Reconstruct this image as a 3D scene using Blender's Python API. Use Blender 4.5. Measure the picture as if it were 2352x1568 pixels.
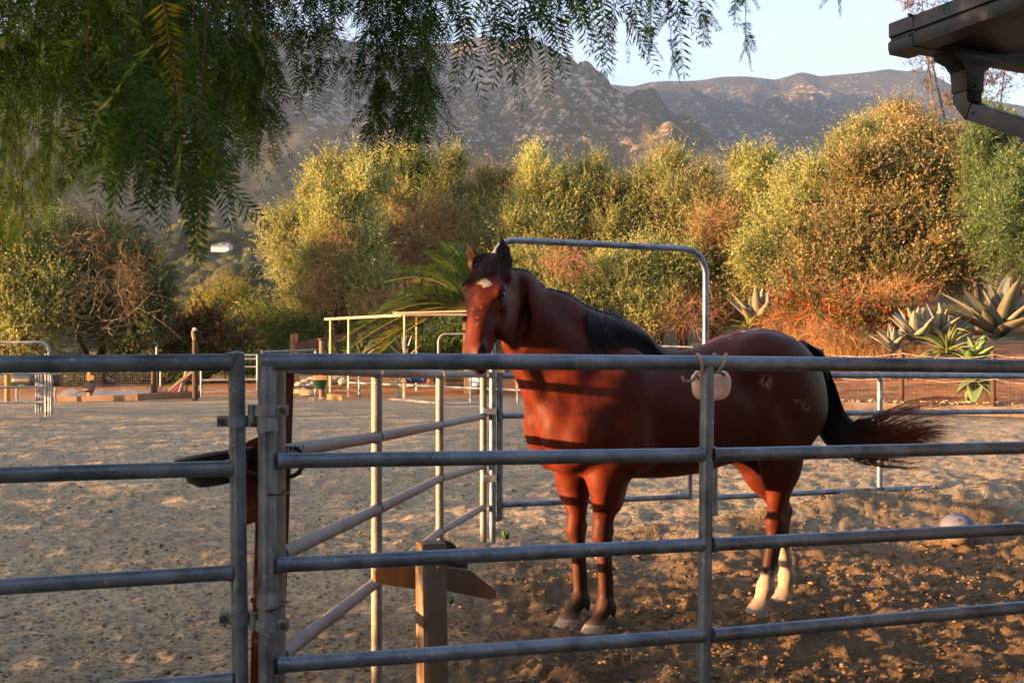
import bpy, bmesh, math, random
import numpy as np
from mathutils import Vector, Matrix
from mathutils.bvhtree import BVHTree

for _o in list(bpy.data.objects): bpy.data.objects.remove(_o)
SC = bpy.context.scene
COL = SC.collection
F, CH, HY = 2540.0, 1.32, 885.0          # focal length in sheet units, eye height, eye-level row

# ---------------------------------------------------------------- camera, sky, sun, exposure
cam = bpy.data.cameras.new('camera'); camo = bpy.data.objects.new('camera', cam); COL.objects.link(camo)
camo.location = (0, 0, CH); camo.rotation_euler = (math.radians(90), 0, 0)
cam.sensor_width = 36.0; cam.lens = 36.0 * F / 2352.0
cam.shift_y = (HY - 784.0) / 2352.0
cam.clip_start = 0.05; cam.clip_end = 30000
cam.dof.use_dof = True; cam.dof.focus_distance = 5.9; cam.dof.aperture_fstop = 8
SC.camera = camo
SUN_EL, SUN_AZ = math.radians(5.2), math.atan2(-0.955, -0.295)   # azimuth measured from +Y towards +X
SUN_DIR = Vector((math.sin(SUN_AZ) * math.cos(SUN_EL), math.cos(SUN_AZ) * math.cos(SUN_EL), math.sin(SUN_EL)))
W = bpy.data.worlds.new('World'); SC.world = W; W.use_nodes = True
nt = W.node_tree; nt.nodes.clear()
sky = nt.nodes.new('ShaderNodeTexSky'); sky.sky_type = 'NISHITA'; sky.sun_disc = False
sky.sun_elevation = SUN_EL; sky.sun_rotation = SUN_AZ; sky.altitude = 100; sky.air_density = 1.0; sky.dust_density = 1.0; sky.ozone_density = 1.0
bg = nt.nodes.new('ShaderNodeBackground'); bg.inputs['Strength'].default_value = 0.083
wo = nt.nodes.new('ShaderNodeOutputWorld')
wb = nt.nodes.new('ShaderNodeMix'); wb.data_type = 'RGBA'; wb.blend_type = 'MULTIPLY'; wb.inputs[0].default_value = 1.0; wb.inputs[7].default_value = (.96, .93, 1.08, 1)   # white balance
nt.links.new(sky.outputs[0], wb.inputs[6]); nt.links.new(wb.outputs[2], bg.inputs[0]); nt.links.new(bg.outputs[0], wo.inputs[0])
sl = bpy.data.lights.new('sun', 'SUN'); sl.energy = 5.0; sl.angle = math.radians(0.5); sl.color = (1.0, 0.53, 0.23)
slo = bpy.data.objects.new('sun', sl); COL.objects.link(slo); slo.location = (-20, -6, 12)
slo.rotation_euler = (-SUN_DIR).to_track_quat('-Z', 'Y').to_euler()
SC.view_settings.view_transform = 'Standard'; SC.view_settings.look = 'None'
SC.view_settings.gamma = 1.0; SC.view_settings.use_curve_mapping = False
SC.view_settings.exposure = 3.4
SC.render.engine = 'CYCLES'; SC.cycles.max_bounces = 6; SC.cycles.transparent_max_bounces = 8
SC.cycles.volume_bounces = 0

# ---------------------------------------------------------------- helpers
def P(x, y, Z): return np.array(((x - 1176.0) * Z / F, Z, CH - (y - HY) * Z / F))
def X_at(x, Z): return (x - 1176.0) * Z / F
def H_at(y, Z): return CH - (y - HY) * Z / F
def nrm(v):
    v = np.asarray(v, float); return v / (np.linalg.norm(v) + 1e-12)
def sstep(a, b, x):
    t = np.clip((x - a) / (b - a), 0, 1); return t * t * (3 - 2 * t)

def _hash(ix, iy, s):
    h = (ix.astype(np.int64) * 374761393 + iy.astype(np.int64) * 668265263 + s * 974634541) & 0xFFFFFFFF
    h = ((h ^ (h >> 13)) * 1274126177) & 0xFFFFFFFF
    h = (h ^ (h >> 16)) & 0xFFFFFF
    return h / float(0xFFFFFF)
def vnoise(x, y, s=0):
    x = np.asarray(x, float); y = np.asarray(y, float)
    ix, iy = np.floor(x), np.floor(y); fx, fy = x - ix, y - iy
    fx = fx * fx * fx * (fx * (fx * 6 - 15) + 10); fy = fy * fy * fy * (fy * (fy * 6 - 15) + 10)
    ix = ix.astype(np.int64); iy = iy.astype(np.int64)
    a = _hash(ix, iy, s); b = _hash(ix + 1, iy, s); c = _hash(ix, iy + 1, s); d = _hash(ix + 1, iy + 1, s)
    return (a + (b - a) * fx + (c - a) * fy + (a - b - c + d) * fx * fy) * 2 - 1
def fbm(x, y, s=0, o=4, g=0.5):
    r = 0; a = 1.0
    for k in range(o):
        c, sn = math.cos(k * 1.3), math.sin(k * 1.3)
        r = r + a * vnoise((x * c - y * sn) * 2 ** k + 7.3 * k, (x * sn + y * c) * 2 ** k - 3.1 * k, s + k); a *= g
    return r
def ridged(x, y, s=0, o=4, g=0.5):
    r = 0; a = 1.0
    for k in range(o):
        c, sn = math.cos(k * 1.1 + .4), math.sin(k * 1.1 + .4)
        r = r + a * (1 - 2 * np.abs(vnoise((x * c - y * sn) * 2 ** k + 5.7 * k, (x * sn + y * c) * 2 ** k + 2.3 * k, s + 11 * k))); a *= g
    return r

# ---------------------------------------------------------------- materials
MATS = {}
def new_mat(name):
    m = bpy.data.materials.new(name); m.use_nodes = True; m.node_tree.nodes.clear()
    o = m.node_tree.nodes.new('ShaderNodeOutputMaterial'); MATS[name] = m
    return m, m.node_tree, o
def N(t, k, **kw):
    n = t.nodes.new(k)
    for a, b in kw.items():
        if a in n.inputs: n.inputs[a].default_value = b
        else: setattr(n, a, b)
    return n
def ramp(t, stops, src):
    r = t.nodes.new('ShaderNodeValToRGB'); cr = r.color_ramp
    while len(cr.elements) < len(stops): cr.elements.new(0.5)
    for e, (p, c) in zip(cr.elements, stops):
        e.position = p; e.color = (*c, 1) if len(c) == 3 else c
    t.links.new(src, r.inputs[0]); return r.outputs[0]
def mixc(t, fac, a, b, mode='MIX'):
    m = t.nodes.new('ShaderNodeMix'); m.data_type = 'RGBA'; m.blend_type = mode
    for i, v in ((0, fac), (6, a), (7, b)):
        if hasattr(v, 'default_value') or hasattr(v, 'links'): t.links.new(v, m.inputs[i])
        else: m.inputs[i].default_value = v if i == 0 else (*v, 1)
    return m.outputs[2]
def noise(t, scale, detail=4, rough=0.55, co=None, dist=0):
    n = N(t, 'ShaderNodeTexNoise'); n.inputs['Scale'].default_value = scale; n.inputs['Detail'].default_value = detail
    n.inputs['Roughness'].default_value = rough; n.inputs['Distortion'].default_value = dist
    if co is not None: t.links.new(co, n.inputs['Vector'])
    return n.outputs['Fac']
def bump(t, h, strength=0.3, dist=0.01):
    b = N(t, 'ShaderNodeBump'); b.inputs['Strength'].default_value = strength; b.inputs['Distance'].default_value = dist
    t.links.new(h, b.inputs['Height']); return b.outputs[0]
def objco(t, sc=(1, 1, 1)):
    g = N(t, 'ShaderNodeTexCoord'); m = N(t, 'ShaderNodeMapping'); m.inputs['Scale'].default_value = sc
    t.links.new(g.outputs['Object'], m.inputs[0]); return m.outputs[0]
def pmat(name, c1, c2, scale=8, rough=0.7, metal=0.0, sc=(1, 1, 1), bstr=0.3, bdist=0.004, c3=None, spec=0.5, lo=.35, hi=.65, c3lo=.6, c3hi=.7):
    m, t, o = new_mat(name); p = N(t, 'ShaderNodeBsdfPrincipled'); co = objco(t, sc)
    f = noise(t, scale, 6, 0.6, co)
    c = ramp(t, [(lo, c1), (hi, c2)], f)
    if c3:
        f2 = noise(t, scale * 2.7, 5, 0.7, co); r = ramp(t, [(c3lo, (0, 0, 0)), (c3hi, (1, 1, 1))], f2)
        c = mixc(t, r, c, c3)
    t.links.new(c, p.inputs['Base Color']); p.inputs['Roughness'].default_value = rough; p.inputs['Metallic'].default_value = metal
    p.inputs['Specular IOR Level'].default_value = spec
    f3 = noise(t, scale * 4, 5, 0.65, co); t.links.new(bump(t, f3, bstr, bdist), p.inputs['Normal'])
    rr = N(t, 'ShaderNodeMath', operation='MULTIPLY_ADD'); t.links.new(f3, rr.inputs[0]); rr.inputs[1].default_value = 0.3; rr.inputs[2].default_value = rough - 0.15
    t.links.new(rr.outputs[0], p.inputs['Roughness'])
    t.links.new(p.outputs[0], o.inputs[0]); return m
def foliage_mat(name, trans=0.35, gloss=0.06, tint=(1.15, 1.1, .7)):
    m, t, o = new_mat(name); a = N(t, 'ShaderNodeAttribute', attribute_name='Col')
    d = N(t, 'ShaderNodeBsdfDiffuse'); tr = N(t, 'ShaderNodeBsdfTranslucent'); g = N(t, 'ShaderNodeBsdfGlossy'); g.inputs['Roughness'].default_value = .42
    t.links.new(a.outputs['Color'], d.inputs[0]); t.links.new(mixc(t, 1.0, a.outputs['Color'], tint, 'MULTIPLY'), tr.inputs[0])
    m1 = N(t, 'ShaderNodeMixShader'); m1.inputs[0].default_value = trans; t.links.new(d.outputs[0], m1.inputs[1]); t.links.new(tr.outputs[0], m1.inputs[2])
    m2 = N(t, 'ShaderNodeMixShader'); m2.inputs[0].default_value = gloss; t.links.new(m1.outputs[0], m2.inputs[1]); t.links.new(g.outputs[0], m2.inputs[2])
    t.links.new(m2.outputs[0], o.inputs[0]); return m

def galv(name, base=(.36, .38, .40), dark=(.20, .22, .24), rust=(.22, .08, .03), rough=.42, metal=.75, rl=.66):
    m, t, o = new_mat(name); p = N(t, 'ShaderNodeBsdfPrincipled'); co = objco(t)
    f = noise(t, 9, 7, .65, co); f2 = noise(t, 55, 4, .7, co); fr = noise(t, 14, 6, .75, co)
    c = ramp(t, [(.36, dark), (.62, base)], f)
    sp = ramp(t, [(.60, (0, 0, 0)), (.74, (.55, .55, .55))], f2); c = mixc(t, sp, c, (.62, .64, .65))
    dk = ramp(t, [(.25, (1, 1, 1)), (.33, (0, 0, 0))], f2); c = mixc(t, dk, c, (.07, .075, .08))
    rs = ramp(t, [(rl, (0, 0, 0)), (rl + .06, (.8, .8, .8))], fr); c = mixc(t, rs, c, rust)
    t.links.new(c, p.inputs['Base Color']); p.inputs['Metallic'].default_value = metal
    mr = N(t, 'ShaderNodeMath', operation='MULTIPLY_ADD'); t.links.new(f, mr.inputs[0]); mr.inputs[1].default_value = .45; mr.inputs[2].default_value = rough - .2
    t.links.new(mr.outputs[0], p.inputs['Roughness'])
    t.links.new(bump(t, f2, .12, .002), p.inputs['Normal']); t.links.new(p.outputs[0], o.inputs[0]); return m

def wood(name, c1, c2, grey=None, sc=(40, 40, 3), bs=.5):
    m, t, o = new_mat(name); p = N(t, 'ShaderNodeBsdfPrincipled'); co = objco(t, sc)
    f = noise(t, 1.0, 7, .65, co, .6); f2 = noise(t, 6, 3, .5, objco(t))
    c = ramp(t, [(.32, c1), (.68, c2)], f)
    if grey:
        r = ramp(t, [(.42, (0, 0, 0)), (.62, (1, 1, 1))], f2); c = mixc(t, r, c, grey)
    cr = ramp(t, [(.28, (.25, .25, .25)), (.36, (1, 1, 1))], f); c = mixc(t, 1.0, c, cr, 'MULTIPLY')
    t.links.new(c, p.inputs['Base Color']); p.inputs['Roughness'].default_value = .82; p.inputs['Specular IOR Level'].default_value = .25
    t.links.new(bump(t, f, bs, .006), p.inputs['Normal']); t.links.new(p.outputs[0], o.inputs[0]); return m

# ---------------------------------------------------------------- mesh builder and object bookkeeping
def wloc(o):
    v = Vector((0, 0, 0))
    while o is not None: v = v + Vector(o.location); o = o.parent
    return v
def tag(o, label=None, cat=None, group=None, kind=None):
    if label: o['label'] = label
    if cat: o['category'] = cat
    if group: o['group'] = group
    if kind: o['kind'] = kind
    return o
def thing(name, loc, label, cat, group=None):
    o = bpy.data.objects.new(name, None); COL.objects.link(o); o.location = tuple(float(a) for a in loc); o.empty_display_size = .2
    return tag(o, label, cat, group)
def link_mesh(name, me, mat, parent=None):
    o = bpy.data.objects.new(name, me); COL.objects.link(o)
    if mat is not None and not me.materials: me.materials.append(MATS[mat] if isinstance(mat, str) else mat)
    if parent is not None: o.parent = parent
    return o
def np_mesh(name, V, Fq, col=None, smooth=False):
    V = np.asarray(V, np.float32); Fq = np.asarray(Fq, np.int32); k = Fq.shape[1]
    me = bpy.data.meshes.new(name); me.vertices.add(len(V)); me.vertices.foreach_set('co', V.ravel())
    me.loops.add(Fq.size); me.loops.foreach_set('vertex_index', Fq.ravel())
    me.polygons.add(len(Fq)); me.polygons.foreach_set('loop_start', np.arange(0, Fq.size, k, dtype=np.int32))
    if smooth: me.polygons.foreach_set('use_smooth', np.ones(len(Fq), bool))
    me.update(calc_edges=True)
    if col is not None:
        a = me.color_attributes.new('Col', 'FLOAT_COLOR', 'POINT')
        c = np.ones((len(V), 4), np.float32); c[:, :3] = col; a.data.foreach_set('color', c.ravel())
    return me
def np_obj(name, V, Fq, mat, parent=None, col=None, smooth=False):
    V = np.asarray(V, float)
    if parent is not None: V = V - np.array(wloc(parent))
    return link_mesh(name, np_mesh(name, V, Fq, col, smooth), mat, parent)

class MB:
    def __init__(s): s.v = []; s.f = []; s.sharp = 40
    def add(s, V, Fs):
        b = len(s.v); s.v.extend([tuple(map(float, p)) for p in V]); s.f.extend([tuple(b + i for i in f) for f in Fs]); return s
    def tube(s, pts, r, n=12, cap=True, rs=None, up=None):
        pts = [np.asarray(p, float) for p in pts]; m = len(pts)
        rs = rs if rs is not None else [r] * m
        tg = []
        for i in range(m):
            a = pts[max(i - 1, 0)]; b = pts[min(i + 1, m - 1)]; tg.append(nrm(b - a))
        u = np.array(up, float) if up is not None else (np.array((0, 0, 1.)) if abs(tg[0][2]) < .9 else np.array((0, 1., 0)))
        V = []
        for i in range(m):
            u = nrm(u - tg[i] * np.dot(u, tg[i])); w = np.cross(tg[i], u)
            for k in range(n):
                a = 2 * math.pi * k / n; V.append(pts[i] + rs[i] * (u * math.cos(a) + w * math.sin(a)))
        Fs = [(i * n + k, i * n + (k + 1) % n, (i + 1) * n + (k + 1) % n, (i + 1) * n + k) for i in range(m - 1) for k in range(n)]
        if cap: Fs += [tuple(range(n - 1, -1, -1)), tuple((m - 1) * n + k for k in range(n))]
        return s.add(V, Fs)
    def box(s, c, half, ax=None, taper=1.0, jit=0, rng=None):
        c = np.asarray(c, float); ax = ax if ax is not None else np.eye(3)
        ax = [nrm(a) for a in ax]; V = []
        for z in (-1, 1):
            for y in (-1, 1):
                for x in (-1, 1):
                    q = taper if z > 0 else 1
                    p = c + ax[0] * half[0] * x * q + ax[1] * half[1] * y * q + ax[2] * half[2] * z
                    if jit: p = p + rng.normal(0, jit, 3)
                    V.append(p)
        return s.add(V, [(0, 2, 3, 1), (4, 5, 7, 6), (0, 1, 5, 4), (2, 6, 7, 3), (0, 4, 6, 2), (1, 3, 7, 5)])
    def beam(s, a, b, w, h, up=(0, 0, 1)):
        a = np.asarray(a, float); b = np.asarray(b, float); d = b - a; L = np.linalg.norm(d); d /= L
        up = np.array(up, float); up = nrm(up - d * np.dot(up, d)); sd = np.cross(d, up)
        return s.box((a + b) / 2, (w / 2, h / 2, L / 2), (sd, up, d))
    def prism(s, poly, off):
        n = len(poly); poly = [np.asarray(p, float) for p in poly]; V = poly + [p + np.asarray(off, float) for p in poly]
        return s.add(V, [tuple(range(n - 1, -1, -1)), tuple(range(n, 2 * n))] + [(i, (i + 1) % n, n + (i + 1) % n, n + i) for i in range(n)])
    def ball(s, c, r, nu=16, nv=10, sq=(1, 1, 1), jit=0, rng=None):
        V = []; c = np.asarray(c, float)
        for j in range(1, nv):
            th = math.pi * j / nv
            for i in range(nu):
                ph = 2 * math.pi * i / nu; q = 1 + (rng.normal(0, jit) if jit else 0)
                V.append(c + r * q * np.array((math.sin(th) * math.cos(ph) * sq[0], math.sin(th) * math.sin(ph) * sq[1], math.cos(th) * sq[2])))
        V.append(c + np.array((0, 0, r * sq[2]))); V.append(c - np.array((0, 0, r * sq[2]))); T, B = len(V) - 2, len(V) - 1
        Fs = [(j * nu + i, (j + 1) * nu + i, (j + 1) * nu + (i + 1) % nu, j * nu + (i + 1) % nu) for j in range(nv - 2) for i in range(nu)]
        Fs += [(T, i, (i + 1) % nu) for i in range(nu)] + [(B, (nv - 2) * nu + (i + 1) % nu, (nv - 2) * nu + i) for i in range(nu)]
        return s.add(V, Fs)
    def lathe(s, c, prof, n=24, ax=None):
        c = np.asarray(c, float); ax = ax if ax is not None else np.eye(3); m = len(prof); V = []
        for r, z in prof:
            for k in range(n):
                a = 2 * math.pi * k / n; V.append(c + ax[0] * r * math.cos(a) + ax[1] * r * math.sin(a) + ax[2] * z)
        return s.add(V, [(i * n + k, i * n + (k + 1) % n, (i + 1) * n + (k + 1) % n, (i + 1) * n + k) for i in range(m - 1) for k in range(n)])
    def torus(s, c, R, r, ax, n=28, k=8):
        c = np.asarray(c, float); pts = [c + R * (ax[0] * math.cos(a) + ax[1] * math.sin(a)) for a in np.linspace(0, 2 * math.pi, n + 1)]
        return s.tube(pts, r, k, cap=False, up=ax[2])
    def build(s, name, mat, parent=None, smooth=True, bevel=0, angle=None):
        off = wloc(parent) if parent is not None else Vector((0, 0, 0))
        me = bpy.data.meshes.new(name); me.from_pydata([(p[0] - off[0], p[1] - off[1], p[2] - off[2]) for p in s.v], [], s.f)
        bm = bmesh.new(); bm.from_mesh(me); bmesh.ops.recalc_face_normals(bm, faces=bm.faces)
        if bevel: bmesh.ops.bevel(bm, geom=[e for e in bm.edges if e.calc_face_angle(0) > .5], offset=bevel, segments=2, affect='EDGES', profile=.6)
        bm.to_mesh(me); bm.free()
        if smooth:
            me.polygons.foreach_set('use_smooth', np.ones(len(me.polygons), bool)); me.set_sharp_from_angle(angle=math.radians(angle or s.sharp))
        me.update(); return link_mesh(name, me, mat, parent)

# ---------------------------------------------------------------- lie of the land near the pens
GY = np.array([-400., 6, 7.2, 7.9, 10, 15, 20, 24, 30, 46, 80, 130, 1e5]); GZ = np.array([0., 0, .05, .16, .42, .9, 1.08, 1.30, 1.75, 1.6, -2, -12, -12])
def g(X, Y):
    X = np.asarray(X, float); Y = np.asarray(Y, float)
    h = np.interp(Y, GY, GZ)
    bank = sstep(2.5, 5.0, X - (Y - 15) * .05) * (.15 * sstep(15.0, 15.3, Y) + .75 * sstep(15.3, 21, Y))
    h = h + bank * (1 - sstep(34, 60, Y))
    r = np.maximum(np.abs(X) - 45, 0); h = h - (h + 12) * sstep(0, 70, r)
    h = h - (h + 12) * sstep(-40, -110, Y)
    return h
def fence_line(X):                      # where the back fence of the pen runs
    return np.interp(X, [-.2, 1.45, 2.7, 4.4], [7.95, 8.45, 9.0, 9.6])
def pen_mask(X, Y):
    n = .16 * fbm(X * 2.2, Y * 2.2, 5, 4, .6)
    return sstep(-.55, .55, X + .25 + .06 * (8 - Y) + n) * (1 - sstep(-.75, .30, Y - fence_line(X) + .25 + n * 2.5))
def berm(X, Y):
    d = Y - fence_line(X) + .28; k = sstep(.35, 2.6, X)
    return .12 * k * np.exp(-(d / .42) ** 2) + .05 * np.exp(-(d / .3) ** 2)
def gl(x, y): return float(g(x, y) + berm(x, y) * (1 if x > -.5 else 0))

HA = math.radians(26); hca, hsa = math.cos(HA), math.sin(HA); HO = np.array((.40, 5.90))
def hp(x, y, v):                          # body-frame point of the horse seen at (x, y) with lateral offset v
    k = (x - 1176) / F; u = (k * (HO[1] - hca * v) - HO[0] - hsa * v) / (hca - hsa * k); Z = HO[1] + hsa * u - hca * v
    return np.array((u, v, CH - (y - HY) * Z / F))
def BW(q):                                # body frame (along, towards the viewer, up) -> world
    q = np.asarray(q, float); return np.stack([HO[0] + hca * q[..., 0] + hsa * q[..., 1], HO[1] + hsa * q[..., 0] - hca * q[..., 1], q[..., 2]], -1)
HOOFS = [(*BW((-.035, .132, 0))[:2], .0), (*BW((-.055, -.122, 0))[:2], -.008), (*BW(hp(1746, 1380, .13))[:2], .022), (*BW(hp(1800, 1354, -.13))[:2], .040)]
# ---------------------------------------------------------------- ground
def ground_mat():
    m, t, o = new_mat('soil'); p = N(t, 'ShaderNodeBsdfPrincipled'); co = objco(t); at = N(t, 'ShaderNodeAttribute', attribute_name='Col')
    sep = N(t, 'ShaderNodeSeparateColor'); t.links.new(at.outputs['Color'], sep.inputs[0])
    big = noise(t, .55, 5, .6, co); mid = noise(t, 5, 6, .7, co); fin = noise(t, 38, 5, .7, co)
    co2 = objco(t, (27, 44, 27)); deb = noise(t, 1.0, 5, .72, co2)
    sand = ramp(t, [(.3, (.235, .20, .138)), (.5, (.32, .278, .195)), (.7, (.405, .355, .258))], mid)
    sand = mixc(t, ramp(t, [(.40, (0, 0, 0)), (.62, (.65, .65, .65))], big), sand, (.42, .365, .265))
    sand = mixc(t, ramp(t, [(.51, (0, 0, 0)), (.60, (.9, .9, .9))], deb), sand, (.085, .063, .040))
    sand = mixc(t, ramp(t, [(.60, (0, 0, 0)), (.70, (.6, .6, .6))], fin), sand, (.50, .42, .295))
    wet = ramp(t, [(.3, (.125, .085, .048)), (.52, (.19, .135, .08)), (.72, (.27, .195, .12))], mid)
    wet = mixc(t, ramp(t, [(.55, (0, 0, 0)), (.7, (.6, .6, .6))], fin), wet, (.34, .245, .15))
    c = mixc(t, sep.outputs[0], sand, wet)
    bank = ramp(t, [(.3, (.20, .09, .04)), (.5, (.30, .15, .075)), (.68, (.42, .27, .15))], mid)
    bank = mixc(t, ramp(t, [(.55, (0, 0, 0)), (.66, (.8, .8, .8))], fin), bank, (.11, .065, .035))
    c = mixc(t, sep.outputs[1], c, bank)
    c = mixc(t, sep.outputs[2], c, ramp(t, [(.3, (.05, .06, .03)), (.6, (.10, .10, .045))], mid))
    t.links.new(c, p.inputs['Base Color']); p.inputs['Roughness'].default_value = .95; p.inputs['Specular IOR Level'].default_value = .1
    hh = N(t, 'ShaderNodeMath', operation='ADD'); t.links.new(deb, hh.inputs[0]); t.links.new(fin, hh.inputs[1])
    t.links.new(bump(t, hh.outputs[0], 1.0, .035), p.inputs['Normal']); t.links.new(p.outputs[0], o.inputs[0])
ground_mat()
def arena_h(X, Y):
    pm = pen_mask(X, Y)
    h = g(X, Y) + berm(X, Y)
    big = .035 * fbm(X * 1.1, Y * 1.1, 1, 3)
    tracks = ridged(X * 1.9 + .5 * fbm(X, Y, 31, 2), Y * 2.6, 77, 3)
    clod = np.maximum(fbm(X * 7, Y * 7, 2, 4, .6), -.5); cl2 = np.abs(fbm(X * 15, Y * 15, 12, 3, .6))
    near = 1 - sstep(9, 20, Y)
    h = h + big * (.35 + .65 * pm) + pm * (.024 * clod + .024 * cl2 + .014 * tracks + .009 * np.abs(fbm(X * 34, Y * 34, 19, 2))) + (1 - pm) * near * (.006 * np.maximum(fbm(X * 16, Y * 24, 44, 3), -.2) + .014 * fbm(X * 5, Y * 9, 8, 4, .6) + .012 * cl2 + .005 * np.abs(fbm(X * 30, Y * 30, 29, 2)) + .010 * tracks)
    for hx, hy, hz in HOOFS:
        k = np.exp(-(np.hypot(X - hx, Y - hy) / .13) ** 4); h = h * (1 - k) + hz * k
    return h, pm
r = np.linspace(0, 1, 470); Yr = 2.2 * (26 / 2.2) ** r
cx = np.linspace(-1, 1, 440); half = .56 * Yr + 1.2
GXX = cx[None, :] * half[:, None]; GYY = np.repeat(Yr[:, None], 440, 1)
GH, GP = arena_h(GXX, GYY)
def grid_faces(nr, nc):
    a = (np.arange(nr - 1)[:, None] * nc + np.arange(nc - 1)[None, :]).ravel()
    return np.stack([a, a + 1, a + nc + 1, a + nc], 1)
colG = np.zeros((GXX.size, 3), np.float32); colG[:, 0] = GP.ravel()
bk = sstep(2.5, 5.0, GXX - (GYY - 15) * .05) * sstep(15.0, 15.5, GYY); bk = np.maximum(bk, sstep(19.5, 21.5, GYY + .5 * fbm(GXX, GYY, 3, 2)))
colG[:, 1] = bk.ravel()
gr = np_obj('arena_ground', np.stack([GXX.ravel(), GYY.ravel(), GH.ravel()], 1), grid_faces(470, 440), 'soil', col=colG, smooth=True)
tag(gr, kind='structure')
def ground_z(x, y): return float(arena_h(np.array([x]), np.array([y]))[0][0])

# wide ground sheet to the horizon (a little below the arena sheet)
s = np.linspace(-1, 1, 190); XS = np.sinh(s * 6.2) / np.sinh(6.2) * 5400; YS = np.sinh(s * 6.2) / np.sinh(6.2) * 5400
XX, YY = np.meshgrid(XS, YS)
HS = g(XX, YY) - .10 - .15 * np.exp(-((YY - 12) / 9) ** 2) + .05 * fbm(XX * .3, YY * .3, 4, 3) * (np.hypot(XX, YY) < 90)
cs = np.zeros((XX.size, 3), np.float32); cs[:, 1] = (sstep(19, 22, YY) * (1 - sstep(27, 34, YY))).ravel(); cs[:, 2] = np.maximum(sstep(27, 34, YY), sstep(40, 60, np.hypot(XX, YY))).ravel()
tag(np_obj('ground', np.stack([XX.ravel(), YY.ravel(), HS.ravel()], 1), grid_faces(190, 190), 'soil', col=cs, smooth=True), kind='structure')

# loose clods and straw
rng = np.random.default_rng(4)
ICO = None
def ico():
    bm = bmesh.new(); bmesh.ops.create_icosphere(bm, subdivisions=1, radius=1); V = np.array([v.co[:] for v in bm.verts]); Fc = np.array([[v.index for v in f.verts] for f in bm.faces]); bm.free(); return V, Fc
def clods(n, rng, sampler, smin, smax, name, colf, mat):
    V0, F0 = ico(); nv = len(V0); pos = sampler(n); n = len(pos)
    sz = smin * (smax / smin) ** (rng.random(n) ** 3.2)
    V = V0[None] * (1 + rng.normal(0, .2, (n, nv, 1))); a = rng.random(n) * 6.28; ca, sa = np.cos(a)[:, None], np.sin(a)[:, None]
    x = V[..., 0] * 1.25; y = V[..., 1] * .9; Vr = np.stack([x * ca - y * sa, x * sa + y * ca, V[..., 2] * .5], -1) * sz[:, None, None]
    Vr += pos[:, None, :] + np.array([0, 0, .25]) * sz[:, None, None]
    Fs = (F0[None] + (np.arange(n) * nv)[:, None, None]).reshape(-1, 3)
    c = colf(n); return np_obj(name, Vr.reshape(-1, 3), Fs, mat, col=np.repeat(c, nv, 0))
m, t, o = new_mat('clod'); p = N(t, 'ShaderNodeBsdfPrincipled'); a = N(t, 'ShaderNodeAttribute', attribute_name='Col'); t.links.new(a.outputs[0], p.inputs[0]); p.inputs['Roughness'].default_value = .95; p.inputs['Specular IOR Level'].default_value = .1
t.links.new(bump(t, noise(t, 60, 4, .7, objco(t)), .6, .01), p.inputs['Normal']); t.links.new(p.outputs[0], o.inputs[0])
def samp_pen(n):
    Y = 4.4 * (9.5 / 4.4) ** rng.random(n * 3); X = (rng.random(n * 3) * 2 - 1) * (.5 * Y + .3); h, pm = arena_h(X, Y)
    k = (rng.random(n * 3) < pm) & (fbm(X * 1.3, Y * 1.3, 66, 2) > -.35); return np.stack([X[k], Y[k], h[k]], 1)[:n]
def samp_out(n):
    Y = 4.4 * (13 / 4.4) ** rng.random(n * 2); X = (rng.random(n * 2) * 2 - 1) * (.5 * Y + .3); h, pm = arena_h(X, Y)
    k = (rng.random(n * 2) > pm * .9); return np.stack([X[k], Y[k], h[k]], 1)[:n]
def c_pen(n):
    b = np.array([.21, .14, .078])[None] * (.65 + .5 * rng.random((n, 1))); b[rng.random(n) < .03] = (.24, .18, .12); return b
def c_out(n):
    b = np.array([.33, .23, .135])[None] * (.55 + .7 * rng.random((n, 1))); b[rng.random(n) < .5] *= .30; return b
tag(clods(8000, rng, samp_pen, .004, .019, 'soil_clods', c_pen, 'clod'), 'loose crumbly clods of dark soil strewn over the pen floor', 'soil', kind='stuff')
tag(clods(5200, rng, samp_out, .004, .016, 'arena_crumbs', c_out, 'clod'), 'fine dark crumbs scattered over the pale sandy arena', 'soil', kind='stuff')
def straws():
    n = 2600; Y = 4.4 * (15 / 4.4) ** rng.random(n); X = (rng.random(n) * 2 - 1) * (.5 * Y + .3); h, pm = arena_h(X, Y)
    L = .02 + .09 * rng.random(n) ** 3; L[:14] = .18; a = rng.random(n) * 6.28; d = np.stack([np.cos(a), np.sin(a), rng.normal(0, .18, n)], 1); sd = np.stack([-np.sin(a), np.cos(a), 0 * a], 1) * .0016
    sd[:14] *= 1.6
    p0 = np.stack([X, Y, h + .012], 1) - d * L[:, None] / 2; mid = np.stack([X, Y, h + .018], 1) + sd * (3 * rng.normal(0, 1, (n, 1))); p1 = np.stack([X, Y, h + .012], 1) + d * L[:, None] / 2
    V = np.stack([p0 - sd, p0 + sd, mid - sd, mid + sd, p1 - sd, p1 + sd], 1).reshape(-1, 3); b = (np.arange(n) * 6)[:, None]
    Fs = np.concatenate([b + np.array([[0, 1, 3, 2]]), b + np.array([[2, 3, 5, 4]])])
    c = np.array([.50, .38, .22])[None] * (.5 + .7 * rng.random((n, 1))); c[:14] = (.62, .56, .36)
    return np_obj('straw_bits', V, Fs, 'clod', col=np.repeat(c, 6, 0))
tag(straws(), 'short dry straw bits lying over the sand and soil', 'straw', kind='stuff')

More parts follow.
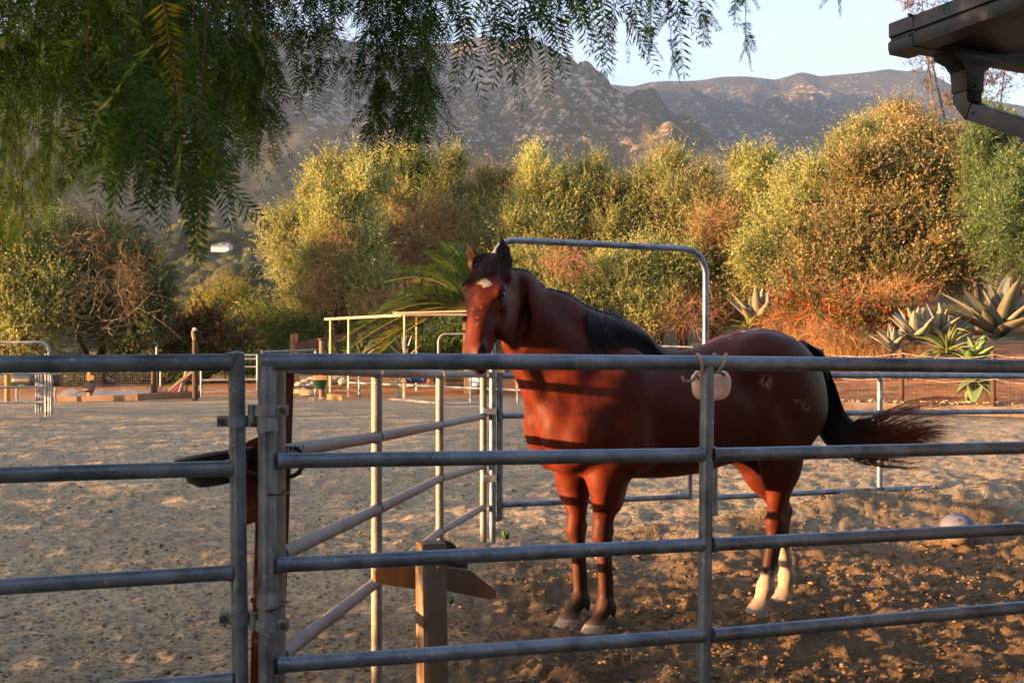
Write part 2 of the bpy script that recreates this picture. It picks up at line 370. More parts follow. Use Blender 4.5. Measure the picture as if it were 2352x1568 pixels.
# ---------------------------------------------------------------- mountains
SKY1 = np.array([(-1500, 330), (-900, 240), (-500, 160), (-200, 110), (0, 80), (140, 64), (330, 72), (470, 60), (600, 66), (700, 67), (740, 70), (790, 84), (860, 96), (940, 98), (1000, 91), (1030, 94), (1056, 86), (1088, 80), (1133, 75), (1157, 81), (1174, 88), (1201, 79), (1226, 82), (1262, 99), (1296, 122), (1330, 149), (1358, 184), (1400, 222), (1450, 262), (1510, 318), (1600, 400), (1750, 500), (2400, 640), (3600, 700)], float)
SKY2 = np.array([(600, 330), (1000, 260), (1250, 190), (1362, 183), (1410, 186), (1451, 192), (1492, 181), (1533, 178), (1575, 179), (1612, 176), (1652, 169), (1706, 167), (1745, 170), (1781, 175), (1812, 166), (1840, 157), (1862, 161), (1882, 167), (1915, 164), (1952, 161), (2000, 156), (2041, 150), (2082, 155), (2109, 153), (2136, 159), (2166, 177), (2230, 215), (2352, 236), (2700, 300), (3600, 420)], float)
def crest(S, Yc): return X_at(S[:, 0], Yc), H_at(S[:, 1], Yc)
BY = np.array([0, 110, 200, 350, 600, 1000, 1500, 2000, 3000, 7000.]); BZ = np.array([-16, -16, -8, 14, 58, 120, 215, 300, 330, 300.])
def hill_h(X, Y):
    base = np.interp(Y, BY, BZ) + (22 * fbm(X / 260, Y / 260, 21, 4) + 10 * fbm(X / 60, Y / 60, 22, 3)) * sstep(150, 700, Y)
    wx = 120 * fbm(X / 700, Y / 900, 40, 3)
    x1, z1 = crest(SKY1, 3000.); t1 = np.clip((3000 - Y) / 1750, -2, 1)
    zc = np.interp(X * np.where(t1 > 0, (3000 / np.maximum(Y, 300)) ** .88, 3000 / np.maximum(Y, 1)) + wx * np.clip(t1, 0, 1) * 1.6, x1, z1)
    tp = np.clip(t1, 0, 1)
    env = (4 * tp * (1 - tp)) ** 1.2 * np.clip((zc - 250) / 600, 0, 1)
    gul = ridged((X + wx) / 330, Y / 1500, 50, 5, .6); gul2 = ridged((X + wx * .6) / 90, Y / 300, 55, 4, .6)
    h1 = zc + (base - zc) * tp ** .82 + env * (48 * gul + 16 * gul2) + 14 * tp ** .8 * fbm(X / 55, Y / 90, 58, 4) - np.maximum(-t1, 0) * 1750 * .35
    x2, z2 = crest(SKY2, 4300.); t2 = np.clip((4300 - Y) / 2300, -2, 1); tq = np.clip(t2, 0, 1)
    wz = 150 * fbm(X / 800, Y / 800, 61, 3)
    zc2 = np.interp(X * (4300 / np.maximum(Y, 300)) ** np.where(t2 > 0, .88, 1.0) + wz * tq * 1.5, x2, z2)
    h2 = zc2 + (base - zc2) * tq ** .8 + (4 * tq * (1 - tq)) ** 1.0 * (60 * ridged((X + wz) / 420, Y / 1500, 70, 4, .5) + 18 * ridged((X + wz) / 150, Y / 400, 75, 3)) + 14 * tq ** .8 * fbm(X / 70, Y / 90, 78, 4) - np.maximum(-t2, 0) * 2300 * .3
    def knob(x, y, Yk, rx, ry, pw=1.2):
        Xk = X_at(x, Yk); zk = H_at(y, Yk); d = np.hypot((X - Xk) / rx, (Y - Yk) / ry)
        return zk * np.exp(-d ** pw) + 14 * ridged(X / 140, Y / 260, 83, 3) * np.exp(-((d - .7) / .6) ** 2)
    h = np.maximum(base, h1); h = np.maximum(h, h2)
    for a in [(1535, 280, 1600, 230, 300, 1.25), (1630, 330, 1500, 190, 260, 1.3), (590, 400, 1500, 210, 260, 1.3), (480, 360, 1900, 260, 300, 1.3), (1790, 378, 1300, 170, 300, 1.4), (1420, 300, 2200, 260, 300, 1.4), (760, 330, 2100, 200, 380, 1.4), (1120, 350, 2000, 240, 340, 1.4), (150, 470, 900, 160, 200, 1.4)]:
        h = np.maximum(h, knob(*a))
    h = np.where(Y < 160, np.minimum(h, -16 + 0 * Y), h)
    return h
def hills_mat():
    m, t, o = new_mat('chaparral'); p = N(t, 'ShaderNodeBsdfPrincipled'); p.inputs['Roughness'].default_value = .95; p.inputs['Specular IOR Level'].default_value = 0.05
    co = objco(t); co3 = objco(t, (1, .45, 1.3)); at = N(t, 'ShaderNodeAttribute', attribute_name='Col'); sp = N(t, 'ShaderNodeSeparateColor'); t.links.new(at.outputs[0], sp.inputs[0])
    f = noise(t, .09, 7, .72, co); f2 = noise(t, .012, 5, .6, co); fb = noise(t, .0045, 4, .55, co); fr = noise(t, .065, 8, .75, co3)
    veg = ramp(t, [(.32, (.018, .024, .013)), (.5, (.036, .042, .022)), (.66, (.068, .066, .036))], f)
    veg = mixc(t, ramp(t, [(.45, (0, 0, 0)), (.65, (.75, .75, .75))], f2), veg, (.072, .064, .034))
    s1 = N(t, 'ShaderNodeMath', operation='MULTIPLY_ADD'); t.links.new(sp.outputs[0], s1.inputs[0]); s1.inputs[1].default_value = .42; fx = N(t, 'ShaderNodeMath', operation='MULTIPLY_ADD'); t.links.new(fr, fx.inputs[0]); fx.inputs[1].default_value = 2.4; fx.inputs[2].default_value = -1.2; t.links.new(fx.outputs[0], s1.inputs[2])
    s2 = N(t, 'ShaderNodeMath', operation='MULTIPLY_ADD'); t.links.new(fb, s2.inputs[0]); s2.inputs[1].default_value = .6; t.links.new(s1.outputs[0], s2.inputs[2])
    rk = ramp(t, [(.74, (0, 0, 0)), (.86, (1, 1, 1))], s2.outputs[0])
    rock = ramp(t, [(.35, (.20, .17, .14)), (.6, (.36, .31, .255))], noise(t, .09, 4, .6, co))
    c = mixc(t, rk, veg, rock)
    c = mixc(t, sp.outputs[1], c, ramp(t, [(.35, (.20, .13, .06)), (.6, (.42, .29, .15))], noise(t, .03, 4, .6, co)))
    t.links.new(c, p.inputs[0]); t.links.new(bump(t, f, 1.0, 6), p.inputs['Normal']); t.links.new(p.outputs[0], o.inputs[0])
hills_mat()
nr, nc = 350, 430
Yh = 112 * (6500 / 112) ** np.linspace(0, 1, nr); k = np.linspace(-.80, .80, nc)
HX = k[None] * Yh[:, None] * (1 + .0 * Yh[:, None]); HYY = np.repeat(Yh[:, None], nc, 1); HH = hill_h(HX, HYY)
ch = np.zeros((HX.size, 3), np.float32)
gx = np.gradient(HH, axis=1) / np.gradient(HX, axis=1); gy = np.gradient(HH, axis=0) / np.gradient(HYY, axis=0)
steep = np.hypot(gx, gy)
hi = sstep(180, 420, HH) * (.45 + .55 * sstep(.2, .6, steep))
xim = 1176 + F * HX / HYY
ch[:, 0] = (hi * (.45 + .55 * sstep(560, 760, xim) * (1 - .45 * sstep(1420, 1500, xim)))).ravel()
def patch(x, y, Yk, rx, ry):
    Xk = X_at(x, Yk); return np.exp(-(np.hypot((HX - Xk) / rx, (HYY - Yk) / ry)) ** 3)
bare = np.maximum.reduce([patch(1535, 0, 1570, 55, 120), patch(1790, 0, 1280, 130, 230) * .6, patch(640, 0, 1480, 35, 120) * .8, patch(1850, 0, 2500, 200, 60) * .5])
ch[:, 1] = (bare * sstep(-.35, .25, fbm(HX / 40, HYY / 90, 91, 3) + .25)).ravel()
tag(np_obj('mountains', np.stack([HX.ravel(), HYY.ravel(), HH.ravel()], 1), grid_faces(nr, nc), 'chaparral', col=ch, smooth=True), kind='structure')
def on_hill(x, y, Y0=150, Y1=3000):       # where the sight line through (x, y) meets the hillside
    Ys = np.geomspace(Y0, Y1, 3000); X = X_at(x, Ys); z = H_at(y, Ys); h = hill_h(X, Ys); i = int(np.argmax(h > z)); return X[i], Ys[i], h[i]

def valley_wood():
    rg = np.random.default_rng(31); n = 4200; Y = 150 * (1400 / 150) ** rg.random(n); x = -120 + 1300 * rg.random(n); X = X_at(x, Y); z = hill_h(X, Y); den = fbm(X / 90, Y / 140, 123, 3); k = (den + .25 * rg.normal(size=n) > -.15) & (z > -14); X, Y, z = X[k], Y[k], z[k]; n = len(X)
    bm = bmesh.new(); bmesh.ops.create_icosphere(bm, subdivisions=2, radius=1); V0 = np.array([v.co[:] for v in bm.verts]); F0 = np.array([[v.index for v in f.verts] for f in bm.faces]); bm.free(); nv = len(V0)
    r_ = (2.2 + 3.8 * rg.random(n) ** 1.6) * np.clip(Y / 420, .75, 1.5); V = V0[None] * (1 + rg.normal(0, .17, (n, nv, 1))) * (r_[:, None] * np.stack([1 + .4 * rg.random(n), np.ones(n), .65 + .35 * rg.random(n)], 1))[:, None]; V += np.stack([X, Y, z + r_ * .4], 1)[:, None]
    pal_ = np.array([(.030, .040, .016), (.045, .058, .020), (.060, .062, .026), (.085, .075, .03)]); c = pal_[rg.choice(4, n, p=[.4, .3, .2, .1])] * (.7 + .6 * rg.random((n, 1)))
    o = np_obj('valley_wood', V.reshape(-1, 3), (F0[None] + (np.arange(n) * nv)[:, None, None]).reshape(-1, 3), 'far_leaves', col=np.repeat(c, nv, 0), smooth=True); tag(o, 'far-off scrub and trees covering the hillside beyond the valley', 'woodland', kind='stuff')
m, t, o = new_mat('far_leaves'); p = N(t, 'ShaderNodeBsdfPrincipled'); a = N(t, 'ShaderNodeAttribute', attribute_name='Col'); nn_ = noise(t, 1.1, 5, .75, objco(t)); t.links.new(mixc(t, 1.0, a.outputs[0], ramp(t, [(.35, (.35, .35, .35)), (.62, (1.5, 1.5, 1.5))], nn_), 'MULTIPLY'), p.inputs[0]); p.inputs['Roughness'].default_value = .9; p.inputs['Specular IOR Level'].default_value = .1; t.links.new(bump(t, nn_, 1.0, 1.6), p.inputs['Normal']); t.links.new(p.outputs[0], o.inputs[0])
valley_wood()
# unseen range to the west, its crest shaped to shade the lower slopes
Yw = np.linspace(40, 4400, 90); Xw = np.linspace(-5200, -2900, 40); XW, YW = np.meshgrid(Xw, Yw)
hw = np.interp(YW, [60, 250, 390, 480, 550, 700, 1200, 1600, 2632, 3300], [800, 760, 660, 780, 920, 1050, 1120, 1210, 1500, 1560]) * np.exp(-((XW + 3900) / 520) ** 2) * sstep(60, 230, YW) * (1 - sstep(3100, 4300, YW)) + 25 * ridged(XW / 300, YW / 260, 99, 4) - 16
cw = np.zeros((XW.size, 3), np.float32)
tag(np_obj('shade_hills', np.stack([XW.ravel(), YW.ravel(), hw.ravel()], 1), grid_faces(90, 40), 'chaparral', col=cw, smooth=True), kind='structure')

# air
m, t, o = new_mat('air'); pv = N(t, 'ShaderNodeVolumePrincipled'); pv.inputs['Color'].default_value = (.62, .79, 1.0, 1); pv.inputs['Density'].default_value = HAZE = .000118; pv.inputs['Anisotropy'].default_value = 0.5
t.links.new(pv.outputs[0], o.inputs['Volume'])
b = MB(); b.box((0, 500, 925), (5700, 6200, 985)); hz = b.build('haze', 'air', smooth=False); hz['kind'] = 'stuff'
# ---------------------------------------------------------------- pipe fences close to the camera
galv('galvanised', base=(.20, .245, .30), dark=(.085, .11, .145), rough=.42, metal=.60)
galv('galvanised_far', base=(.26, .265, .275), dark=(.16, .165, .175), rough=.5, metal=.55, rl=.70)
galv('galvanised_dull', base=(.235, .215, .195), dark=(.145, .135, .125), rough=.55, metal=.25, rl=.68)
galv('rusty_pipe', base=(.45, .43, .40), dark=(.30, .28, .26), rough=.6, metal=.35, rl=.50)
pmat('black_rubber', (.012, .012, .013), (.03, .03, .03), 12, .55, bstr=.2)
pmat('black_plastic', (.010, .010, .011), (.022, .022, .024), 9, .35, bstr=.08)
wood('red_wood', (.05, .014, .008), (.13, .035, .018), None)
wood('grey_wood', (.10, .065, .038), (.25, .17, .10), (.17, .145, .12))
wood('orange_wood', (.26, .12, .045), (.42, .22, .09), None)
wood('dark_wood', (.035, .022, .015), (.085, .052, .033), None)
wood('brown_wood', (.12, .06, .035), (.22, .12, .07), (.16, .12, .09))
wood('trunk_bark', (.035, .026, .018), (.10, .075, .052), None, sc=(14, 14, 3), bs=1.0)

def rail(parent, pts, r, mat='galvanised', n=18, weld=(True, True), name='rail', sag=0):
    pts = [np.asarray(p, float) for p in pts]
    full = []; rs = []
    for i in range(len(pts) - 1):
        k = 8
        for j in range(k):
            full.append(pts[i] + (pts[i + 1] - pts[i]) * j / k); rs.append(r)
    full.append(pts[-1]); rs.append(r)
    if weld[0]:
        d = nrm(full[1] - full[0]); q = [full[0] + d * a for a in (0, .012, .022)]; full = q + full[1:]; rs = [r * 1.17, r * 1.13, r * 1.0] + rs[1:]
    if weld[1]:
        d = nrm(full[-2] - full[-1]); q = [full[-1] + d * a for a in (.022, .012, 0)]; full = full[:-1] + q; rs = rs[:-1] + [r, r * 1.13, r * 1.17]
    b = MB(); b.tube(full, r, n, rs=rs); return b.build(name, mat, parent)
def post(parent, top, bot, r, mat='galvanised', n=18, cap=True, name='post'):
    top = np.asarray(top, float); bot = np.asarray(bot, float); d = nrm(top - bot); b = MB()
    pts = [bot] + [bot + (top - bot) * k / 6 for k in range(1, 6)] + [top]; rs = [r] * 7
    if cap:
        pts += [top + d * .003, top + d * .008, top + d * .011]; rs += [r * 1.05, r * .92, r * .4]
    b.tube(pts, r, n, rs=rs); return b.build(name, mat, parent)
ZG = lambda x: 1 / (1 / 3.30 + (x - 640) * (1 / 4.15 - 1 / 3.30) / (2352 - 640))
ZL = lambda x: 1 / (1 / 3.31 + (540 - x) * (1 / 3.13 - 1 / 3.31) / 540)
PG = lambda x, y: P(x, y, ZG(x))
PL = lambda x, y: P(x, y, ZL(x))

# right-hand gate panel in front of the horse
gate = thing('pipe_gate', (X_at(1625, 3.8), 3.8, 0), 'long grey steel pipe panel nearest the camera, in front of the horse', 'fence panel', 'pipe panels around the pens')
rail(gate, [PG(598, 831), PG(1000, 830), PG(1625, 833.5), PG(2000, 837), PG(2430, 842.5), PG(2960, 850)], .0255, weld=(False, False))
for a, b_, c_ in ((1058, 1044, 1027.5), (1297, 1250, 1213.5), (1527, 1458, 1394), (1758, 1668, 1578)):
    rail(gate, [PG(636, a), PG(1613, b_)], .0235); rail(gate, [PG(1636, b_), PG(2352, c_), PG(2950, c_ - 598 * (b_ - c_) / 727)], .0235, weld=(True, True))
post(gate, PG(613, 840), PG(615, 1990), .0262, cap=False)
pt, pb = PG(1625, 838), PG(1612, 1895); post(gate, pt, pb, .0235, cap=False)
post(gate, PG(2960, 858), PG(2955, 1750), .0262, cap=False)
# left-hand panel
lp = thing('pipe_gate', (X_at(545, 3.3), 3.3, 0), 'dark grey pipe panel running off the left edge beside the hinged post', 'fence panel', 'pipe panels around the pens')
rail(lp, [PL(-800, 842), PL(-110, 837), PL(270, 834), PL(534, 832)], .0255, weld=(False, True))
for a, b_ in ((1091, 1075), (1347.5, 1314), (1606, 1561), (1868, 1806)):
    rail(lp, [PL(-790, a + (a - b_) * 1.46), PL(530 + 4, b_)], .0235, weld=(False, True))
post(lp, PL(543, 815), PL(557, 1995), .0245)
post(lp, PL(-800, 830), PL(-800, 2150), .0245)
rb = MB(); rb.ball(PL(531, 818), .012, 10, 6, (1.2, .7, .8)); rb.build('rust_weld', 'rusty_pipe', lp)

# side panel running back to the arched gate
sp = thing('pipe_fence', (-.55, 5, 0), 'pale grey pipe panel receding from the hinge post towards the arched gate', 'fence panel', 'pipe panels around the pens')
SX = [(640, 3.40), (865, 4.76), (1010, 6.63), (1110, 7.90)]
sxy = [np.array([X_at(x, Z), Z]) for x, Z in SX]
for hs in ((.062, .058, .066, .080), (-.205, -.223, -.237, -.219), (-.523, -.535, -.558, -.575), (-.835, -.845, -.878, -.87)):
    for i in range(3):
        a, b_ = np.array([*sxy[i], CH + hs[i]]), np.array([*sxy[i + 1], CH + hs[i + 1]]); d = nrm(b_ - a)
        rail(sp, [a + d * .02, b_ - d * .02], .0235 if i < 2 else .0225, 'galvanised_dull', n=16)
for i in range(4):
    post(sp, np.array([*sxy[i], CH + (.09, .05, .055, .10)[i]]), np.array([*sxy[i], -.1]), (.022, .024, .024, .0242)[i], 'galvanised_dull', n=16, cap=i == 3)

# hinge clamps joining the two panels
def clamp(cL, cG, label, zz):
    th = thing('hinge_clamp', tuple((cL + cG) / 2), label, 'clamp', 'steel hinge clamps between the two front panels')
    for nm, c, r, sx in (('strap', cL, .028, -1), ('strap', cG, .030, 1)):
        b = MB(); b.lathe(c - np.array((0, 0, .0165)), [(r, 0), (r + .006, 0), (r + .006, .033), (r, .033), (r, 0)], 24)
        st = b.build(nm, 'clamp_steel', th)
        b = MB(); b.box(c + np.array((sx * (r + .016), -.010, 0)), (.016, .0035, .0165)); b.box(c + np.array((sx * (r + .016), .012, 0)), (.016, .0035, .0165)); b.build('lug', 'clamp_steel', st, bevel=.003)
        b = MB(); b.tube([c + np.array((sx * (r + .018), -.024, 0)), c + np.array((sx * (r + .018), .026, 0))], .006, 10)
        b.tube([c + np.array((sx * (r + .018), -.022, 0)), c + np.array((sx * (r + .018), -.0145, 0))], .0105, 6); b.build('bolt', 'rusty_bolt', st)
    mx = (cL + cG) / 2; b = MB(); b.tube([np.array((mx[0], mx[1], min(cL[2], cG[2]) - .017)), np.array((mx[0], mx[1], max(cL[2], cG[2]) + .017))], .0135, 14); b.build('hinge_barrel', 'clamp_steel', th)
    b = MB(); b.beam(cL + np.array((.026, 0, 0)), np.array((mx[0], mx[1], cL[2])), .010, .032); b.beam(np.array((mx[0], mx[1], cG[2])), cG + np.array((-.026, 0, 0)), .010, .032); b.build('hinge_plate', 'clamp_steel', th)
    return th
galv('clamp_steel', base=(.22, .26, .30), dark=(.10, .125, .15), rough=.55, metal=.55, rl=.75)
pmat('rusty_bolt', (.05, .035, .028), (.12, .07, .045), 60, .7, .5)
clamp(PL(546, 967), PG(613.5, 942), 'upper steel hinge clamp between the two front panels, above the rubber pan', .0)
clamp(PL(551, 1418), PG(614.5, 1434), 'lower steel hinge clamp between the two front panels, near the ground', .0)
for y, nm in ((974, 'steel collar on the gate post just under the upper hinge clamp'), (1376, 'steel collar with a bolt on the gate post just above the lower hinge clamp')):
    c = PG(614, y); th = thing('pipe_collar', tuple(c), nm, 'collar', 'steel collars on the gate post')
    b = MB(); b.lathe(c - np.array((0, 0, .022)), [(.0268, 0), (.031, 0), (.031, .044), (.0268, .044), (.0268, 0)], 24); b.build('ring', 'clamp_steel', th)
    b = MB(); b.box(c + np.array((.018, -.030, 0)), (.010, .007, .021)); b.build('lug', 'clamp_steel', th, bevel=.002)
    b = MB(); b.tube([c + np.array((-.033, -.004, 0)), c + np.array((-.048, -.008, 0))], .007, 8); b.build('bolt', 'rusty_bolt', th)
for y, s, nm in ((1134, .000, 'black cable tie round the two gate posts at the height of the wooden block'), (1399, .012, 'slanting black cable tie round the two gate posts above the lower hinge clamp')):
    c = PG(622, y); b = MB(); pts = []
    for a in np.linspace(0, 2 * math.pi, 33): pts.append(c + np.array((math.cos(a) * .0450, math.sin(a) * .062 + .034, s * math.cos(a))))
    b.tube(pts, .0022, 6, cap=False); b.tube([c + np.array((.030, -.012, s)), c + np.array((.044, -.030, s + .010))], .0012, 5); b.box(c + np.array((.008, -.0275, .001)), (.005, .004, .004))
    tag(b.build('cable_tie', 'black_plastic'), nm, 'cable tie')

# leaning red-brown post with a short board, rubber pan and hose ring
wp = thing('wooden_post', tuple(P(625, 1568, 3.62)), 'reddish brown wooden post leaning behind the hinge post', 'post')
bt, tp_ = P(600, 1900, 3.66), P(637, 842, 3.60); b = MB(); b.beam(bt, tp_, .105, .10, up=(.25, -1, 0)); b.build('upright', 'red_wood', wp, bevel=.004)
b = MB(); poly = [P(556, 1208, 3.56), P(600, 1194, 3.56), P(604, 1010, 3.56), P(588, 1004, 3.56), P(570, 1012, 3.56), P(556, 1024, 3.56)]; b.prism(poly, (0, .045, 0)); b.build('block', 'red_wood', wp, bevel=.003)
pc = P(492, 1046, 3.50); th = thing('feed_pan', tuple(pc), 'shallow black rubber feed pan hung on the left panel beside the wooden block', 'feed pan')
tl = math.radians(-9); ax = np.array([(math.cos(tl), 0, -math.sin(tl)), (0, 1, 0), (math.sin(tl), 0, math.cos(tl))])
b = MB(); b.lathe(pc, [(.001, -.092), (.06, -.092), (.092, -.070), (.110, -.012), (.117, .0), (.120, .004), (.117, .009), (.110, .007), (.106, -.004), (.090, -.06), (.06, -.082), (.001, -.082)], 36, ax); b.build('bowl', 'black_rubber', th)
b = MB(); b.torus(pc + ax[2] * .004, .117, .006, ax, 36, 8); b.build('rim', 'black_rubber', th)
b = MB(); b.tube([P(520, 1048, 3.42), P(533, 1036, 3.38), P(540, 1026, 3.33), P(546, 1034, 3.28)], .006, 8); b.build('hook', 'galvanised', th)
rc = P(669, 1061, 3.43); ax = [nrm((.92, -.35, .1)), nrm((.05, .1, 1)), nrm((.35, .92, 0))]; b = MB(); b.torus(rc, .044, .0068, ax, 36, 10)
b.tube([P(690, 1085, 3.5), P(655, 1098, 3.45), P(610, 1094, 3.40), P(566, 1082, 3.43)], .0065, 8)
tag(b.build('hose_loop', 'black_rubber'), 'black rubber hose loop hanging round the second rail by the gate post', 'hose')
b = MB(); c0 = P(690, 1046, 3.56)
for k in range(5):
    ax = [nrm((.3, -.9, .2)), nrm((0, .2, 1)), nrm((1, .3, 0))]; b.torus(P(660 + k * 9, 1045 - k * .6, 3.42 + .015 * k), .0285, .0022, ax, 20, 5)
tag(b.build('spring_wire', 'galvanised_far'), 'shiny wire coiled round the side rail inside the black hose loop', 'wire')

# sawn post with a sloping plank
tpost = thing('wooden_post', tuple(P(985, 1700, 4.1)), 'short sawn timber post carrying a sloping plank in front of the pen', 'post')
R = math.radians(22); axp = np.array([(math.cos(R), math.sin(R), 0), (-math.sin(R), math.cos(R), 0), (-.012, 0, 1)])
top = P(989, 1244, 4.13); hh = (top[2] + .1) / 2; b = MB(); b.box(top - np.array((-.012 * hh, 0, hh)), (.047, .047, hh), axp); b.build('upright', 'grey_wood', tpost, bevel=.003)
Zp = 4.26
def plank(poly, nm, mat, Z0, th_, lab):
    b = MB(); b.prism([P(x, y, Z) for x, y, Z in poly], np.array((-math.sin(R), math.cos(R), 0)) * th_); return tag(b.build(nm, mat, tpost, bevel=.002), lab)
plank([(862, 1314, 4.13), (866, 1296, 4.13), (960, 1300, 4.21), (960, 1353, 4.21), (900, 1345, 4.16), (862, 1337, 4.13)], 'plank', 'orange_wood', 4.2, .035, 'sunlit orange end of the sloping plank'); plank([(1012, 1300, 4.27), (1082, 1310, 4.33), (1141, 1357, 4.39), (1138, 1371, 4.39), (1124, 1376, 4.37), (1012, 1354, 4.27)], 'plank', 'brown_wood', 4.2, .035, 'weathered dark pointed end of the sloping plank')  # left end takes orange wood, its sunlight put into the colour
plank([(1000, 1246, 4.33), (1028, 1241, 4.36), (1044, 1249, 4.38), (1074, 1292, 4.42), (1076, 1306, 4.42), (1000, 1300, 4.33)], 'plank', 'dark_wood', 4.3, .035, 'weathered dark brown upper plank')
b = MB(); b.tube([P(1004, 1302, 4.07), P(1010, 1303, 4.06)], .006, 8); b.build('bolt', 'rusty_bolt', tpost)

# salt lick tied to the top rail
m, t, o = new_mat('salt'); p = N(t, 'ShaderNodeBsdfPrincipled'); co = objco(t)
c = ramp(t, [(.35, (.80, .54, .46)), (.65, (.90, .70, .62))], noise(t, 14, 5, .6, co)); c = mixc(t, ramp(t, [(.68, (0, 0, 0)), (.74, (1, 1, 1))], noise(t, 45, 3, .6, co)), c, (.30, .08, .04))
t.links.new(c, p.inputs[0]); p.inputs['Roughness'].default_value = .45; p.inputs['Subsurface Weight'].default_value = .5; p.inputs['Subsurface Scale'].default_value = .02
t.links.new(bump(t, noise(t, 9, 4, .6, co), .4, .01), p.inputs['Normal']); t.links.new(p.outputs[0], o.inputs[0])
sc_ = P(1632, 882, 3.90); V = []; b = MB(); nu, nv = 32, 16
for j in range(1, nv):
    th_ = math.pi * j / nv
    for i in range(nu):
        ph = 2 * math.pi * i / nu; cx_, cz_ = math.cos(ph), math.sin(ph); sq = (abs(cx_) ** 3.2 + abs(cz_) ** 3.2) ** (-1 / 3.2)
        a_ = sq * math.sin(th_) ** .55 * (1 + .04 * math.sin(3 * ph + 1) - (.10 if (cx_ < -.4 and cz_ > .4) else 0))
        V.append(sc_ + np.array((a_ * cx_ * .070, math.cos(th_) * .024, a_ * cz_ * .058 - .004 * cx_)))
V += [sc_ + np.array((0, .024, 0)), sc_ - np.array((0, .024, 0))]; T_, B_ = len(V) - 2, len(V) - 1
Fs = [(j * nu + i, (j + 1) * nu + i, (j + 1) * nu + (i + 1) % nu, j * nu + (i + 1) % nu) for j in range(nv - 2) for i in range(nu)] + [(T_, i, (i + 1) % nu) for i in range(nu)] + [(B_, (nv - 2) * nu + (i + 1) % nu, (nv - 2) * nu + i) for i in range(nu)]
b.add(V, Fs); tag(b.build('salt_lick', 'salt', angle=80), 'rounded pale pink salt lick block tied up behind the top rail', 'salt lick')
m, t, o = new_mat('rope'); p = N(t, 'ShaderNodeBsdfPrincipled'); co = objco(t, (1, 1, 1)); t.links.new(ramp(t, [(.35, (.26, .18, .11)), (.6, (.55, .45, .33))], noise(t, 110, 4, .7, co)), p.inputs[0]); p.inputs['Roughness'].default_value = .95; t.links.new(bump(t, noise(t, 160, 3, .7, co), .9, .004), p.inputs['Normal']); t.links.new(p.outputs[0], o.inputs[0])
def twisted(path, r, name, parent=None):
    path = [np.asarray(q, float) for q in path]; dense = []
    for i in range(len(path) - 1):
        p0, p1, p2, p3 = path[max(i - 1, 0)], path[i], path[i + 1], path[min(i + 2, len(path) - 1)]
        for u in np.linspace(0, 1, 12, endpoint=False): dense.append(.5 * ((2 * p1) + (-p0 + p2) * u + (2 * p0 - 5 * p1 + 4 * p2 - p3) * u * u + (-p0 + 3 * p1 - 3 * p2 + p3) * u ** 3))
    dense.append(path[-1]); b = MB(); D = np.array(dense); L = np.concatenate([[0], np.cumsum(np.linalg.norm(np.diff(D, axis=0), axis=1))])
    for s_ in range(3):
        pts = []
        for i, q in enumerate(D):
            tg = nrm(D[min(i + 1, len(D) - 1)] - D[max(i - 1, 0)]); u = nrm(np.cross(tg, (.31, .2, .93))); w = np.cross(tg, u); a = L[i] / (r * 6) * 6.28 + s_ * 2.09; pts.append(q + r * .55 * (u * math.cos(a) + w * math.sin(a)))
        b.tube(pts, r * .62, 6)
    return b.build(name, 'rope', parent)
rp = thing('rope', tuple(PG(1640, 833)), 'frayed tan rope looped over the top rail to hold the salt lick', 'rope')
zr = ZG(1635)
def loop(xt, xb, y=833.5):
    pts = []; c0, c1 = PG(xt, y), PG(xb, y)
    for a in np.linspace(-.95, .95, 17) * math.pi:
        k = (1 - math.cos(a)) / 2; c = c0 * (1 - k) + c1 * k; pts.append(c + np.array((0, -math.sin(a) * .0295, math.cos(a) * .0295)))
    return pts[::-1]
lo1 = [P(1616, 868, 3.86)] + loop(1602, 1612) + [P(1600, 858, 3.86), P(1598, 872, 3.90)]
twisted(lo1, .0052, 'loop', rp)
twisted([P(1604, 870, 3.88), P(1600, 862, 3.84), P(1592, 872, 3.82), P(1580, 876, 3.81), P(1571, 874, 3.80), P(1567, 864, 3.80)], .0052, 'tail_end', rp)
lo2 = [P(1630, 858, 3.80)] + loop(1668, 1648) + [P(1662, 858, 3.86), P(1661, 868, 3.90)]
twisted(lo2, .0052, 'loop', rp)
twisted([P(1636, 828, 3.88), P(1638, 816, 3.87), P(1642, 813, 3.87), P(1646, 818, 3.87)], .0052, 'knot_end', rp)

# arched gate and the panel behind the horse
ag = thing('arched_gate', (X_at(1376, 8.2), 8.2, gl(.6, 8.2)), 'tall grey arched pipe gateway framing the horse from behind', 'gate')
def arc(p0, c, p1, n=10):
    return [(1 - u) ** 2 * p0 + 2 * u * (1 - u) * c + u * u * p1 for u in np.linspace(0, 1, n)]
ZA = lambda x: 7.9 + (x - 1131) * (8.45 - 7.9) / (1622 - 1131)
PA = lambda x, y: P(x, y, ZA(x))
b = MB(); b.tube([PA(1131, 1290), PA(1131, 900), PA(1131, 640)] + arc(PA(1131, 620), PA(1133, 551), PA(1185, 552)) + [PA(1390, 562)] + arc(PA(1565, 571), PA(1618, 573), PA(1621, 632)) + [PA(1620, 900), PA(1620, 1262)], .0245, 16); b.build('arch', 'galvanised', ag)
for a, b_ in ((863, 862), (955, 949), (1057, 1044), (1159, 1140)):
    rail(ag, [PA(1153, a), PA(1581, b_)], .0215, n=14)
b = MB(); b.tube([PA(1148, 856), PA(1148, 1000), PA(1148, 1180)] + arc(PA(1148, 1184), PA(1148, 1192), PA(1141, 1191), 5), .0225, 14); b.build('stile', 'galvanised', ag)
b = MB(); b.tube([PA(1584, 856), PA(1584, 1000), PA(1584, 1146)], .0215, 14); b.build('stile', 'galvanised', ag)
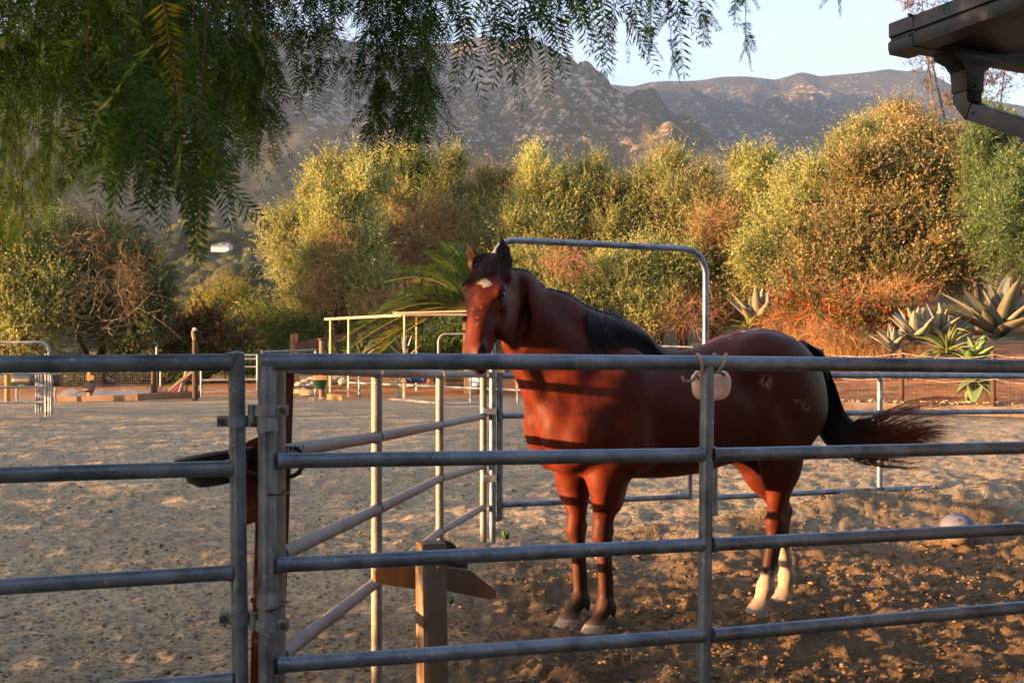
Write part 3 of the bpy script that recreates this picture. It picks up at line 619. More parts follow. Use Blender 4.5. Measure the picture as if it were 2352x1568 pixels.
for y in (945, 1097):
    b = MB(); c = P(1112, y, 7.9); b.lathe(c - np.array((0, 0, .03)), [(.026, 0), (.031, 0), (.031, .06), (.026, .06), (.026, 0)], 18); c2 = PA(1131, y); b.lathe(c2 - np.array((0, 0, .025)), [(.026, 0), (.031, 0), (.031, .05), (.026, .05), (.026, 0)], 18); b.beam(c + np.array((0, -.03, 0)), c2 + np.array((0.03, -.03, 0)), .02, .05); b.build('clamp', 'galvanised', ag)
bp = thing('pipe_fence', (X_at(2020, 9.0), 9.0, .3), 'grey pipe panel behind the tail at the back of the pen', 'fence panel', 'pipe panels around the pens')
ZB = lambda x: 1 / (1 / 8.45 + (x - 1622) * (1 / 9.6 - 1 / 8.45) / (2352 - 1622))
PB = lambda x, y: P(x, y, ZB(x))
rail(bp, [PB(1640, 861), PB(2020, 862), PB(2480, 864)], .0245, n=14, weld=(True, False))
for a, b_, c_ in ((953, 947.5, 943.5), (1049, 1036, 1023), (1142, 1124.5, 1105)):
    rail(bp, [PB(1640, a), PB(2013, b_)], .0215, n=14); rail(bp, [PB(2027, b_), PB(2480, c_)], .0215, n=14, weld=(True, False))
post(bp, PB(2021, 863), PB(2020, 1262), .0235, n=14, cap=False); post(bp, PB(1642, 863), PB(1642, 1262), .0235, n=14, cap=True)
post(bp, PB(2482, 863), PB(2482, 1262), .0235, n=14)

# ---------------------------------------------------------------- the horse
def WB(w):
    w = np.asarray(w, float); dx = w[..., 0] - HO[0]; dy = w[..., 1] - HO[1]
    return np.stack([hca * dx + hsa * dy, hsa * dx - hca * dy, w[..., 2]], -1)
# head frame
HPOLL = P(1126, 600, 5.52); yaw = math.radians(24); dfw = np.array((-math.sin(yaw), -math.cos(yaw), 0)); hl = np.array((math.cos(yaw), -math.sin(yaw), 0))
he = nrm(dfw * .235 + np.array((0, 0, -.54))); hn = nrm(dfw * .54 + np.array((0, 0, .235)))
def HD(s, l, n): return WB(HPOLL + he * s + hl * l + hn * n)
def hvec(v): return nrm(WB(np.asarray(v) + np.array((HO[0], HO[1], 0.))))
HE, HL, HN = hvec(he), hvec(hl), hvec(hn)

gs = .0095; lo = np.array((-.98, -.40, -.02)); hi_ = np.array((1.72, .40, 2.22)); dims = np.ceil((hi_ - lo) / gs).astype(int)
D = np.full(dims, .6, np.float32)
ax_ = [lo[i] + gs * np.arange(dims[i]) for i in range(3)]
def region(pmin, pmax, pad):
    a = np.maximum(np.floor((np.asarray(pmin) - pad - lo) / gs).astype(int), 0); b = np.minimum(np.ceil((np.asarray(pmax) + pad - lo) / gs).astype(int) + 1, dims)
    sl_ = tuple(slice(a[i], b[i]) for i in range(3))
    return sl_, np.meshgrid(ax_[0][sl_[0]], ax_[1][sl_[1]], ax_[2][sl_[2]], indexing='ij')
def blend(sl_, d, k, cut=False):
    A = D[sl_]
    if cut:
        h = np.maximum(k - np.abs(A + d), 0) / k; D[sl_] = np.maximum(A, -d) + h * h * k * .25
    else:
        h = np.maximum(k - np.abs(A - d), 0) / k; D[sl_] = np.minimum(A, d) - h * h * k * .25
def seg(p0, p1, a, b, w=(0, 1, 0), k=.05, cut=False):
    p0 = np.asarray(p0, float); p1 = np.asarray(p1, float); w = nrm(w); R_ = max(*a, *b)
    sl_, (X, Y, Z) = region(np.minimum(p0, p1) - R_, np.maximum(p0, p1) + R_, k + .03)
    d = p1 - p0; L2 = d @ d; t = np.clip(((X - p0[0]) * d[0] + (Y - p0[1]) * d[1] + (Z - p0[2]) * d[2]) / L2, 0, 1)
    qx, qy, qz = X - p0[0] - t * d[0], Y - p0[1] - t * d[1], Z - p0[2] - t * d[2]
    la = qx * w[0] + qy * w[1] + qz * w[2]; rest2 = np.maximum(qx * qx + qy * qy + qz * qz - la * la, 0)
    HLt = a[0] + (b[0] - a[0]) * t; HNt = a[1] + (b[1] - a[1]) * t
    blend(sl_, ((np.sqrt((la / HLt) ** 2 + rest2 / HNt ** 2) - 1) * np.minimum(HLt, HNt)).astype(np.float32), k, cut)
def ell(c, r, A=None, k=.05, cut=False):
    c = np.asarray(c, float); R_ = max(r); A = np.eye(3) if A is None else np.array([nrm(a) for a in A])
    sl_, (X, Y, Z) = region(c - R_, c + R_, k + .03); q = [(X - c[0]) * a[0] + (Y - c[1]) * a[1] + (Z - c[2]) * a[2] for a in A]
    m_ = np.sqrt((q[0] / r[0]) ** 2 + (q[1] / r[1]) ** 2 + (q[2] / r[2]) ** 2); m2 = np.sqrt((q[0] / r[0] ** 2) ** 2 + (q[1] / r[1] ** 2) ** 2 + (q[2] / r[2] ** 2) ** 2)
    blend(sl_, (m_ * (m_ - 1) / np.maximum(m2, 1e-4)).astype(np.float32), k, cut)
def rot2(deg):                             # axes turned in the along/up plane
    a = math.radians(deg); return [(math.cos(a), 0, math.sin(a)), (0, 1, 0), (-math.sin(a), 0, math.cos(a))]

# trunk as a run of egg-shaped sections
su = np.array([-.31, -.26, -.16, 0, .15, .30, .42, .55, .70, .85, .98, 1.12, 1.25, 1.36, 1.455, 1.525])
zt = np.array([1.22, 1.33, 1.45, 1.545, 1.59, 1.585, 1.545, 1.512, 1.53, 1.582, 1.628, 1.655, 1.642, 1.60, 1.53, 1.40])
zb = np.array([1.10, 1.0, .92, .87, .832, .815, .812, .815, .828, .865, .92, .98, 1.02, 1.05, 1.07, 1.16])
ww = np.array([.05, .12, .185, .225, .245, .26, .27, .277, .28, .275, .27, .265, .25, .225, .175, .08])
kk = np.array([0, 0, .15, .35, .52, .58, .48, .36, .28, .24, .22, .20, .18, .15, .1, 0])
sl_, (X, Y, Z) = region((-.36, -.32, .75), (1.6, .32, 1.72), .02)
def ipl(a): return np.interp(X, su, a)
ZT, ZB_, WW, KK = ipl(zt), ipl(zb), ipl(ww), ipl(kk); zc, hh = (ZT + ZB_) / 2, (ZT + ZB_ * -1) / 2
tt = (Z - zc) / hh; wq = WW * (1 - KK * np.clip(tt, 0, 1.2) ** 1.2) ; d = (np.sqrt((np.abs(Y) / wq) ** 2.25 + np.abs(tt) ** 2.25) ** (2 / 2.25) - 1) * np.minimum(wq, hh)
d = np.maximum(d, np.maximum(-.31 - X, X - 1.53)); blend(sl_, d.astype(np.float32), .04)
# neck
vN = (.0, .005, .02, .03)
seg((.12, 0, 1.24), (-.06, 0, 1.38), (.18, .30), (.145, .265), k=.10)
seg((-.06, 0, 1.38), (-.25, .0, 1.575), (.138, .255), (.090, .182), k=.07)
seg((-.25, .0, 1.575), (-.43, .012, 1.765), (.090, .182), (.060, .134), k=.06)
seg((-.43, .012, 1.765), HD(.075, 0, -.095), (.058, .138), (.058, .090), k=.03)
for u0, z0 in ((-.10, 1.66), (.08, 1.59), (.22, 1.56)): ell((u0, 0, z0), (.16, .05, .09), rot2(-38 if u0 < 0 else -18), k=.08)   # crest
for s in (1, -1):                          # muscles of the neck and the groove of the throat
    seg((-.40, s * .055, 1.74), (-.02, s * .135, 1.30), (.035, .055), (.05, .09), k=.06)
# shoulder, breast, upper arm
for s in (1, -1):
    seg((-.46, s * .030, 1.54), (-.28, s * .055, 1.22), (.026, .030), (.040, .045), k=.035); ell((-.135, s * .205, 1.06), (.075, .045, .085), rot2(-20), k=.04)
    seg((-.26, s * .150, 1.20), (-.20, s * .170, .96), (.010, .014), (.012, .016), k=.045, cut=True)
    seg((.10, s * .235, 1.20), (.20, s * .245, 1.0), (.010, .014), (.010, .014), k=.05, cut=True)
for s in (1, -1):
    ell((.08, s * .165, 1.22), (.13, .085, .30), rot2(-24), k=.09)
    ell((-.10, s * .17, 1.08), (.13, .085, .17), rot2(-25), k=.07)
    ell((.17, s * .19, 1.02), (.14, .075, .155), rot2(30), k=.07)
    ell((-.215, s * .095, 1.085), (.105, .095, .165), rot2(12), k=.05)
    ell((-.13, s * .10, .96), (.11, .075, .09), rot2(20), k=.05)
    seg((.30, s * .292, 1.16), (.25, s * .262, .92), (.012, .02), (.012, .02), k=.08, cut=True)
seg((-.345, 0, 1.16), (-.27, 0, .90), (.012, .02), (.015, .03), k=.045, cut=True)
ell((.02, 0, .905), (.20, .12, .07), k=.06)
# fore legs
def foreleg(s, J):
    w = (0, 1, 0); p = [np.array(q, float) for q in J]; ra = rot2(0)
    seg((p[0][0] + .04, s * .160, 1.00), p[1], (.098, .140), (.078, .105), k=.07)
    seg(p[1], p[2], (.078, .105), (.046, .056), k=.03)
    ell(p[1] + np.array((-.045, s * .018, -.03)), (.045, .045, .12), k=.03)
    ell(p[1] + np.array((.05, s * .01, -.04)), (.045, .042, .13), k=.03)
    ell(p[3] + np.array((-.008, 0, .0)), (.053, .050, .072), k=.025); ell(p[3] + np.array((.04, 0, .012)), (.026, .027, .042), k=.02)
    seg(p[3], p[4], (.036, .036), (.030, .030), k=.02); seg(p[3] + np.array((.030, 0, -.02)), p[4] + np.array((.032, 0, .02)), (.021, .021), (.022, .022), k=.02)
    ell(p[4], (.045, .043, .048), k=.02); ell(p[4] + np.array((.034, 0, -.016)), (.026, .027, .036), k=.02)
    seg(p[4], p[5], (.038, .039), (.041, .042), k=.02); ell(p[5] + np.array((-.006, 0, -.012)), (.056, .052, .026), k=.015)
    seg(p[4] + np.array((.052, 0, -.02)), p[4] + np.array((.060, 0, -.075)), (.012, .018), (.005, .008), k=.02)
FL = [(.06, .155, .98), (.035, .152, .83), (.022, .138, .62), (.015, .135, .545), (.032, .132, .170), (-.012, .132, .088)]
FR = [(.05, -.175, .98), (.018, -.168, .83), (.012, -.132, .62), (.006, -.128, .540), (.022, -.122, .160), (-.030, -.122, .072)]
foreleg(1, FL); foreleg(-1, FR)
# hindquarters
for s in (1, -1):
    ell((1.06, s * .17, 1.40), (.22, .10, .20), rot2(-30), k=.09)
    ell((1.26, s * .15, 1.27), (.19, .115, .30), rot2(12), k=.09)
    ell((1.385, s * .11, 1.26), (.128, .10, .22), rot2(14), k=.07)
    seg((.92, s * .255, 1.47), (.95, s * .27, 1.45), (.018, .03), (.018, .03), k=.05)
seg((1.555, 0, 1.42), (1.47, 0, .95), (.014, .03), (.03, .06), k=.05, cut=True)
def hindleg(s, st, J):
    p = [np.array(q, float) for q in J]; stf = np.array(st, float)
    ell(stf, (.14, .085, .165), rot2(12), k=.09)
    seg((stf[0] + .20, s * .165, 1.16), p[0], (.105, .17), (.074, .110), k=.08)
    seg(stf + np.array((.04, 0, -.06)), p[0], (.072, .10), (.070, .095), k=.06)
    seg(p[0], p[1], (.074, .102), (.048, .058), k=.04)
    ell(p[2], (.062, .048, .080), rot2(-8), k=.03)
    hk = p[2] + np.array((.060, 0, .058)); ell(hk, (.026, .026, .042), k=.03)
    seg(hk, p[0] + np.array((.09, 0, .04)), (.016, .018), (.03, .04), k=.03)
    seg(hk, p[2] + np.array((.035, 0, -.10)), (.022, .022), (.024, .024), k=.025)
    seg(p[2], p[3], (.038, .040), (.033, .033), k=.02); seg(p[2] + np.array((.036, 0, -.08)), p[3] + np.array((.034, 0, .02)), (.021, .022), (.022, .022), k=.02)
    ell(p[3], (.048, .046, .052), k=.02); ell(p[3] + np.array((.036, 0, -.018)), (.028, .028, .040), k=.02)
    seg(p[3], p[4], (.041, .042), (.044, .045), k=.02); ell(p[4] + np.array((-.006, 0, -.012)), (.058, .054, .028), k=.015)
HLJ = [hp(1793, 1075, .155), hp(1782, 1150, .14), hp(1780, 1195, .132), hp(1757, 1347, .13), hp(1749, 1380, .13)]
HRJ = [hp(1755, 1085, -.15), hp(1785, 1155, -.135), hp(1790, 1195, -.13), hp(1806, 1322, -.13), hp(1803, 1354, -.13)]
HLJ[0][0] += .0
hindleg(1, (1.05, .185, 1.10), HLJ); hindleg(-1, (1.08, -.185, 1.04), HRJ)
# flank hollow and belly fold
for s in (1, -1): seg((.925, s * .292, 1.34), (.955, s * .285, 1.06), (.010, .014), (.012, .016), k=.07, cut=True); ell((1.02, s * .225, 1.10), (.065, .05, .12), rot2(14), k=.05)
for s in (1, -1):
    ell((.90, s * .30, 1.36), (.08, .05, .11), rot2(-20), k=.09, cut=True)
    seg((.84, s * .17, .97), (1.0, s * .20, 1.08), (.03, .045), (.04, .08), k=.08)
# dock of the tail
seg((1.46, 0, 1.555), (1.585, 0, 1.50), (.035, .035), (.032, .032), k=.04); seg((1.585, 0, 1.50), (1.64, 0, 1.36), (.032, .032), (.026, .026), k=.03)
# head
seg(HD(.05, 0, -.045), HD(.20, 0, -.045), (.080, .078), (.104, .095), HL, k=.03)
seg(HD(.20, 0, -.04), HD(.36, 0, -.030), (.090, .088), (.060, .064), HL, k=.03)
seg(HD(.36, 0, -.030), HD(.49, 0, -.038), (.058, .064), (.056, .058), HL, k=.03)
seg(HD(.12, 0, .022), HD(.48, 0, .010), (.050, .020), (.030, .016), HL, k=.03)     # flat of the face
for s in (1, -1):
    ell(HD(.222, s * .062, -.165), (.138, .036, .140), [HE, HL, HN], k=.022)             # jowl
    ell(HD(.170, s * .088, .008), (.044, .028, .028), [HE, HL, HN], k=.02)             # brow
    seg(HD(.215, s * .090, -.030), HD(.375, s * .060, -.028), (.014, .014), (.010, .010), HL, k=.02)  # cheek ridge
    ell(HD(.495, s * .040, -.002), (.042, .028, .028), [HE, HL, HN], k=.02)            # nostril lobe
    ell(HD(.30, s * .080, -.062), (.055, .016, .030), [HE, HL, HN], k=.03, cut=True)
    ell(HD(.100, s * .102, .002), (.030, .013, .020), [HE, HL, HN], k=.03, cut=True)  # hollow above the eye
    ell(HD(.186, s * .112, -.006), (.020, .015, .015), [HE, HL, HN], k=.012, cut=True)
    ell(HD(.500, s * .064, .006), (.028, .018, .014), [HE, HL, HN], k=.012, cut=True)
seg(HD(.24, 0, -.150), HD(.49, 0, -.100), (.055, .052), (.036, .034), HL, k=.03)
ell(HD(.535, 0, -.036), (.042, .054, .042), [HE, HL, HN], k=.025); ell(HD(.535, 0, -.100), (.040, .038, .034), [HE, HL, HN], k=.025)
for s in (1, -1): seg(HD(.46, s * .064, -.074), HD(.58, s * .045, -.072), (.010, .005), (.02, .005), HL, k=.008, cut=True)
for s in (1, -1): seg(HD(.03, s * .095, -.215), HD(.16, s * .098, -.300), (.012, .016), (.014, .018), HL, k=.05, cut=True); seg(HD(.16, s * .098, -.300), HD(.34, s * .07, -.325), (.014, .018), (.02, .022), HL, k=.05, cut=True)
# ears
EARS = []
for s, tipx, tipy, bx in ((1, 1153, 545, .062), (-1, 1074, 553, .062)):
    bpt = HD(.066, s * .074, -.050); tip = WB(P(tipx, tipy, 5.52 + (.0 if s > 0 else .04))); d_ = tip - bpt; L_ = np.linalg.norm(d_); EARS.append((bpt, tip))
    face = nrm(HN * .75 + HL * s * .45); lat = nrm(np.cross(d_, face)); face = nrm(np.cross(lat, d_))
    a0, a1, a2, a3 = bpt, bpt + d_ * .42 + lat * .004 * s, bpt + d_ * .70, tip
    seg(a0, a1, (.036, .036), (.047, .030), lat, k=.02); seg(a1, a2, (.047, .030), (.033, .018), lat, k=.012); seg(a2, a3, (.033, .018), (.006, .007), lat, k=.01)
    seg(bpt + d_ * .27 + face * .025, bpt + d_ * .50 + face * .021, (.029, .017), (.029, .015), lat, k=.012, cut=True); seg(bpt + d_ * .50 + face * .021, bpt + d_ * .82 + face * .012, (.029, .015), (.010, .006), lat, k=.012, cut=True)

# surface nets
sgn = D < 0
c0 = sgn[:-1, :-1, :-1].astype(np.int8)
cnt = sum(sgn[i:dims[0] - 1 + i, j:dims[1] - 1 + j, k_:dims[2] - 1 + k_].astype(np.int8) for i in (0, 1) for j in (0, 1) for k_ in (0, 1))
act = (cnt > 0) & (cnt < 8); idx = np.argwhere(act); cid = np.full(act.shape, -1, np.int32); cid[act] = np.arange(len(idx))
cor = [(i, j, k_) for i in (0, 1) for j in (0, 1) for k_ in (0, 1)]
val = np.stack([D[idx[:, 0] + i, idx[:, 1] + j, idx[:, 2] + k_] for i, j, k_ in cor], 1)
acc = np.zeros((len(idx), 3)); num = np.zeros(len(idx))
for a in range(8):
    for b_ in range(a + 1, 8):
        if sum(abs(cor[a][q] - cor[b_][q]) for q in range(3)) != 1: continue
        m_ = (val[:, a] < 0) != (val[:, b_] < 0); den = val[:, a] - val[:, b_]; t_ = np.where(m_, val[:, a] / np.where(m_, den, 1), 0)
        pt_ = np.array(cor[a])[None] + t_[:, None] * (np.array(cor[b_]) - np.array(cor[a]))[None]; acc[m_] += pt_[m_]; num[m_] += 1
HV = lo + gs * (idx + acc / num[:, None]); quads = []
for axis in range(3):
    s0 = [slice(None)] * 3; s1 = [slice(None)] * 3; s0[axis] = slice(0, -1); s1[axis] = slice(1, None); A_, B2 = sgn[tuple(s0)], sgn[tuple(s1)]
    e = np.argwhere(A_ != B2); o1, o2 = [(1, 2), (2, 0), (0, 1)][axis]
    e = e[(e[:, o1] > 0) & (e[:, o2] > 0) & (e[:, o1] < dims[o1] - 1) & (e[:, o2] < dims[o2] - 1)]
    def cidx(da, db):
        q = e.copy(); q[:, o1] -= da; q[:, o2] -= db; return cid[q[:, 0], q[:, 1], q[:, 2]]
    Q = np.stack([cidx(1, 1), cidx(0, 1), cidx(0, 0), cidx(1, 0)], 1); fl = A_[e[:, 0], e[:, 1], e[:, 2]]; Q[fl] = Q[fl][:, ::-1]; quads.append(Q)
HQ = np.concatenate(quads); HQ = HQ[(HQ >= 0).all(1)]
E2 = np.concatenate([HQ[:, [0, 1]], HQ[:, [1, 2]], HQ[:, [2, 3]], HQ[:, [3, 0]]])
deg = np.bincount(E2.ravel(), minlength=len(HV)).astype(float)
for it, lam in enumerate((.5, -.52, .5, -.52, .5, -.5, .4)):
    s_ = np.stack([np.bincount(E2[:, 0], HV[E2[:, 1], q], len(HV)) + np.bincount(E2[:, 1], HV[E2[:, 0], q], len(HV)) for q in range(3)], 1) / deg[:, None]
    HV = HV + lam * (s_ - HV)
# keep the largest connected sheet only
lab = np.arange(len(HV))
for _ in range(400):
    nl = lab.copy(); np.minimum.at(nl, E2[:, 0], lab[E2[:, 1]]); np.minimum.at(nl, E2[:, 1], lab[E2[:, 0]]); nl = nl[nl]
    if (nl == lab).all(): break
    lab = nl
main = np.bincount(lab, minlength=len(HV)).argmax(); keep = lab == main; rem = np.cumsum(keep) - 1; HQ = rem[HQ[keep[HQ].all(1)]]; HV = HV[keep]

# coat: bay with black points, white hind socks, star, grey muzzle
u_, v_, z_ = HV.T; nz = fbm(u_ * 14 + v_ * 9, z_ * 14 + v_ * 5, 7, 4); nzf = fbm(u_ * 60 + v_ * 40, z_ * 60 + v_ * 20, 9, 2)
C = np.array([.092, .0140, .0050])[None] * (1 + .26 * nz[:, None] + .14 * nzf[:, None])
def mixto(mask, c):
    global C
    mask = np.clip(mask, 0, 1)[:, None]; C = C * (1 - mask) + np.array(c)[None] * mask
mixto(.35 * sstep(1.25, .95, z_) * sstep(.3, .6, u_) , (.075, .019, .010))
mixto(.30 * sstep(1.40, 1.66, z_) * sstep(.2, .5, u_), (.075, .021, .013))
mixto(.55 * sstep(.05, .40, u_) * sstep(.70, .85, z_), (.048, .0125, .0068)); mixto(.35 * sstep(1.35, 1.55, z_) * sstep(-.6, -.3, u_) * (u_ < .2), (.055, .014, .007))  # flank, back and upper neck darkened: shade deepened in the coat colour
blk = sstep(.66, .36, z_ + .05 * nz) ; mixto(blk * .84, (.022, .013, .010))
mixto(sstep(.30, .10, z_ + .03 * nz) * (u_ < .6) * .55, (.045, .033, .028))
mixto(sstep(.115, .07, z_ + .01 * nz) * (u_ < .6) * .8, (.16, .10, .07))
fr = ((u_ < .02) & (u_ > -.2)); mixto(.55 * sstep(.60, .40, z_) * sstep(.14, .22, z_) * sstep(.02, -.04, u_ - .015) * (u_ < .6), (.085, .024, .011))
mixto(((u_ > .8) & (v_ > 0)) * sstep(.285, .240, z_ + .05 * nz + .02 * nzf + .25 * (u_ - 1.09)), (.31, .245, .185))
mixto(((u_ > .8) & (v_ < 0)) * sstep(.360, .308, z_ + .05 * nz + .02 * nzf - .12 * (u_ - 1.42)), (.31, .245, .185))
mixto(((u_ > .8)) * sstep(.16, .03, z_ + .03 * nz) * .75, (.22, .15, .10))
rel = BW(HV) - HPOLL; hs_, hl_, hn_ = rel @ he, rel @ hl, rel @ hn; inh = (hs_ > -.25) & (hs_ < .7) & (np.abs(hl_) < .15) & (hn_ > -.24) & (hn_ < .12)
mixto(inh * sstep(.42, .55, hs_ + .03 * nz) * .6, (.050, .019, .011))
mixto(inh * sstep(.54, .60, hs_) * sstep(-.06, -.10, hn_) * .35, (.07, .05, .045))
for s in (1, -1):
    dn = np.linalg.norm(HV - HD(.500, s * .062, .004), axis=1); mixto(sstep(.040, .018, dn), (.010, .008, .008))
    de = np.linalg.norm(HV - HD(.184, s * .102, -.006), axis=1); mixto(sstep(.058, .030, de) * .92, (.012, .007, .006))
    dj = np.linalg.norm(HV - HD(.24, s * .06, -.10), axis=1); mixto(sstep(.12, .04, dj) * .22, (.17, .05, .025))
st_ = np.abs(hs_ - .150 - .006 * nz) / .032 + np.abs(hl_ - .016 - .3 * (hs_ - .15)) / .040; mixto((inh & (hn_ > .0)) * sstep(1.15, .85, st_ + .18 * nzf), (.62, .50, .38))
for q in ((.28, .020), (.285, -.022), (.335, .012), (.375, .014), (.365, .020)): mixto((inh & (hn_ > -.02)) * sstep(.008, .002, np.hypot(hs_ - q[0], hl_ - q[1])) * .45, (.40, .27, .2))
for eb, et in EARS:
    ev = et - eb; q_ = HV - eb; tq_ = np.clip((q_ @ ev) / (ev @ ev), .0, 1); de_ = np.linalg.norm(q_ - tq_[:, None] * ev, axis=1); mixto(sstep(.062, .045, de_) * sstep(-.2, .15, tq_) * .92, (.020, .007, .005))
top = inh & (hs_ < .02); mixto(top * sstep(-.03, -.11, hs_ + .02 * nz) * .72, (.016, .009, .008))
mixto(sstep(.05, .0, hs_ + .0) * inh * .35, (.05, .016, .010))
mixto(sstep(1.44, 1.50, u_) * (np.abs(v_) < .06) * (z_ > 1.25), (.012, .008, .008))
# pale dust and scuffs on croup and flank
ridge = sstep(.035, .010, np.abs(v_ - .045)) * sstep(.82, .92, u_) * sstep(1.16, 1.08, u_) * (z_ > 1.4) * sstep(.15, .5, fbm(u_ * 26, v_ * 60, 17, 3)); mixto(ridge * .8, (.52, .42, .38))
pv_ = hp(1763, 878, .27); dd = np.hypot((u_ - pv_[0]) / .035, (z_ - pv_[2]) / .05); mixto((v_ > .1) * sstep(1.2, .2, dd) * sstep(0., .5, nzf + .2) * .45, (.40, .33, .30))
pq = hp(1430, 1135, .2); dd = np.hypot((u_ - pq[0] - .3 * (z_ - pq[2])) / .03, (z_ - pq[2]) / .09); mixto((v_ > .08) * sstep(1.2, .2, dd) * .35, (.30, .20, .16))
m, t, o = new_mat('coat'); p = N(t, 'ShaderNodeBsdfPrincipled'); a = N(t, 'ShaderNodeAttribute', attribute_name='Col'); co = objco(t)
f = noise(t, 90, 3, .6, objco(t, (1, 1, .35))); vn = noise(t, 11, 5, .6, co)
t.links.new(mixc(t, 1.0, a.outputs[0], ramp(t, [(.25, (.78, .78, .78)), (.75, (1.18, 1.18, 1.18))], f), 'MULTIPLY'), p.inputs[0]); p.inputs['Roughness'].default_value = .56; p.inputs['Specular IOR Level'].default_value = .16

ad = N(t, 'ShaderNodeMath', operation='MULTIPLY_ADD'); t.links.new(vn, ad.inputs[0]); ad.inputs[1].default_value = 2.2; t.links.new(f, ad.inputs[2])
t.links.new(bump(t, ad.outputs[0], .20, .006), p.inputs['Normal']); t.links.new(p.outputs[0], o.inputs[0])
pmat('lid', (.010, .006, .005), (.016, .009, .008), 60, .6)
horse = thing('horse', (*BW((.6, 0, 0))[:2], 0), 'bay horse with a white star and white hind socks standing behind the pipe gate', 'horse')
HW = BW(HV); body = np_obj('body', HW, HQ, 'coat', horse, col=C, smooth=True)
bvh = BVHTree.FromPolygons([tuple(p_) for p_ in HW], [tuple(map(int, q)) for q in HQ])
# eyes
m, t, o = new_mat('eye'); p = N(t, 'ShaderNodeBsdfPrincipled'); p.inputs[0].default_value = (.008, .005, .004, 1); p.inputs['Roughness'].default_value = .18; t.links.new(p.outputs[0], o.inputs[0])
for s in (1, -1):
    b = MB(); b.ball(BW(HD(.186, s * .092, -.006)), .0180, 20, 14); b.build('eye', 'eye', horse, angle=90)
    # lids
    b = MB(); c = HD(.186, s * .094, -.006); pts = [BW(c + HE * math.cos(q) * .0205 + HN * math.sin(q) * .0145 + HL * s * (.009 - .006 * abs(math.cos(q)))) for q in np.linspace(0, 2 * math.pi, 25)]; b.tube(pts, .0036, 8, cap=False, up=(1, 0, 0)); b.build('eyelid', 'lid', horse, angle=90) if 'lid' in MATS else None
# hooves
m, t, o = new_mat('horn'); p = N(t, 'ShaderNodeBsdfPrincipled'); co = objco(t, (6, 6, 60)); t.links.new(ramp(t, [(.3, (.26, .20, .145)), (.7, (.42, .34, .26))], noise(t, 1.2, 5, .6, co)), p.inputs[0]); p.inputs['Roughness'].default_value = .7; t.links.new(bump(t, noise(t, 1.2, 5, .6, co), .4, .004), p.inputs['Normal']); t.links.new(p.outputs[0], o.inputs[0])
for q in (FL[5], FR[5], HLJ[4], HRJ[4]):
    q = np.array(q); gz = ground_z(*BW(q)[:2]) - .012; b = MB(); V = []; n = 28
    for f_, (r1, dz_) in enumerate(((.030, q[2] - .004), (.057, q[2] - .010), (.061, q[2] - .022), (.074, gz + .010), (.074, gz - .01))):
        u0 = q[0] - .008 - (.040 * (q[2] - .010 - dz_) / max(q[2] - .01 - gz, .02)); 
        for k_ in range(n):
            a_ = 2 * math.pi * k_ / n; hl2 = math.cos(a_); V.append(BW((u0 - r1 * hl2 * (1.08 if hl2 > 0 else .92), q[1] + r1 * .93 * math.sin(a_), dz_)))
    b.add(V, [(i * n + k_, i * n + (k_ + 1) % n, (i + 1) * n + (k_ + 1) % n, (i + 1) * n + k_) for i in range(4) for k_ in range(n)] + [tuple(range(n))]); b.build('hoof', 'horn', horse)
# hair
def strands(name, lines, r0, r1, cols, mat, parent):
    L_ = np.asarray(lines, float); n, k_, _ = L_.shape; tg = np.gradient(L_, axis=1); tg /= np.linalg.norm(tg, axis=2, keepdims=True) + 1e-9
    ref = np.array((.3, .2, .93)); u0 = np.cross(tg, ref); u0 /= np.linalg.norm(u0, axis=2, keepdims=True) + 1e-9; w0 = np.cross(tg, u0)
    rr = (np.asarray(r0).reshape(-1, 1) * (1 - np.linspace(0, 1, k_)[None]) ** .7 + r1)[..., None]
    ring = np.stack([L_ + rr * (u0 * math.cos(a_) + w0 * math.sin(a_)) for a_ in (0, 2.094, 4.189)], 2).reshape(-1, 3)
    i, j, q = np.meshgrid(np.arange(n), np.arange(k_ - 1), np.arange(3), indexing='ij'); b0 = (i * k_ + j) * 3; q2 = (q + 1) % 3
    Fs = np.stack([b0 + q, b0 + q2, b0 + 3 + q2, b0 + 3 + q], -1).reshape(-1, 4)
    return np_obj(name, ring, Fs, mat, parent, col=np.repeat(np.asarray(cols).reshape(-1, 3), 3, 0), smooth=True)
m, t, o = new_mat('hair'); p = N(t, 'ShaderNodeBsdfPrincipled'); a = N(t, 'ShaderNodeAttribute', attribute_name='Col'); t.links.new(a.outputs[0], p.inputs[0]); p.inputs['Roughness'].default_value = .42; p.inputs['Specular IOR Level'].default_value = .25; t.links.new(p.outputs[0], o.inputs[0])
def spline(pts, k_):
    pts = np.asarray(pts, float); tt_ = np.linspace(0, len(pts) - 1, k_); i = np.clip(tt_.astype(int), 0, len(pts) - 2); f_ = (tt_ - i)[:, None]
    g0 = np.gradient(pts, axis=0); p0, p1, m0, m1 = pts[i], pts[i + 1], g0[i], g0[i + 1]
    return (2 * f_ ** 3 - 3 * f_ ** 2 + 1) * p0 + (f_ ** 3 - 2 * f_ ** 2 + f_) * m0 + (-2 * f_ ** 3 + 3 * f_ ** 2) * p1 + (f_ ** 3 - f_ ** 2) * m1
rng = np.random.default_rng(11)
def project(pw, lift=.004):
    loc, no, ix, dist = bvh.find_nearest(Vector(tuple(pw))); return np.array(loc) + np.array(no) * lift
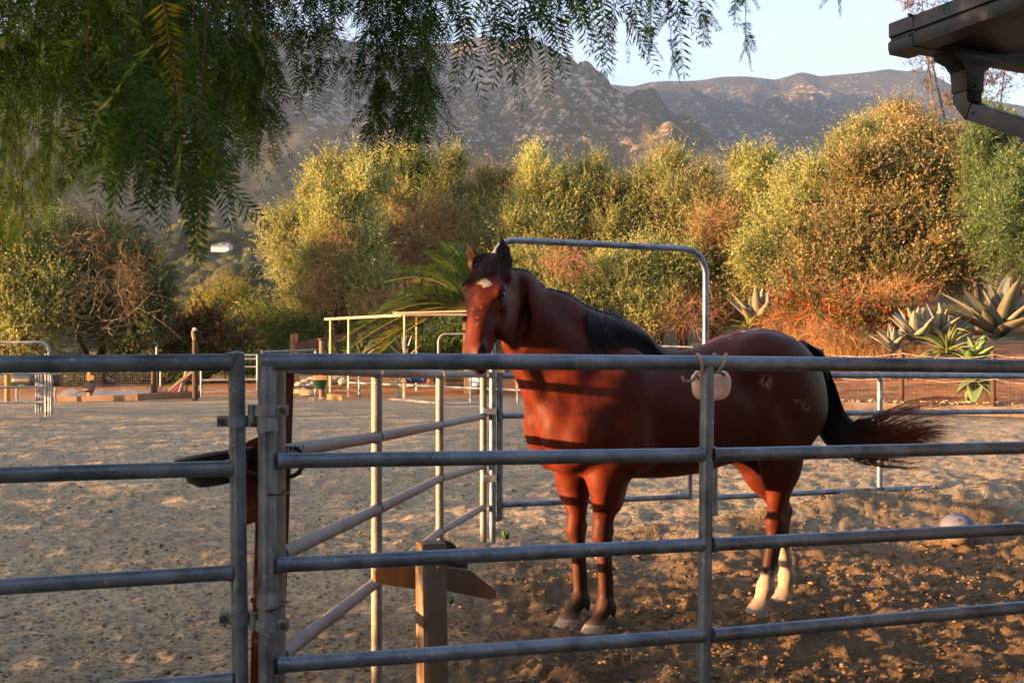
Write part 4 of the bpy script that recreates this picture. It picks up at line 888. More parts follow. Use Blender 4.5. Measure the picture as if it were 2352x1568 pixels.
# mane: a low roach along the crest, and a lock falling on the near side in front of the withers
lines, cols = [], []
crest_pts = spline([BW((-.50, .01, 1.93)), BW((-.36, .0, 1.865)), BW((-.16, 0, 1.765)), BW((.02, 0, 1.675)), BW((.12, 0, 1.635)), BW((.26, 0, 1.595)), BW((.36, 0, 1.57))], 200)
far_dir = BW((0, -1, 0)) - BW((0, 0, 0)); near_dir = -far_dir
for i in range(1500):
    q = crest_pts[rng.integers(0, 150)]; r_ = project(q + near_dir * rng.normal(0, .012) + np.array((0, 0, .03)), 0); L_ = .07 + .05 * rng.random()
    mid = r_ + np.array((0, 0, .007 + .007 * rng.random())) + far_dir * .022 + (BW((rng.normal(.01, .01), 0, 0)) - BW((0, 0, 0))); e_ = r_ + far_dir * (.05 + .03 * rng.random()) + np.array((0, 0, -L_ * .6)); lines.append(spline([r_, mid, e_], 7)); cols.append(np.repeat(np.array([[.013, .009, .009]]) * (1 + .6 * rng.random()), 7, 0))
strd = []
for i in range(1500):
    t_ = rng.random(); x = 1336 + 120 * t_ ** .9 + rng.normal(0, 2.5); k_ = np.interp(x, [1338, 1390, 1440, 1470], [727, 742, 766, 782])
    r_ = project(BW(hp(x, k_ + 3, 0.0)) + near_dir * rng.normal(.0, .01), 0.0)
    ln = (30 + 62 * rng.random() ** 2.2 + 14 * math.sin(t_ * 40)) * (1 - .5 * t_) + 8; sl2 = 12 + 58 * t_ + 12 * rng.random()
    w1, w2, w3 = [BW(hp(x + sl2 * a_ + rng.normal(0, 2.5), k_ + ln * b_, vv)) for a_, b_, vv in ((.22, .14, .05), (.62, .55, .11), (1.0, 1.0, .14))]
    pr = [r_, project(w1, .012 + .008 * rng.random()), project(w2, .007 + .012 * rng.random()), project(w3, .004 + .010 * rng.random())]
    lines.append(spline(pr, 7)); cols.append(np.repeat(np.array([[.008, .006, .006]]) * (1 + .8 * rng.random()), 7, 0))
strands('mane', lines, np.full(len(lines), .0019), .0004, np.concatenate(cols), 'hair', horse)
# forelock
lines, cols = [], []
for i in range(850):
    l0 = rng.normal(0, .030); r_ = HD(-.035 + .03 * rng.random(), l0 * .8, .028 - .02 * rng.random() + .0); L_ = .06 + .13 * rng.random() ** .8 * (1 - .6 * sstep(-.01, .05, l0)); sp_ = l0 * 1.55 - .022 + rng.normal(0, .014)
    pr = [BW(r_)] + [project(BW(HD(L_ * q - .02, l0 + (sp_ - l0) * q, .045)), .006 + .010 * rng.random()) for q in (.25, .6, 1.0)]
    lines.append(spline(pr, 7)); cols.append(np.linspace(0, 1, 7)[:, None] * np.array([[.012, .004, .002]]) + np.array([[.018, .009, .008]]) * (1 + .6 * rng.random()))
strands('forelock', lines, np.full(len(lines), .0017), .0004, np.concatenate(cols), 'hair', horse)
# tail: hangs from the dock and swings out to the right
lines, cols, r0 = [], [], []
def TW(x, y, Z): return P(x, y, Z)
path = spline([TW(1829, 790, 6.55), TW(1860, 816, 6.55), TW(1878, 860, 6.64), TW(1893, 915, 6.66), TW(1908, 965, 6.66), TW(1942, 1003, 6.62), TW(2000, 1014, 6.56), TW(2070, 1005, 6.50), TW(2140, 992, 6.45), TW(2200, 1000, 6.42)], 100)
pw_ = np.interp(np.linspace(0, 1, 100), [0, .1, .25, .42, .55, .68, .8, 1], [.026, .050, .072, .088, .105, .145, .19, .20])
tgp = np.gradient(path, axis=0); tgp /= np.linalg.norm(tgp, axis=1, keepdims=True); sd = np.cross(tgp, np.array((0, 1, 0))); sd /= np.linalg.norm(sd, axis=1, keepdims=True)
for i in range(1600):
    cl = i % 44; crng = np.random.default_rng(cl + 500); cb = crng.normal(0, .45, 2); cend = .70 + .34 * crng.random()
    a0 = .0 + .33 * rng.random() ** 1.6; a1 = min(.99, cend * (.86 + .16 * rng.random())) if rng.random() < .86 else .5 + .14 * rng.random()
    kx = np.linspace(a0, a1, 20); ii = np.clip((kx * 99).astype(int), 0, 98); fr_ = (kx * 99 - ii)[:, None]
    c_ = path[ii] * (1 - fr_) + path[ii + 1] * fr_; s_ = sd[ii]; w_ = pw_[ii]
    o1 = rng.normal(0, .42) * (1 - .55 * sstep(.5, .8, kx)) + cb[0] * sstep(.45, .75, kx) * 1.1; o2 = rng.normal(0, .38) * np.ones(20) + cb[1] * .7
    wob = .012 * np.sin(kx * (14 + 6 * crng.random()) + 6 * crng.random()) * sstep(.55, .9, kx) + rng.normal(0, .004) * sstep(.6, 1, kx)
    c_ = c_ + s_ * (np.clip(o1, -1, 1) * w_ + wob)[:, None] + np.array((0, 1, 0)) * (np.clip(o2, -1, 1) * w_ * .6)[:, None]
    if a1 < .66: c_ = c_ + np.array((.25, 0, .75)) * (sstep(a1 - .12, a1 + .02, kx) * .075)[:, None]
    lines.append(c_); rb_ = (sstep(.50, .85, kx) * (.35 + .65 * crng.random()))[:, None]
    cols.append(np.array([[.010, .007, .007]]) * (1 + .5 * rng.random()) * (1 - rb_) + np.array([[.34, .075, .030]]) * rb_); r0.append(.0030)
strands('tail', lines, np.array(r0), .0004, np.concatenate(cols), 'hair', horse)
# freeze brand on the thigh
m, t, o = new_mat('pale_hair'); p = N(t, 'ShaderNodeBsdfPrincipled'); p.inputs[0].default_value = (.22, .155, .135, 1); p.inputs['Roughness'].default_value = .8; t.links.new(p.outputs[0], o.inputs[0])
b = MB()
def onskin(x, y):
    d_ = nrm(P(x, y, 6) - np.array((0, 0, CH))); h_ = bvh.ray_cast(Vector((0, 0, CH)), Vector(tuple(d_))); return (np.array(h_[0]) + np.array(h_[1]) * .0008) if h_[0] is not None else None
for ln in ([(1822, 922), (1826, 917), (1829, 921), (1825, 924)], [(1832, 929), (1831, 922), (1836, 918), (1841, 921), (1840, 928)], [(1845, 926), (1850, 924)], [(1842, 930), (1848, 931), (1843, 936), (1850, 939), (1857, 937), (1860, 933)], [(1846, 941), (1852, 943), (1858, 941)]):
    q = [onskin(*a_) for a_ in ln]
    if all(z is not None for z in q): b.tube(spline(q, 3 * len(q)), .0019, 6)
if b.v: b.build('brand_mark', 'pale_hair', horse, angle=90)
pmat('shade_block_dark', (.05, .042, .036), (.08, .07, .06), 3, .85)  # dark surface of the added block behind the camera
# ---------------------------------------------------------------- trees, shrubs and succulents round the arena
foliage_mat('leaves', .48, .015); foliage_mat('needles', .25, .03); foliage_mat('pepper_leaves', .38, .015, (1.2, 1.25, .5)); foliage_mat('dry_twigs', .25, .02, (1.1, .9, .7))
def unit(v): return v / (np.linalg.norm(v, axis=-1, keepdims=True) + 1e-9)
def leaf_quads(pos, ax, side, L, Wd, fold=.18):
    L = L[:, None]; Wd = Wd[:, None]; nn = unit(np.cross(ax, side)); b = pos; tip = pos + ax * L; m1 = pos + ax * L * .45 + side * Wd * .5 + nn * Wd * fold; m2 = pos + ax * L * .45 - side * Wd * .5 + nn * Wd * fold
    V = np.stack([b, m1, tip, m2], 1).reshape(-1, 3); return V, np.arange(len(V), dtype=np.int32).reshape(-1, 4)
def crown_cloud(rng, blobs, dens, L, Wd, pal, nl=12, shoot=(.25, .85), up=.65, fine=1.0, hollow=1.9, tipcol=None):
    Vs, Cs, n0 = [], [], 0
    for (x, y, Z, rx, ry) in blobs:
        c = P(x, y, Z); R_ = np.array((rx * Z / F, max(rx, ry) * .8 * Z / F, ry * Z / F)); n = max(8, int(dens * R_[0] * R_[2] * math.pi))
        d = unit(rng.normal(size=(n, 3))); r_ = rng.random(n) ** (1 / hollow)
        lump = 1 + .30 * np.array([vnoise(q[0] * 2.2 + x, q[2] * 2.2 + q[1] * 1.7 + y, 3) for q in d * 1.0]) if n < 1 else 1 + .30 * vnoise(d[:, 0] * 2.3 + x, d[:, 2] * 2.3 + d[:, 1] * 1.9 + y, 3)
        base = c + d * R_ * (r_ * lump)[:, None]
        sd = unit(d * .75 + np.array((0, 0, up)) + rng.normal(0, .45, (n, 3))); sl_ = shoot[0] + (shoot[1] - shoot[0]) * rng.random(n) ** 1.5; sl_ = sl_ * (.6 + .4 * r_) * np.where((rng.random(n) < .10) & (d[:, 2] > .2) & (r_ > .75), 1.9, 1.0)
        tt_ = (np.arange(nl) + .5) / nl; bend = rng.normal(0, .18, (n, 3)); bend[:, 2] -= .05
        pos = base[:, None] + sd[:, None] * (sl_[:, None, None] * (tt_[None, :, None] - .25)) + bend[:, None] * (sl_[:, None, None] * tt_[None, :, None] ** 2)
        ax = unit(sd[:, None] * .8 + rng.normal(0, .55, (n, nl, 3))); side = unit(np.cross(ax, rng.normal(size=(n, nl, 3))))
        Lf = L * (.65 + .6 * rng.random((n, nl))) * (1.05 - .35 * tt_[None]); Wf = Wd * (.7 + .5 * rng.random((n, nl)))
        V, _ = leaf_quads(pos.reshape(-1, 3), ax.reshape(-1, 3), side.reshape(-1, 3), Lf.ravel(), Wf.ravel()); Vs.append(V)
        pick = rng.choice(len(pal), n, p=np.array([p_[1] for p_ in pal]) / sum(p_[1] for p_ in pal)); pc = np.array([p_[0] for p_ in pal])[pick]
        patch_ = vnoise(base[:, 0] * 1.1, base[:, 2] * 1.1 + base[:, 1] * .7, 17)[:, None]; pc = pc * (1 + .28 * patch_) * (.75 + .5 * rng.random((n, 1)))
        cc = pc[:, None] * (.8 + .4 * rng.random((n, nl, 1)))
        if tipcol is not None: cc = cc + np.array(tipcol)[None, None] * (tt_[None, :, None] ** 2) * .5
        Cs.append(np.repeat(cc.reshape(-1, 3), 4, 0))
    V = np.concatenate(Vs); return V, np.arange(len(V), dtype=np.int32).reshape(-1, 4), np.concatenate(Cs)
def limbs(rng, base, tips, r0):
    b = MB()
    for i, tp in enumerate(tips):
        tp = np.asarray(tp, float); m1 = base + (tp - base) * .35 + np.array((rng.normal(0, .15), rng.normal(0, .15), .25)); m2 = base + (tp - base) * .7 + rng.normal(0, .18, 3)
        pts = spline([base, m1, m2, tp], 9); rr = np.linspace(r0, r0 * .18, 9) * (1 if i == 0 else .72); b.tube(pts, r0, 7, rs=rr)
        for _ in range(3):
            k_ = rng.integers(4, 8); e_ = pts[k_] + rng.normal(0, .45, 3) + np.array((0, 0, .35)); b.tube(spline([pts[k_], (pts[k_] + e_) / 2 + rng.normal(0, .08, 3), e_], 5), .02, 5, rs=np.linspace(rr[k_] * .6, .006, 5))
    return b
OLIVE = [((0.175, 0.217, 0.1), 5), ((0.238, 0.264, 0.122), 4), ((0.296, 0.29, 0.143), 2), ((0.309, 0.238, 0.127), 1)]
YOLIVE = [((0.235, 0.278, 0.112), 5), ((0.309, 0.33, 0.131), 4), ((0.347, 0.324, 0.143), 2), ((0.149, 0.184, 0.081), 2)]
BROWN = [((0.273, 0.208, 0.105), 5), ((0.234, 0.223, 0.111), 4), ((0.149, 0.166, 0.08), 3), ((0.334, 0.23, 0.116), 2)]
GREEN = [((0.068, 0.117, 0.036), 5), ((0.103, 0.152, 0.044), 4), ((0.048, 0.083, 0.028), 2)]
DARK = [((0.061, 0.09, 0.044), 5), ((0.091, 0.123, 0.06), 4), ((0.158, 0.143, 0.074), 1)]
REDL = [((.14, .085, .035), 4), ((.19, .07, .03), 3), ((.09, .10, .04), 3)]
NEEDLE = [((0.058, 0.098, 0.036), 5), ((0.085, 0.13, 0.047), 4)]
tree_rng = np.random.default_rng(77)
def tree(name, label, cat, blobs, base, pal, dens=400, L=.080, Wd=.031, group=None, mat='leaves', trunk=.10, part='crown', **kw):
    x, y, Z = base; bx = X_at(x, Z); gz = max(gl(bx, Z), -12) - .1
    th = thing(name, (bx, Z, gz), label, cat, group)
    sub = []
    if len(blobs) > 1 and cat != 'wood':
        for (x_, y_, Z_, rx_, ry_) in blobs:
            for _k in range(4):
                an = tree_rng.random() * 6.28; f_ = .22 + .26 * tree_rng.random(); sub.append((x_ + math.cos(an) * rx_ * .95, y_ - abs(math.sin(an)) * ry_ * .95 if _k < 3 else y_ + math.sin(an) * ry_ * .9, Z_ + tree_rng.normal(0, .4), rx_ * f_, ry_ * f_ * 1.25))
    V, Fq, Cc = crown_cloud(tree_rng, list(blobs) + sub, dens, L, Wd, pal, **kw); np_obj(part, V, Fq, mat, th, col=Cc)
    if trunk:
        tips = [P(q[0] + tree_rng.normal(0, q[3] * .25), q[1] - q[4] * .3, q[2]) for q in blobs[:7]]; limbs(tree_rng, np.array((bx, Z, gz)), tips, trunk).build('trunk', 'trunk_bark', th)
    return th
sth = thing('shade_bush', (-3.6, 2.1, 0), 'unseen dense bush added beside the pepper trunk to shade the near fence', 'shrub')  # unseen bush, added to shade the near rails and posts
_n = 5200; _d = unit(tree_rng.normal(size=(_n, 3))); _p = np.array((-3.6, 2.05, 1.05)) + _d * np.array((.8, .85, 1.25)) * (tree_rng.random((_n, 1)) ** .4); _V, _F = leaf_quads(_p, unit(_d + tree_rng.normal(0, .6, (_n, 3))), unit(tree_rng.normal(size=(_n, 3))), np.full(_n, .17), np.full(_n, .06)); np_obj('crown', _V, _F, 'leaves', sth, col=np.repeat(np.array([[.045, .07, .02]]) * (.7 + .6 * tree_rng.random((_n, 1))), 4, 0))
_n = 11000; _t = tree_rng.random(_n); _a = np.array((-8.6, -3.0)); _b = np.array((-11.6, 16.5)); _q = _a + (_b - _a) * _t[:, None]; _h = np.interp(_q[:, 1], [-3, 5, 9, 12, 16.5], [.98, 1.08, 1.95, 2.3, 2.3]); _p = np.stack([_q[:, 0] + tree_rng.normal(0, .28, _n), _q[:, 1], g(_q[:, 0], _q[:, 1]) + _h * tree_rng.random(_n) ** .8 + .05 * np.sin(_q[:, 1] * 3) - .04], 1); _d = unit(tree_rng.normal(size=(_n, 3))); _V, _F = leaf_quads(_p, _d, unit(tree_rng.normal(size=(_n, 3))), np.full(_n, .22), np.full(_n, .10))
wth = thing('shade_block', (3.0, -5.5, 0), 'dark unseen block added behind the camera to cut the fill light', 'shade_block'); b = MB(); b.box((3.0, -5.6, 2.2), (6.5, 2.0, 2.25)); b.build('wall', 'shade_block_dark', wth, smooth=False); b = MB(); b.prism([(-4.0, -3.1, 4.35), (10.0, -3.1, 4.35), (10.0, -5.6, 5.6), (-4.0, -5.6, 5.6)], (0, 0, .12)); b.prism([(-4.0, -8.1, 4.35), (10.0, -8.1, 4.35), (10.0, -5.62, 5.6), (-4.0, -5.62, 5.6)], (0, 0, .12)); b.build('roof', 'shade_block_dark', wth, smooth=False)  # unseen block, added to cut the fill light on the horse's flank
hth = thing('shade_hedge', (-10, 6, 0), 'unseen low hedge added left of the arena to shade its floor', 'hedge'); np_obj('foliage', _V, _F, 'leaves', hth, col=np.repeat(np.array([[.05, .075, .025]]) * (.7 + .6 * tree_rng.random((_n, 1))), 4, 0))  # unseen hedge, its height set to keep low sun off the ground
def creeper(name, label, blobs, base, n, pal=(.27, .165, .09), group=None, cat='dry creeper', Lm=.5, wd=.0035):
    x, y, Z = base; bx = X_at(x, Z); th = thing(name, (bx, Z, gl(bx, Z) - .05), label, cat, group); rg = tree_rng; Vs, Cs = [], []
    for (x, y, Z, rx, ry) in blobs:
        c = P(x, y, Z); R_ = np.array((rx, rx * .7, ry)) * Z / F; d = unit(rg.normal(size=(n, 3))); p0 = c + d * R_ * (rg.random((n, 1)) ** .4); dr = unit(rg.normal(0, 1, (n, 3)) + d * .6 + np.array((0, 0, -.1))); k_ = 6; tt_ = np.linspace(0, 1, k_)[None, :, None]; L_ = (Lm * (.4 + .9 * rg.random((n, 1, 1))))
        pts = p0[:, None] + dr[:, None] * L_ * tt_ + rg.normal(0, .25, (n, 1, 3)) * L_ * tt_ ** 2 + rg.normal(0, .02, (n, k_, 3)); sd = unit(np.cross(dr, rg.normal(size=(n, 3))))[:, None] * wd * (1.1 - tt_)
        V = np.stack([pts - sd, pts + sd], 2).reshape(-1, 3); Vs.append(V); Cs.append(np.repeat(np.array(pal)[None] * (.45 + .9 * rg.random((n, 1))), k_ * 2, 0))
    V = np.concatenate(Vs); m_ = len(V) // 12; b0 = (np.arange(m_) * 12)[:, None, None]; j = (np.arange(5) * 2)[None, :, None]; Fq = (b0 + j + np.array([0, 1, 3, 2])[None, None]).reshape(-1, 4)
    np_obj('stems', V, Fq, 'dry_twigs', th, col=np.concatenate(Cs)); return th
GB = 'trees and shrubs behind the arena'
tree('olive_tree', 'broad olive tree with sunlit yellow leaves at the left edge, behind the small arched gate', 'tree', [(40, 620, 24, 100, 110), (110, 700, 24, 90, 90), (30, 740, 23.5, 80, 80), (-70, 640, 24, 90, 150)], (60, 840, 24.5), YOLIVE, group=GB)
tree('olive_tree', 'dark bushy olive tree with a rusty top, left of the valley gap', 'tree', [(215, 600, 25, 90, 75), (190, 690, 24.5, 110, 90), (260, 740, 24.5, 90, 70), (150, 560, 25, 60, 50)], (235, 850, 25), DARK + [((.17, .09, .04), 2)], group=GB)
tree('olive_tree', 'grey green olive tree leaning towards the valley gap', 'tree', [(315, 670, 24.5, 62, 90), (330, 750, 24, 60, 60), (290, 610, 25, 50, 50)], (270, 850, 24.6), DARK, group=GB)
creeper('dry_creeper', 'rusty dry creeper over the top of the dark left-hand olive trees', [(200, 560, 23.8, 80, 45), (300, 640, 23.6, 40, 70)], (200, 840, 23.8), 260, (.25, .17, .10))
creeper('dry_creeper', 'grey dead branches inside the dark left-hand olive trees', [(240, 700, 23.2, 110, 80)], (240, 840, 23.3), 150, (.15, .125, .095), Lm=.9, wd=.006)
tree('olive_tree', 'tall golden olive tree hung with dry creeper, right of the valley gap', 'tree', [(770, 430, 28, 62, 58), (735, 480, 28, 50, 50), (810, 500, 28, 75, 70), (740, 560, 27.5, 60, 70), (800, 610, 27.5, 95, 80), (850, 660, 27, 70, 60), (860, 420, 28.5, 45, 45), (815, 390, 28.2, 24, 34)], (795, 800, 27.6), YOLIVE, group=GB, shoot=(.3, .9), up=.8)
tree('olive_tree', 'low green olive tree on the edge of the valley gap', 'tree', [(655, 560, 28, 62, 50), (690, 620, 28, 60, 60), (720, 690, 27.5, 65, 60), (650, 510, 28.4, 45, 26)], (745, 800, 27.8), OLIVE, group=GB)
creeper('dry_creeper', 'orange brown creeper cascading down the tall golden olive tree', [(765, 590, 26.8, 48, 95), (740, 660, 26.8, 40, 50), (855, 690, 26.5, 60, 30)], (765, 800, 26.6), 620, (.31, .19, .10))
tree('olive_tree', 'yellow green treetops rising between the golden olive and the palm', 'tree', [(905, 420, 31, 60, 55), (1010, 420, 31, 58, 55), (940, 380, 31, 30, 30), (1045, 380, 31, 22, 34), (960, 470, 31, 100, 50)], (950, 790, 31), YOLIVE, group=GB, shoot=(.3, .9), up=.9)
tree('brown_bush', 'tangled brown bush behind the pipe shelter', 'shrub', [(965, 510, 29.5, 85, 75), (920, 580, 29, 60, 55), (1000, 580, 29, 60, 60)], (960, 790, 29.4), BROWN, group=GB, dens=240)
creeper('dry_creeper', 'pale brown dry stems matted over the bush behind the pipe shelter', [(960, 520, 28.6, 95, 85), (930, 600, 28.4, 60, 50)], (960, 790, 28.6), 800, (.33, .19, .11), Lm=.6)
tree('olive_tree', 'brownish round treetop above the palm', 'tree', [(1165, 430, 32, 68, 45), (1120, 460, 32, 50, 50), (1200, 500, 31, 60, 60)], (1160, 790, 31.6), BROWN, group=GB)
tree('olive_tree', 'light green olive tree with a pointed top behind the left end of the arch', 'tree', [(1240, 420, 29, 38, 60), (1265, 480, 29, 70, 70), (1230, 560, 28.5, 80, 70), (1320, 460, 29, 50, 55), (1232, 368, 29, 13, 28)], (1250, 790, 28.8), YOLIVE, group=GB, shoot=(.3, .8), up=.9)
tree('olive_tree', 'spiky topped olive tree behind the middle of the arch', 'tree', [(1375, 440, 29.5, 42, 55), (1400, 510, 29, 80, 70), (1460, 470, 29.5, 55, 60), (1440, 590, 28.5, 90, 70), (1375, 390, 29.5, 13, 30)], (1410, 790, 29), OLIVE + [((.16, .15, .05), 4)], group=GB, shoot=(.3, .8), up=.9)
tree('olive_tree', 'tallest olive tree with loose sunlit sprays behind the right end of the arch', 'tree', [(1520, 400, 29, 42, 45), (1590, 425, 29, 46, 50), (1510, 460, 29, 50, 60), (1620, 460, 29, 45, 55), (1560, 500, 28.6, 80, 65), (1545, 372, 29, 22, 24), (1590, 580, 28.4, 80, 80)], (1570, 790, 28.8), OLIVE + [((.17, .14, .05), 4)], group=GB, shoot=(.35, .95), up=.9, dens=260)
tree('olive_tree', 'small separate olive treetop against the hillside, right of the arch', 'tree', [(1735, 420, 27.5, 40, 50), (1715, 380, 27.5, 22, 32), (1760, 380, 27.5, 20, 30), (1745, 480, 27.5, 55, 50), (1690, 400, 27.8, 20, 40)], (1740, 790, 27.5), YOLIVE, group=GB, shoot=(.3, .8), up=.9)
tree('olive_bush', 'low leafy olive bush behind the horse neck', 'shrub', [(1240, 660, 26, 100, 75), (1310, 720, 25.5, 90, 60), (1220, 740, 25.5, 70, 50)], (1270, 800, 25.8), YOLIVE, group=GB)
tree('olive_bush', 'wide leafy olive bush under the middle of the arch', 'shrub', [(1420, 670, 26, 100, 70), (1480, 730, 25.5, 90, 50), (1520, 640, 26, 70, 70)], (1450, 800, 25.8), YOLIVE, group=GB)
tree('olive_bush', 'brown mottled bush beside the right leg of the arch', 'shrub', [(1640, 620, 26.5, 70, 90), (1670, 540, 27, 60, 60), (1660, 710, 26, 60, 50)], (1650, 800, 26.4), BROWN + [((.10, .10, .04), 4)], group=GB)
creeper('dry_creeper', 'reddish dry tangle under the bushes beside the right leg of the arch', [(1590, 720, 24.8, 80, 45), (1640, 520, 26, 50, 50), (1300, 600, 25, 60, 40)], (1590, 800, 24.9), 520, (.29, .155, .08))
tree('olive_tree', 'pale yellow olive tree left of the big brown bush', 'tree', [(1790, 530, 25.5, 75, 60), (1860, 450, 25.5, 75, 60), (1760, 610, 25, 65, 70), (1950, 380, 26, 60, 60), (1975, 320, 26, 35, 40), (1830, 400, 26, 26, 24)], (1810, 790, 25.2), YOLIVE, group=GB, shoot=(.3, .8), up=.7)
tree('acacia_bush', 'huge brown and gold leafy bush on the right bank', 'shrub', [(2020, 460, 24, 120, 90), (2120, 400, 24.5, 110, 80), (1950, 560, 23.5, 120, 90), (2100, 550, 23.5, 130, 100), (1880, 640, 23, 100, 75), (2030, 650, 22.8, 120, 70), (2200, 480, 24, 80, 110), (2180, 620, 23, 80, 70)], (2050, 780, 23), BROWN + [((.12, .115, .05), 6), ((.16, .14, .055), 3)], group=GB, dens=400, L=.085, Wd=.040)
tree('acacia_tree', 'dull orange treetop rising behind the big brown bush', 'tree', [(2080, 290, 30, 75, 40), (2020, 330, 30, 50, 40), (2140, 320, 30, 60, 40)], (2080, 780, 30), BROWN, group=GB)
tree('pine_tree', 'soft green needle-leaved tree at the right edge', 'tree', [(2320, 380, 22, 95, 100), (2270, 320, 22.5, 55, 60), (2290, 500, 21.5, 75, 80), (2340, 600, 21, 75, 75), (2240, 400, 22.5, 35, 50), (2380, 480, 21, 90, 150)], (2370, 780, 21.8), NEEDLE, group=GB, dens=420, L=.10, Wd=.014, mat='needles', nl=14, shoot=(.15, .45))
tree('round_tree', 'round yellow green tree down in the valley gap', 'tree', [(525, 700, 36, 72, 38), (480, 720, 36, 42, 32), (570, 720, 36, 45, 34), (520, 750, 36, 90, 40)], (525, 800, 36), [((.13, .14, .035), 5), ((.17, .165, .04), 3)], group=GB, dens=300, hollow=4)
tree('red_shrub', 'red leaved shrub with bare forked twigs behind the far gate', 'shrub', [(430, 780, 26, 50, 38), (480, 770, 26, 50, 45), (520, 800, 25.5, 60, 35), (400, 810, 25.5, 35, 25)], (470, 850, 26), REDL, group=GB, L=.10, Wd=.07, dens=190)
tree('green_hedge', 'green hedge between the red shrub and the pipe shelter', 'shrub', [(610, 750, 28, 70, 50), (680, 770, 27.5, 60, 50), (640, 800, 27, 90, 35), (580, 790, 27.5, 60, 40)], (640, 850, 27.5), GREEN + [((.13, .12, .04), 5)], group=GB)
tree('ivy_bank', 'dark green ivy clump on the bank behind the leaning tools', 'shrub', [(390, 858, 25, 80, 18), (300, 870, 25, 60, 14), (480, 850, 25, 60, 16), (570, 850, 25, 50, 18), (120, 880, 24, 80, 20)], (400, 880, 25), GREEN + [((.10, .11, .05), 3)], group=GB, trunk=0, dens=400, L=.07, Wd=.05)
tree('green_shrub', 'low green shrubs under the sloping dark rail', 'shrub', [(880, 800, 25.5, 90, 26), (1000, 800, 25, 70, 26), (730, 820, 25.5, 50, 18), (1060, 790, 25, 50, 40)], (900, 850, 25.5), GREEN, group=GB, trunk=0, dens=330)
tree('eucalyptus_tree', 'thin eucalyptus with reddish bare branches behind the roof corner', 'tree', [(2140, 150, 40, 40, 60), (2250, 190, 40, 70, 60), (2330, 150, 40, 60, 80), (2120, 20, 40, 40, 30), (2210, 240, 40, 40, 30)], (2260, 760, 40), [((.14, .07, .04), 4), ((.10, .08, .04), 3)], group=GB, dens=28, L=.16, Wd=.03, trunk=.13)
tree('flowering_creeper', 'flowering creeper with red bracts on the bank behind the croup', 'shrub', [(1890, 720, 19.5, 70, 30), (1960, 730, 19, 60, 35), (1850, 700, 19.8, 50, 35), (2030, 720, 19, 60, 30)], (1920, 800, 19.3), [((.10, .11, .035), 6), ((.15, .10, .04), 4), ((.42, .03, .03), 1.6), ((.20, .13, .05), 3)], group=GB, trunk=0, dens=400, L=.06, Wd=.036)
creeper('dry_creeper', 'orange dry stems lying over the bank behind the croup', [(1960, 700, 19.4, 140, 40), (2060, 690, 19.6, 90, 50), (1900, 770, 19, 90, 20), (1800, 740, 20, 60, 30)], (1960, 800, 19.5), 620, (.34, .18, .075), Lm=.5)
for lab_, bl, bs in (('hazy olive thicket between the golden olive and the palm, behind the shelter roof', [(1080, 600, 31, 90, 110), (1000, 660, 30, 100, 70)], (1060, 790, 31)), ('olive thicket filling the gap behind the horse ears', [(1170, 590, 30, 80, 110), (1310, 590, 30.5, 90, 120)], (1240, 790, 30.5)), ('olive thicket under the tallest olive, behind the arch', [(1480, 560, 30.5, 90, 120), (1570, 640, 30, 90, 90)], (1520, 790, 30.5)), ('yellow olive thicket between the arch and the big brown bush', [(1700, 580, 29, 80, 110), (1760, 680, 28, 100, 80)], (1730, 790, 29)), ('grey green thicket at the foot of the golden olive', [(880, 720, 29.5, 110, 60), (720, 740, 29.5, 90, 50)], (800, 800, 29.5))):
    tree('olive_thicket', lab_, 'shrub', bl, bs, OLIVE + [((.24, .21, .07), 3)], group=GB, dens=230, trunk=.07)
def grass():
    rg = np.random.default_rng(8); V, C_ = [], []; spots = [(1380, 1760, 22, 25, 5200, .34), (1760, 2120, 17.5, 20, 3600, .28), (1180, 1420, 22.5, 25, 1200, .2)]
    for x0, x1, Z0, Z1, n, hgt in spots:
        Z = Z0 + (Z1 - Z0) * rg.random(n); x = x0 + (x1 - x0) * rg.random(n); X = X_at(x, Z); gz = g(X, Z); hh_ = hgt * (.4 + .9 * rg.random(n)); ln = rg.normal(0, .35, (n, 2)) * hh_[:, None]; a = rg.random(n) * 6.28; sd = np.stack([np.cos(a), np.sin(a), 0 * a], 1) * .006
        b0 = np.stack([X, Z, gz - .02], 1); m1 = b0 + np.stack([ln[:, 0] * .35, ln[:, 1] * .35, hh_ * .6], 1); t1 = b0 + np.stack([ln[:, 0], ln[:, 1], hh_], 1); V.append(np.stack([b0 - sd, b0 + sd, m1 + sd * .8, m1 - sd * .8, t1, t1], 1).reshape(-1, 3)); C_.append(np.repeat(np.array([.30, .17, .06])[None] * (.6 + .6 * rg.random((n, 1))), 6, 0))
    V = np.concatenate(V); m_ = len(V) // 6; b0 = (np.arange(m_) * 6)[:, None]; Fq = np.concatenate([b0 + np.array([[0, 1, 2, 3]]), b0 + np.array([[3, 2, 4, 5]])]); o = np_obj('dry_grass', V, Fq, 'dry_twigs', col=np.concatenate(C_)); tag(o, 'tall dry orange grass on the bank behind the horse', 'grass', kind='stuff')
grass()
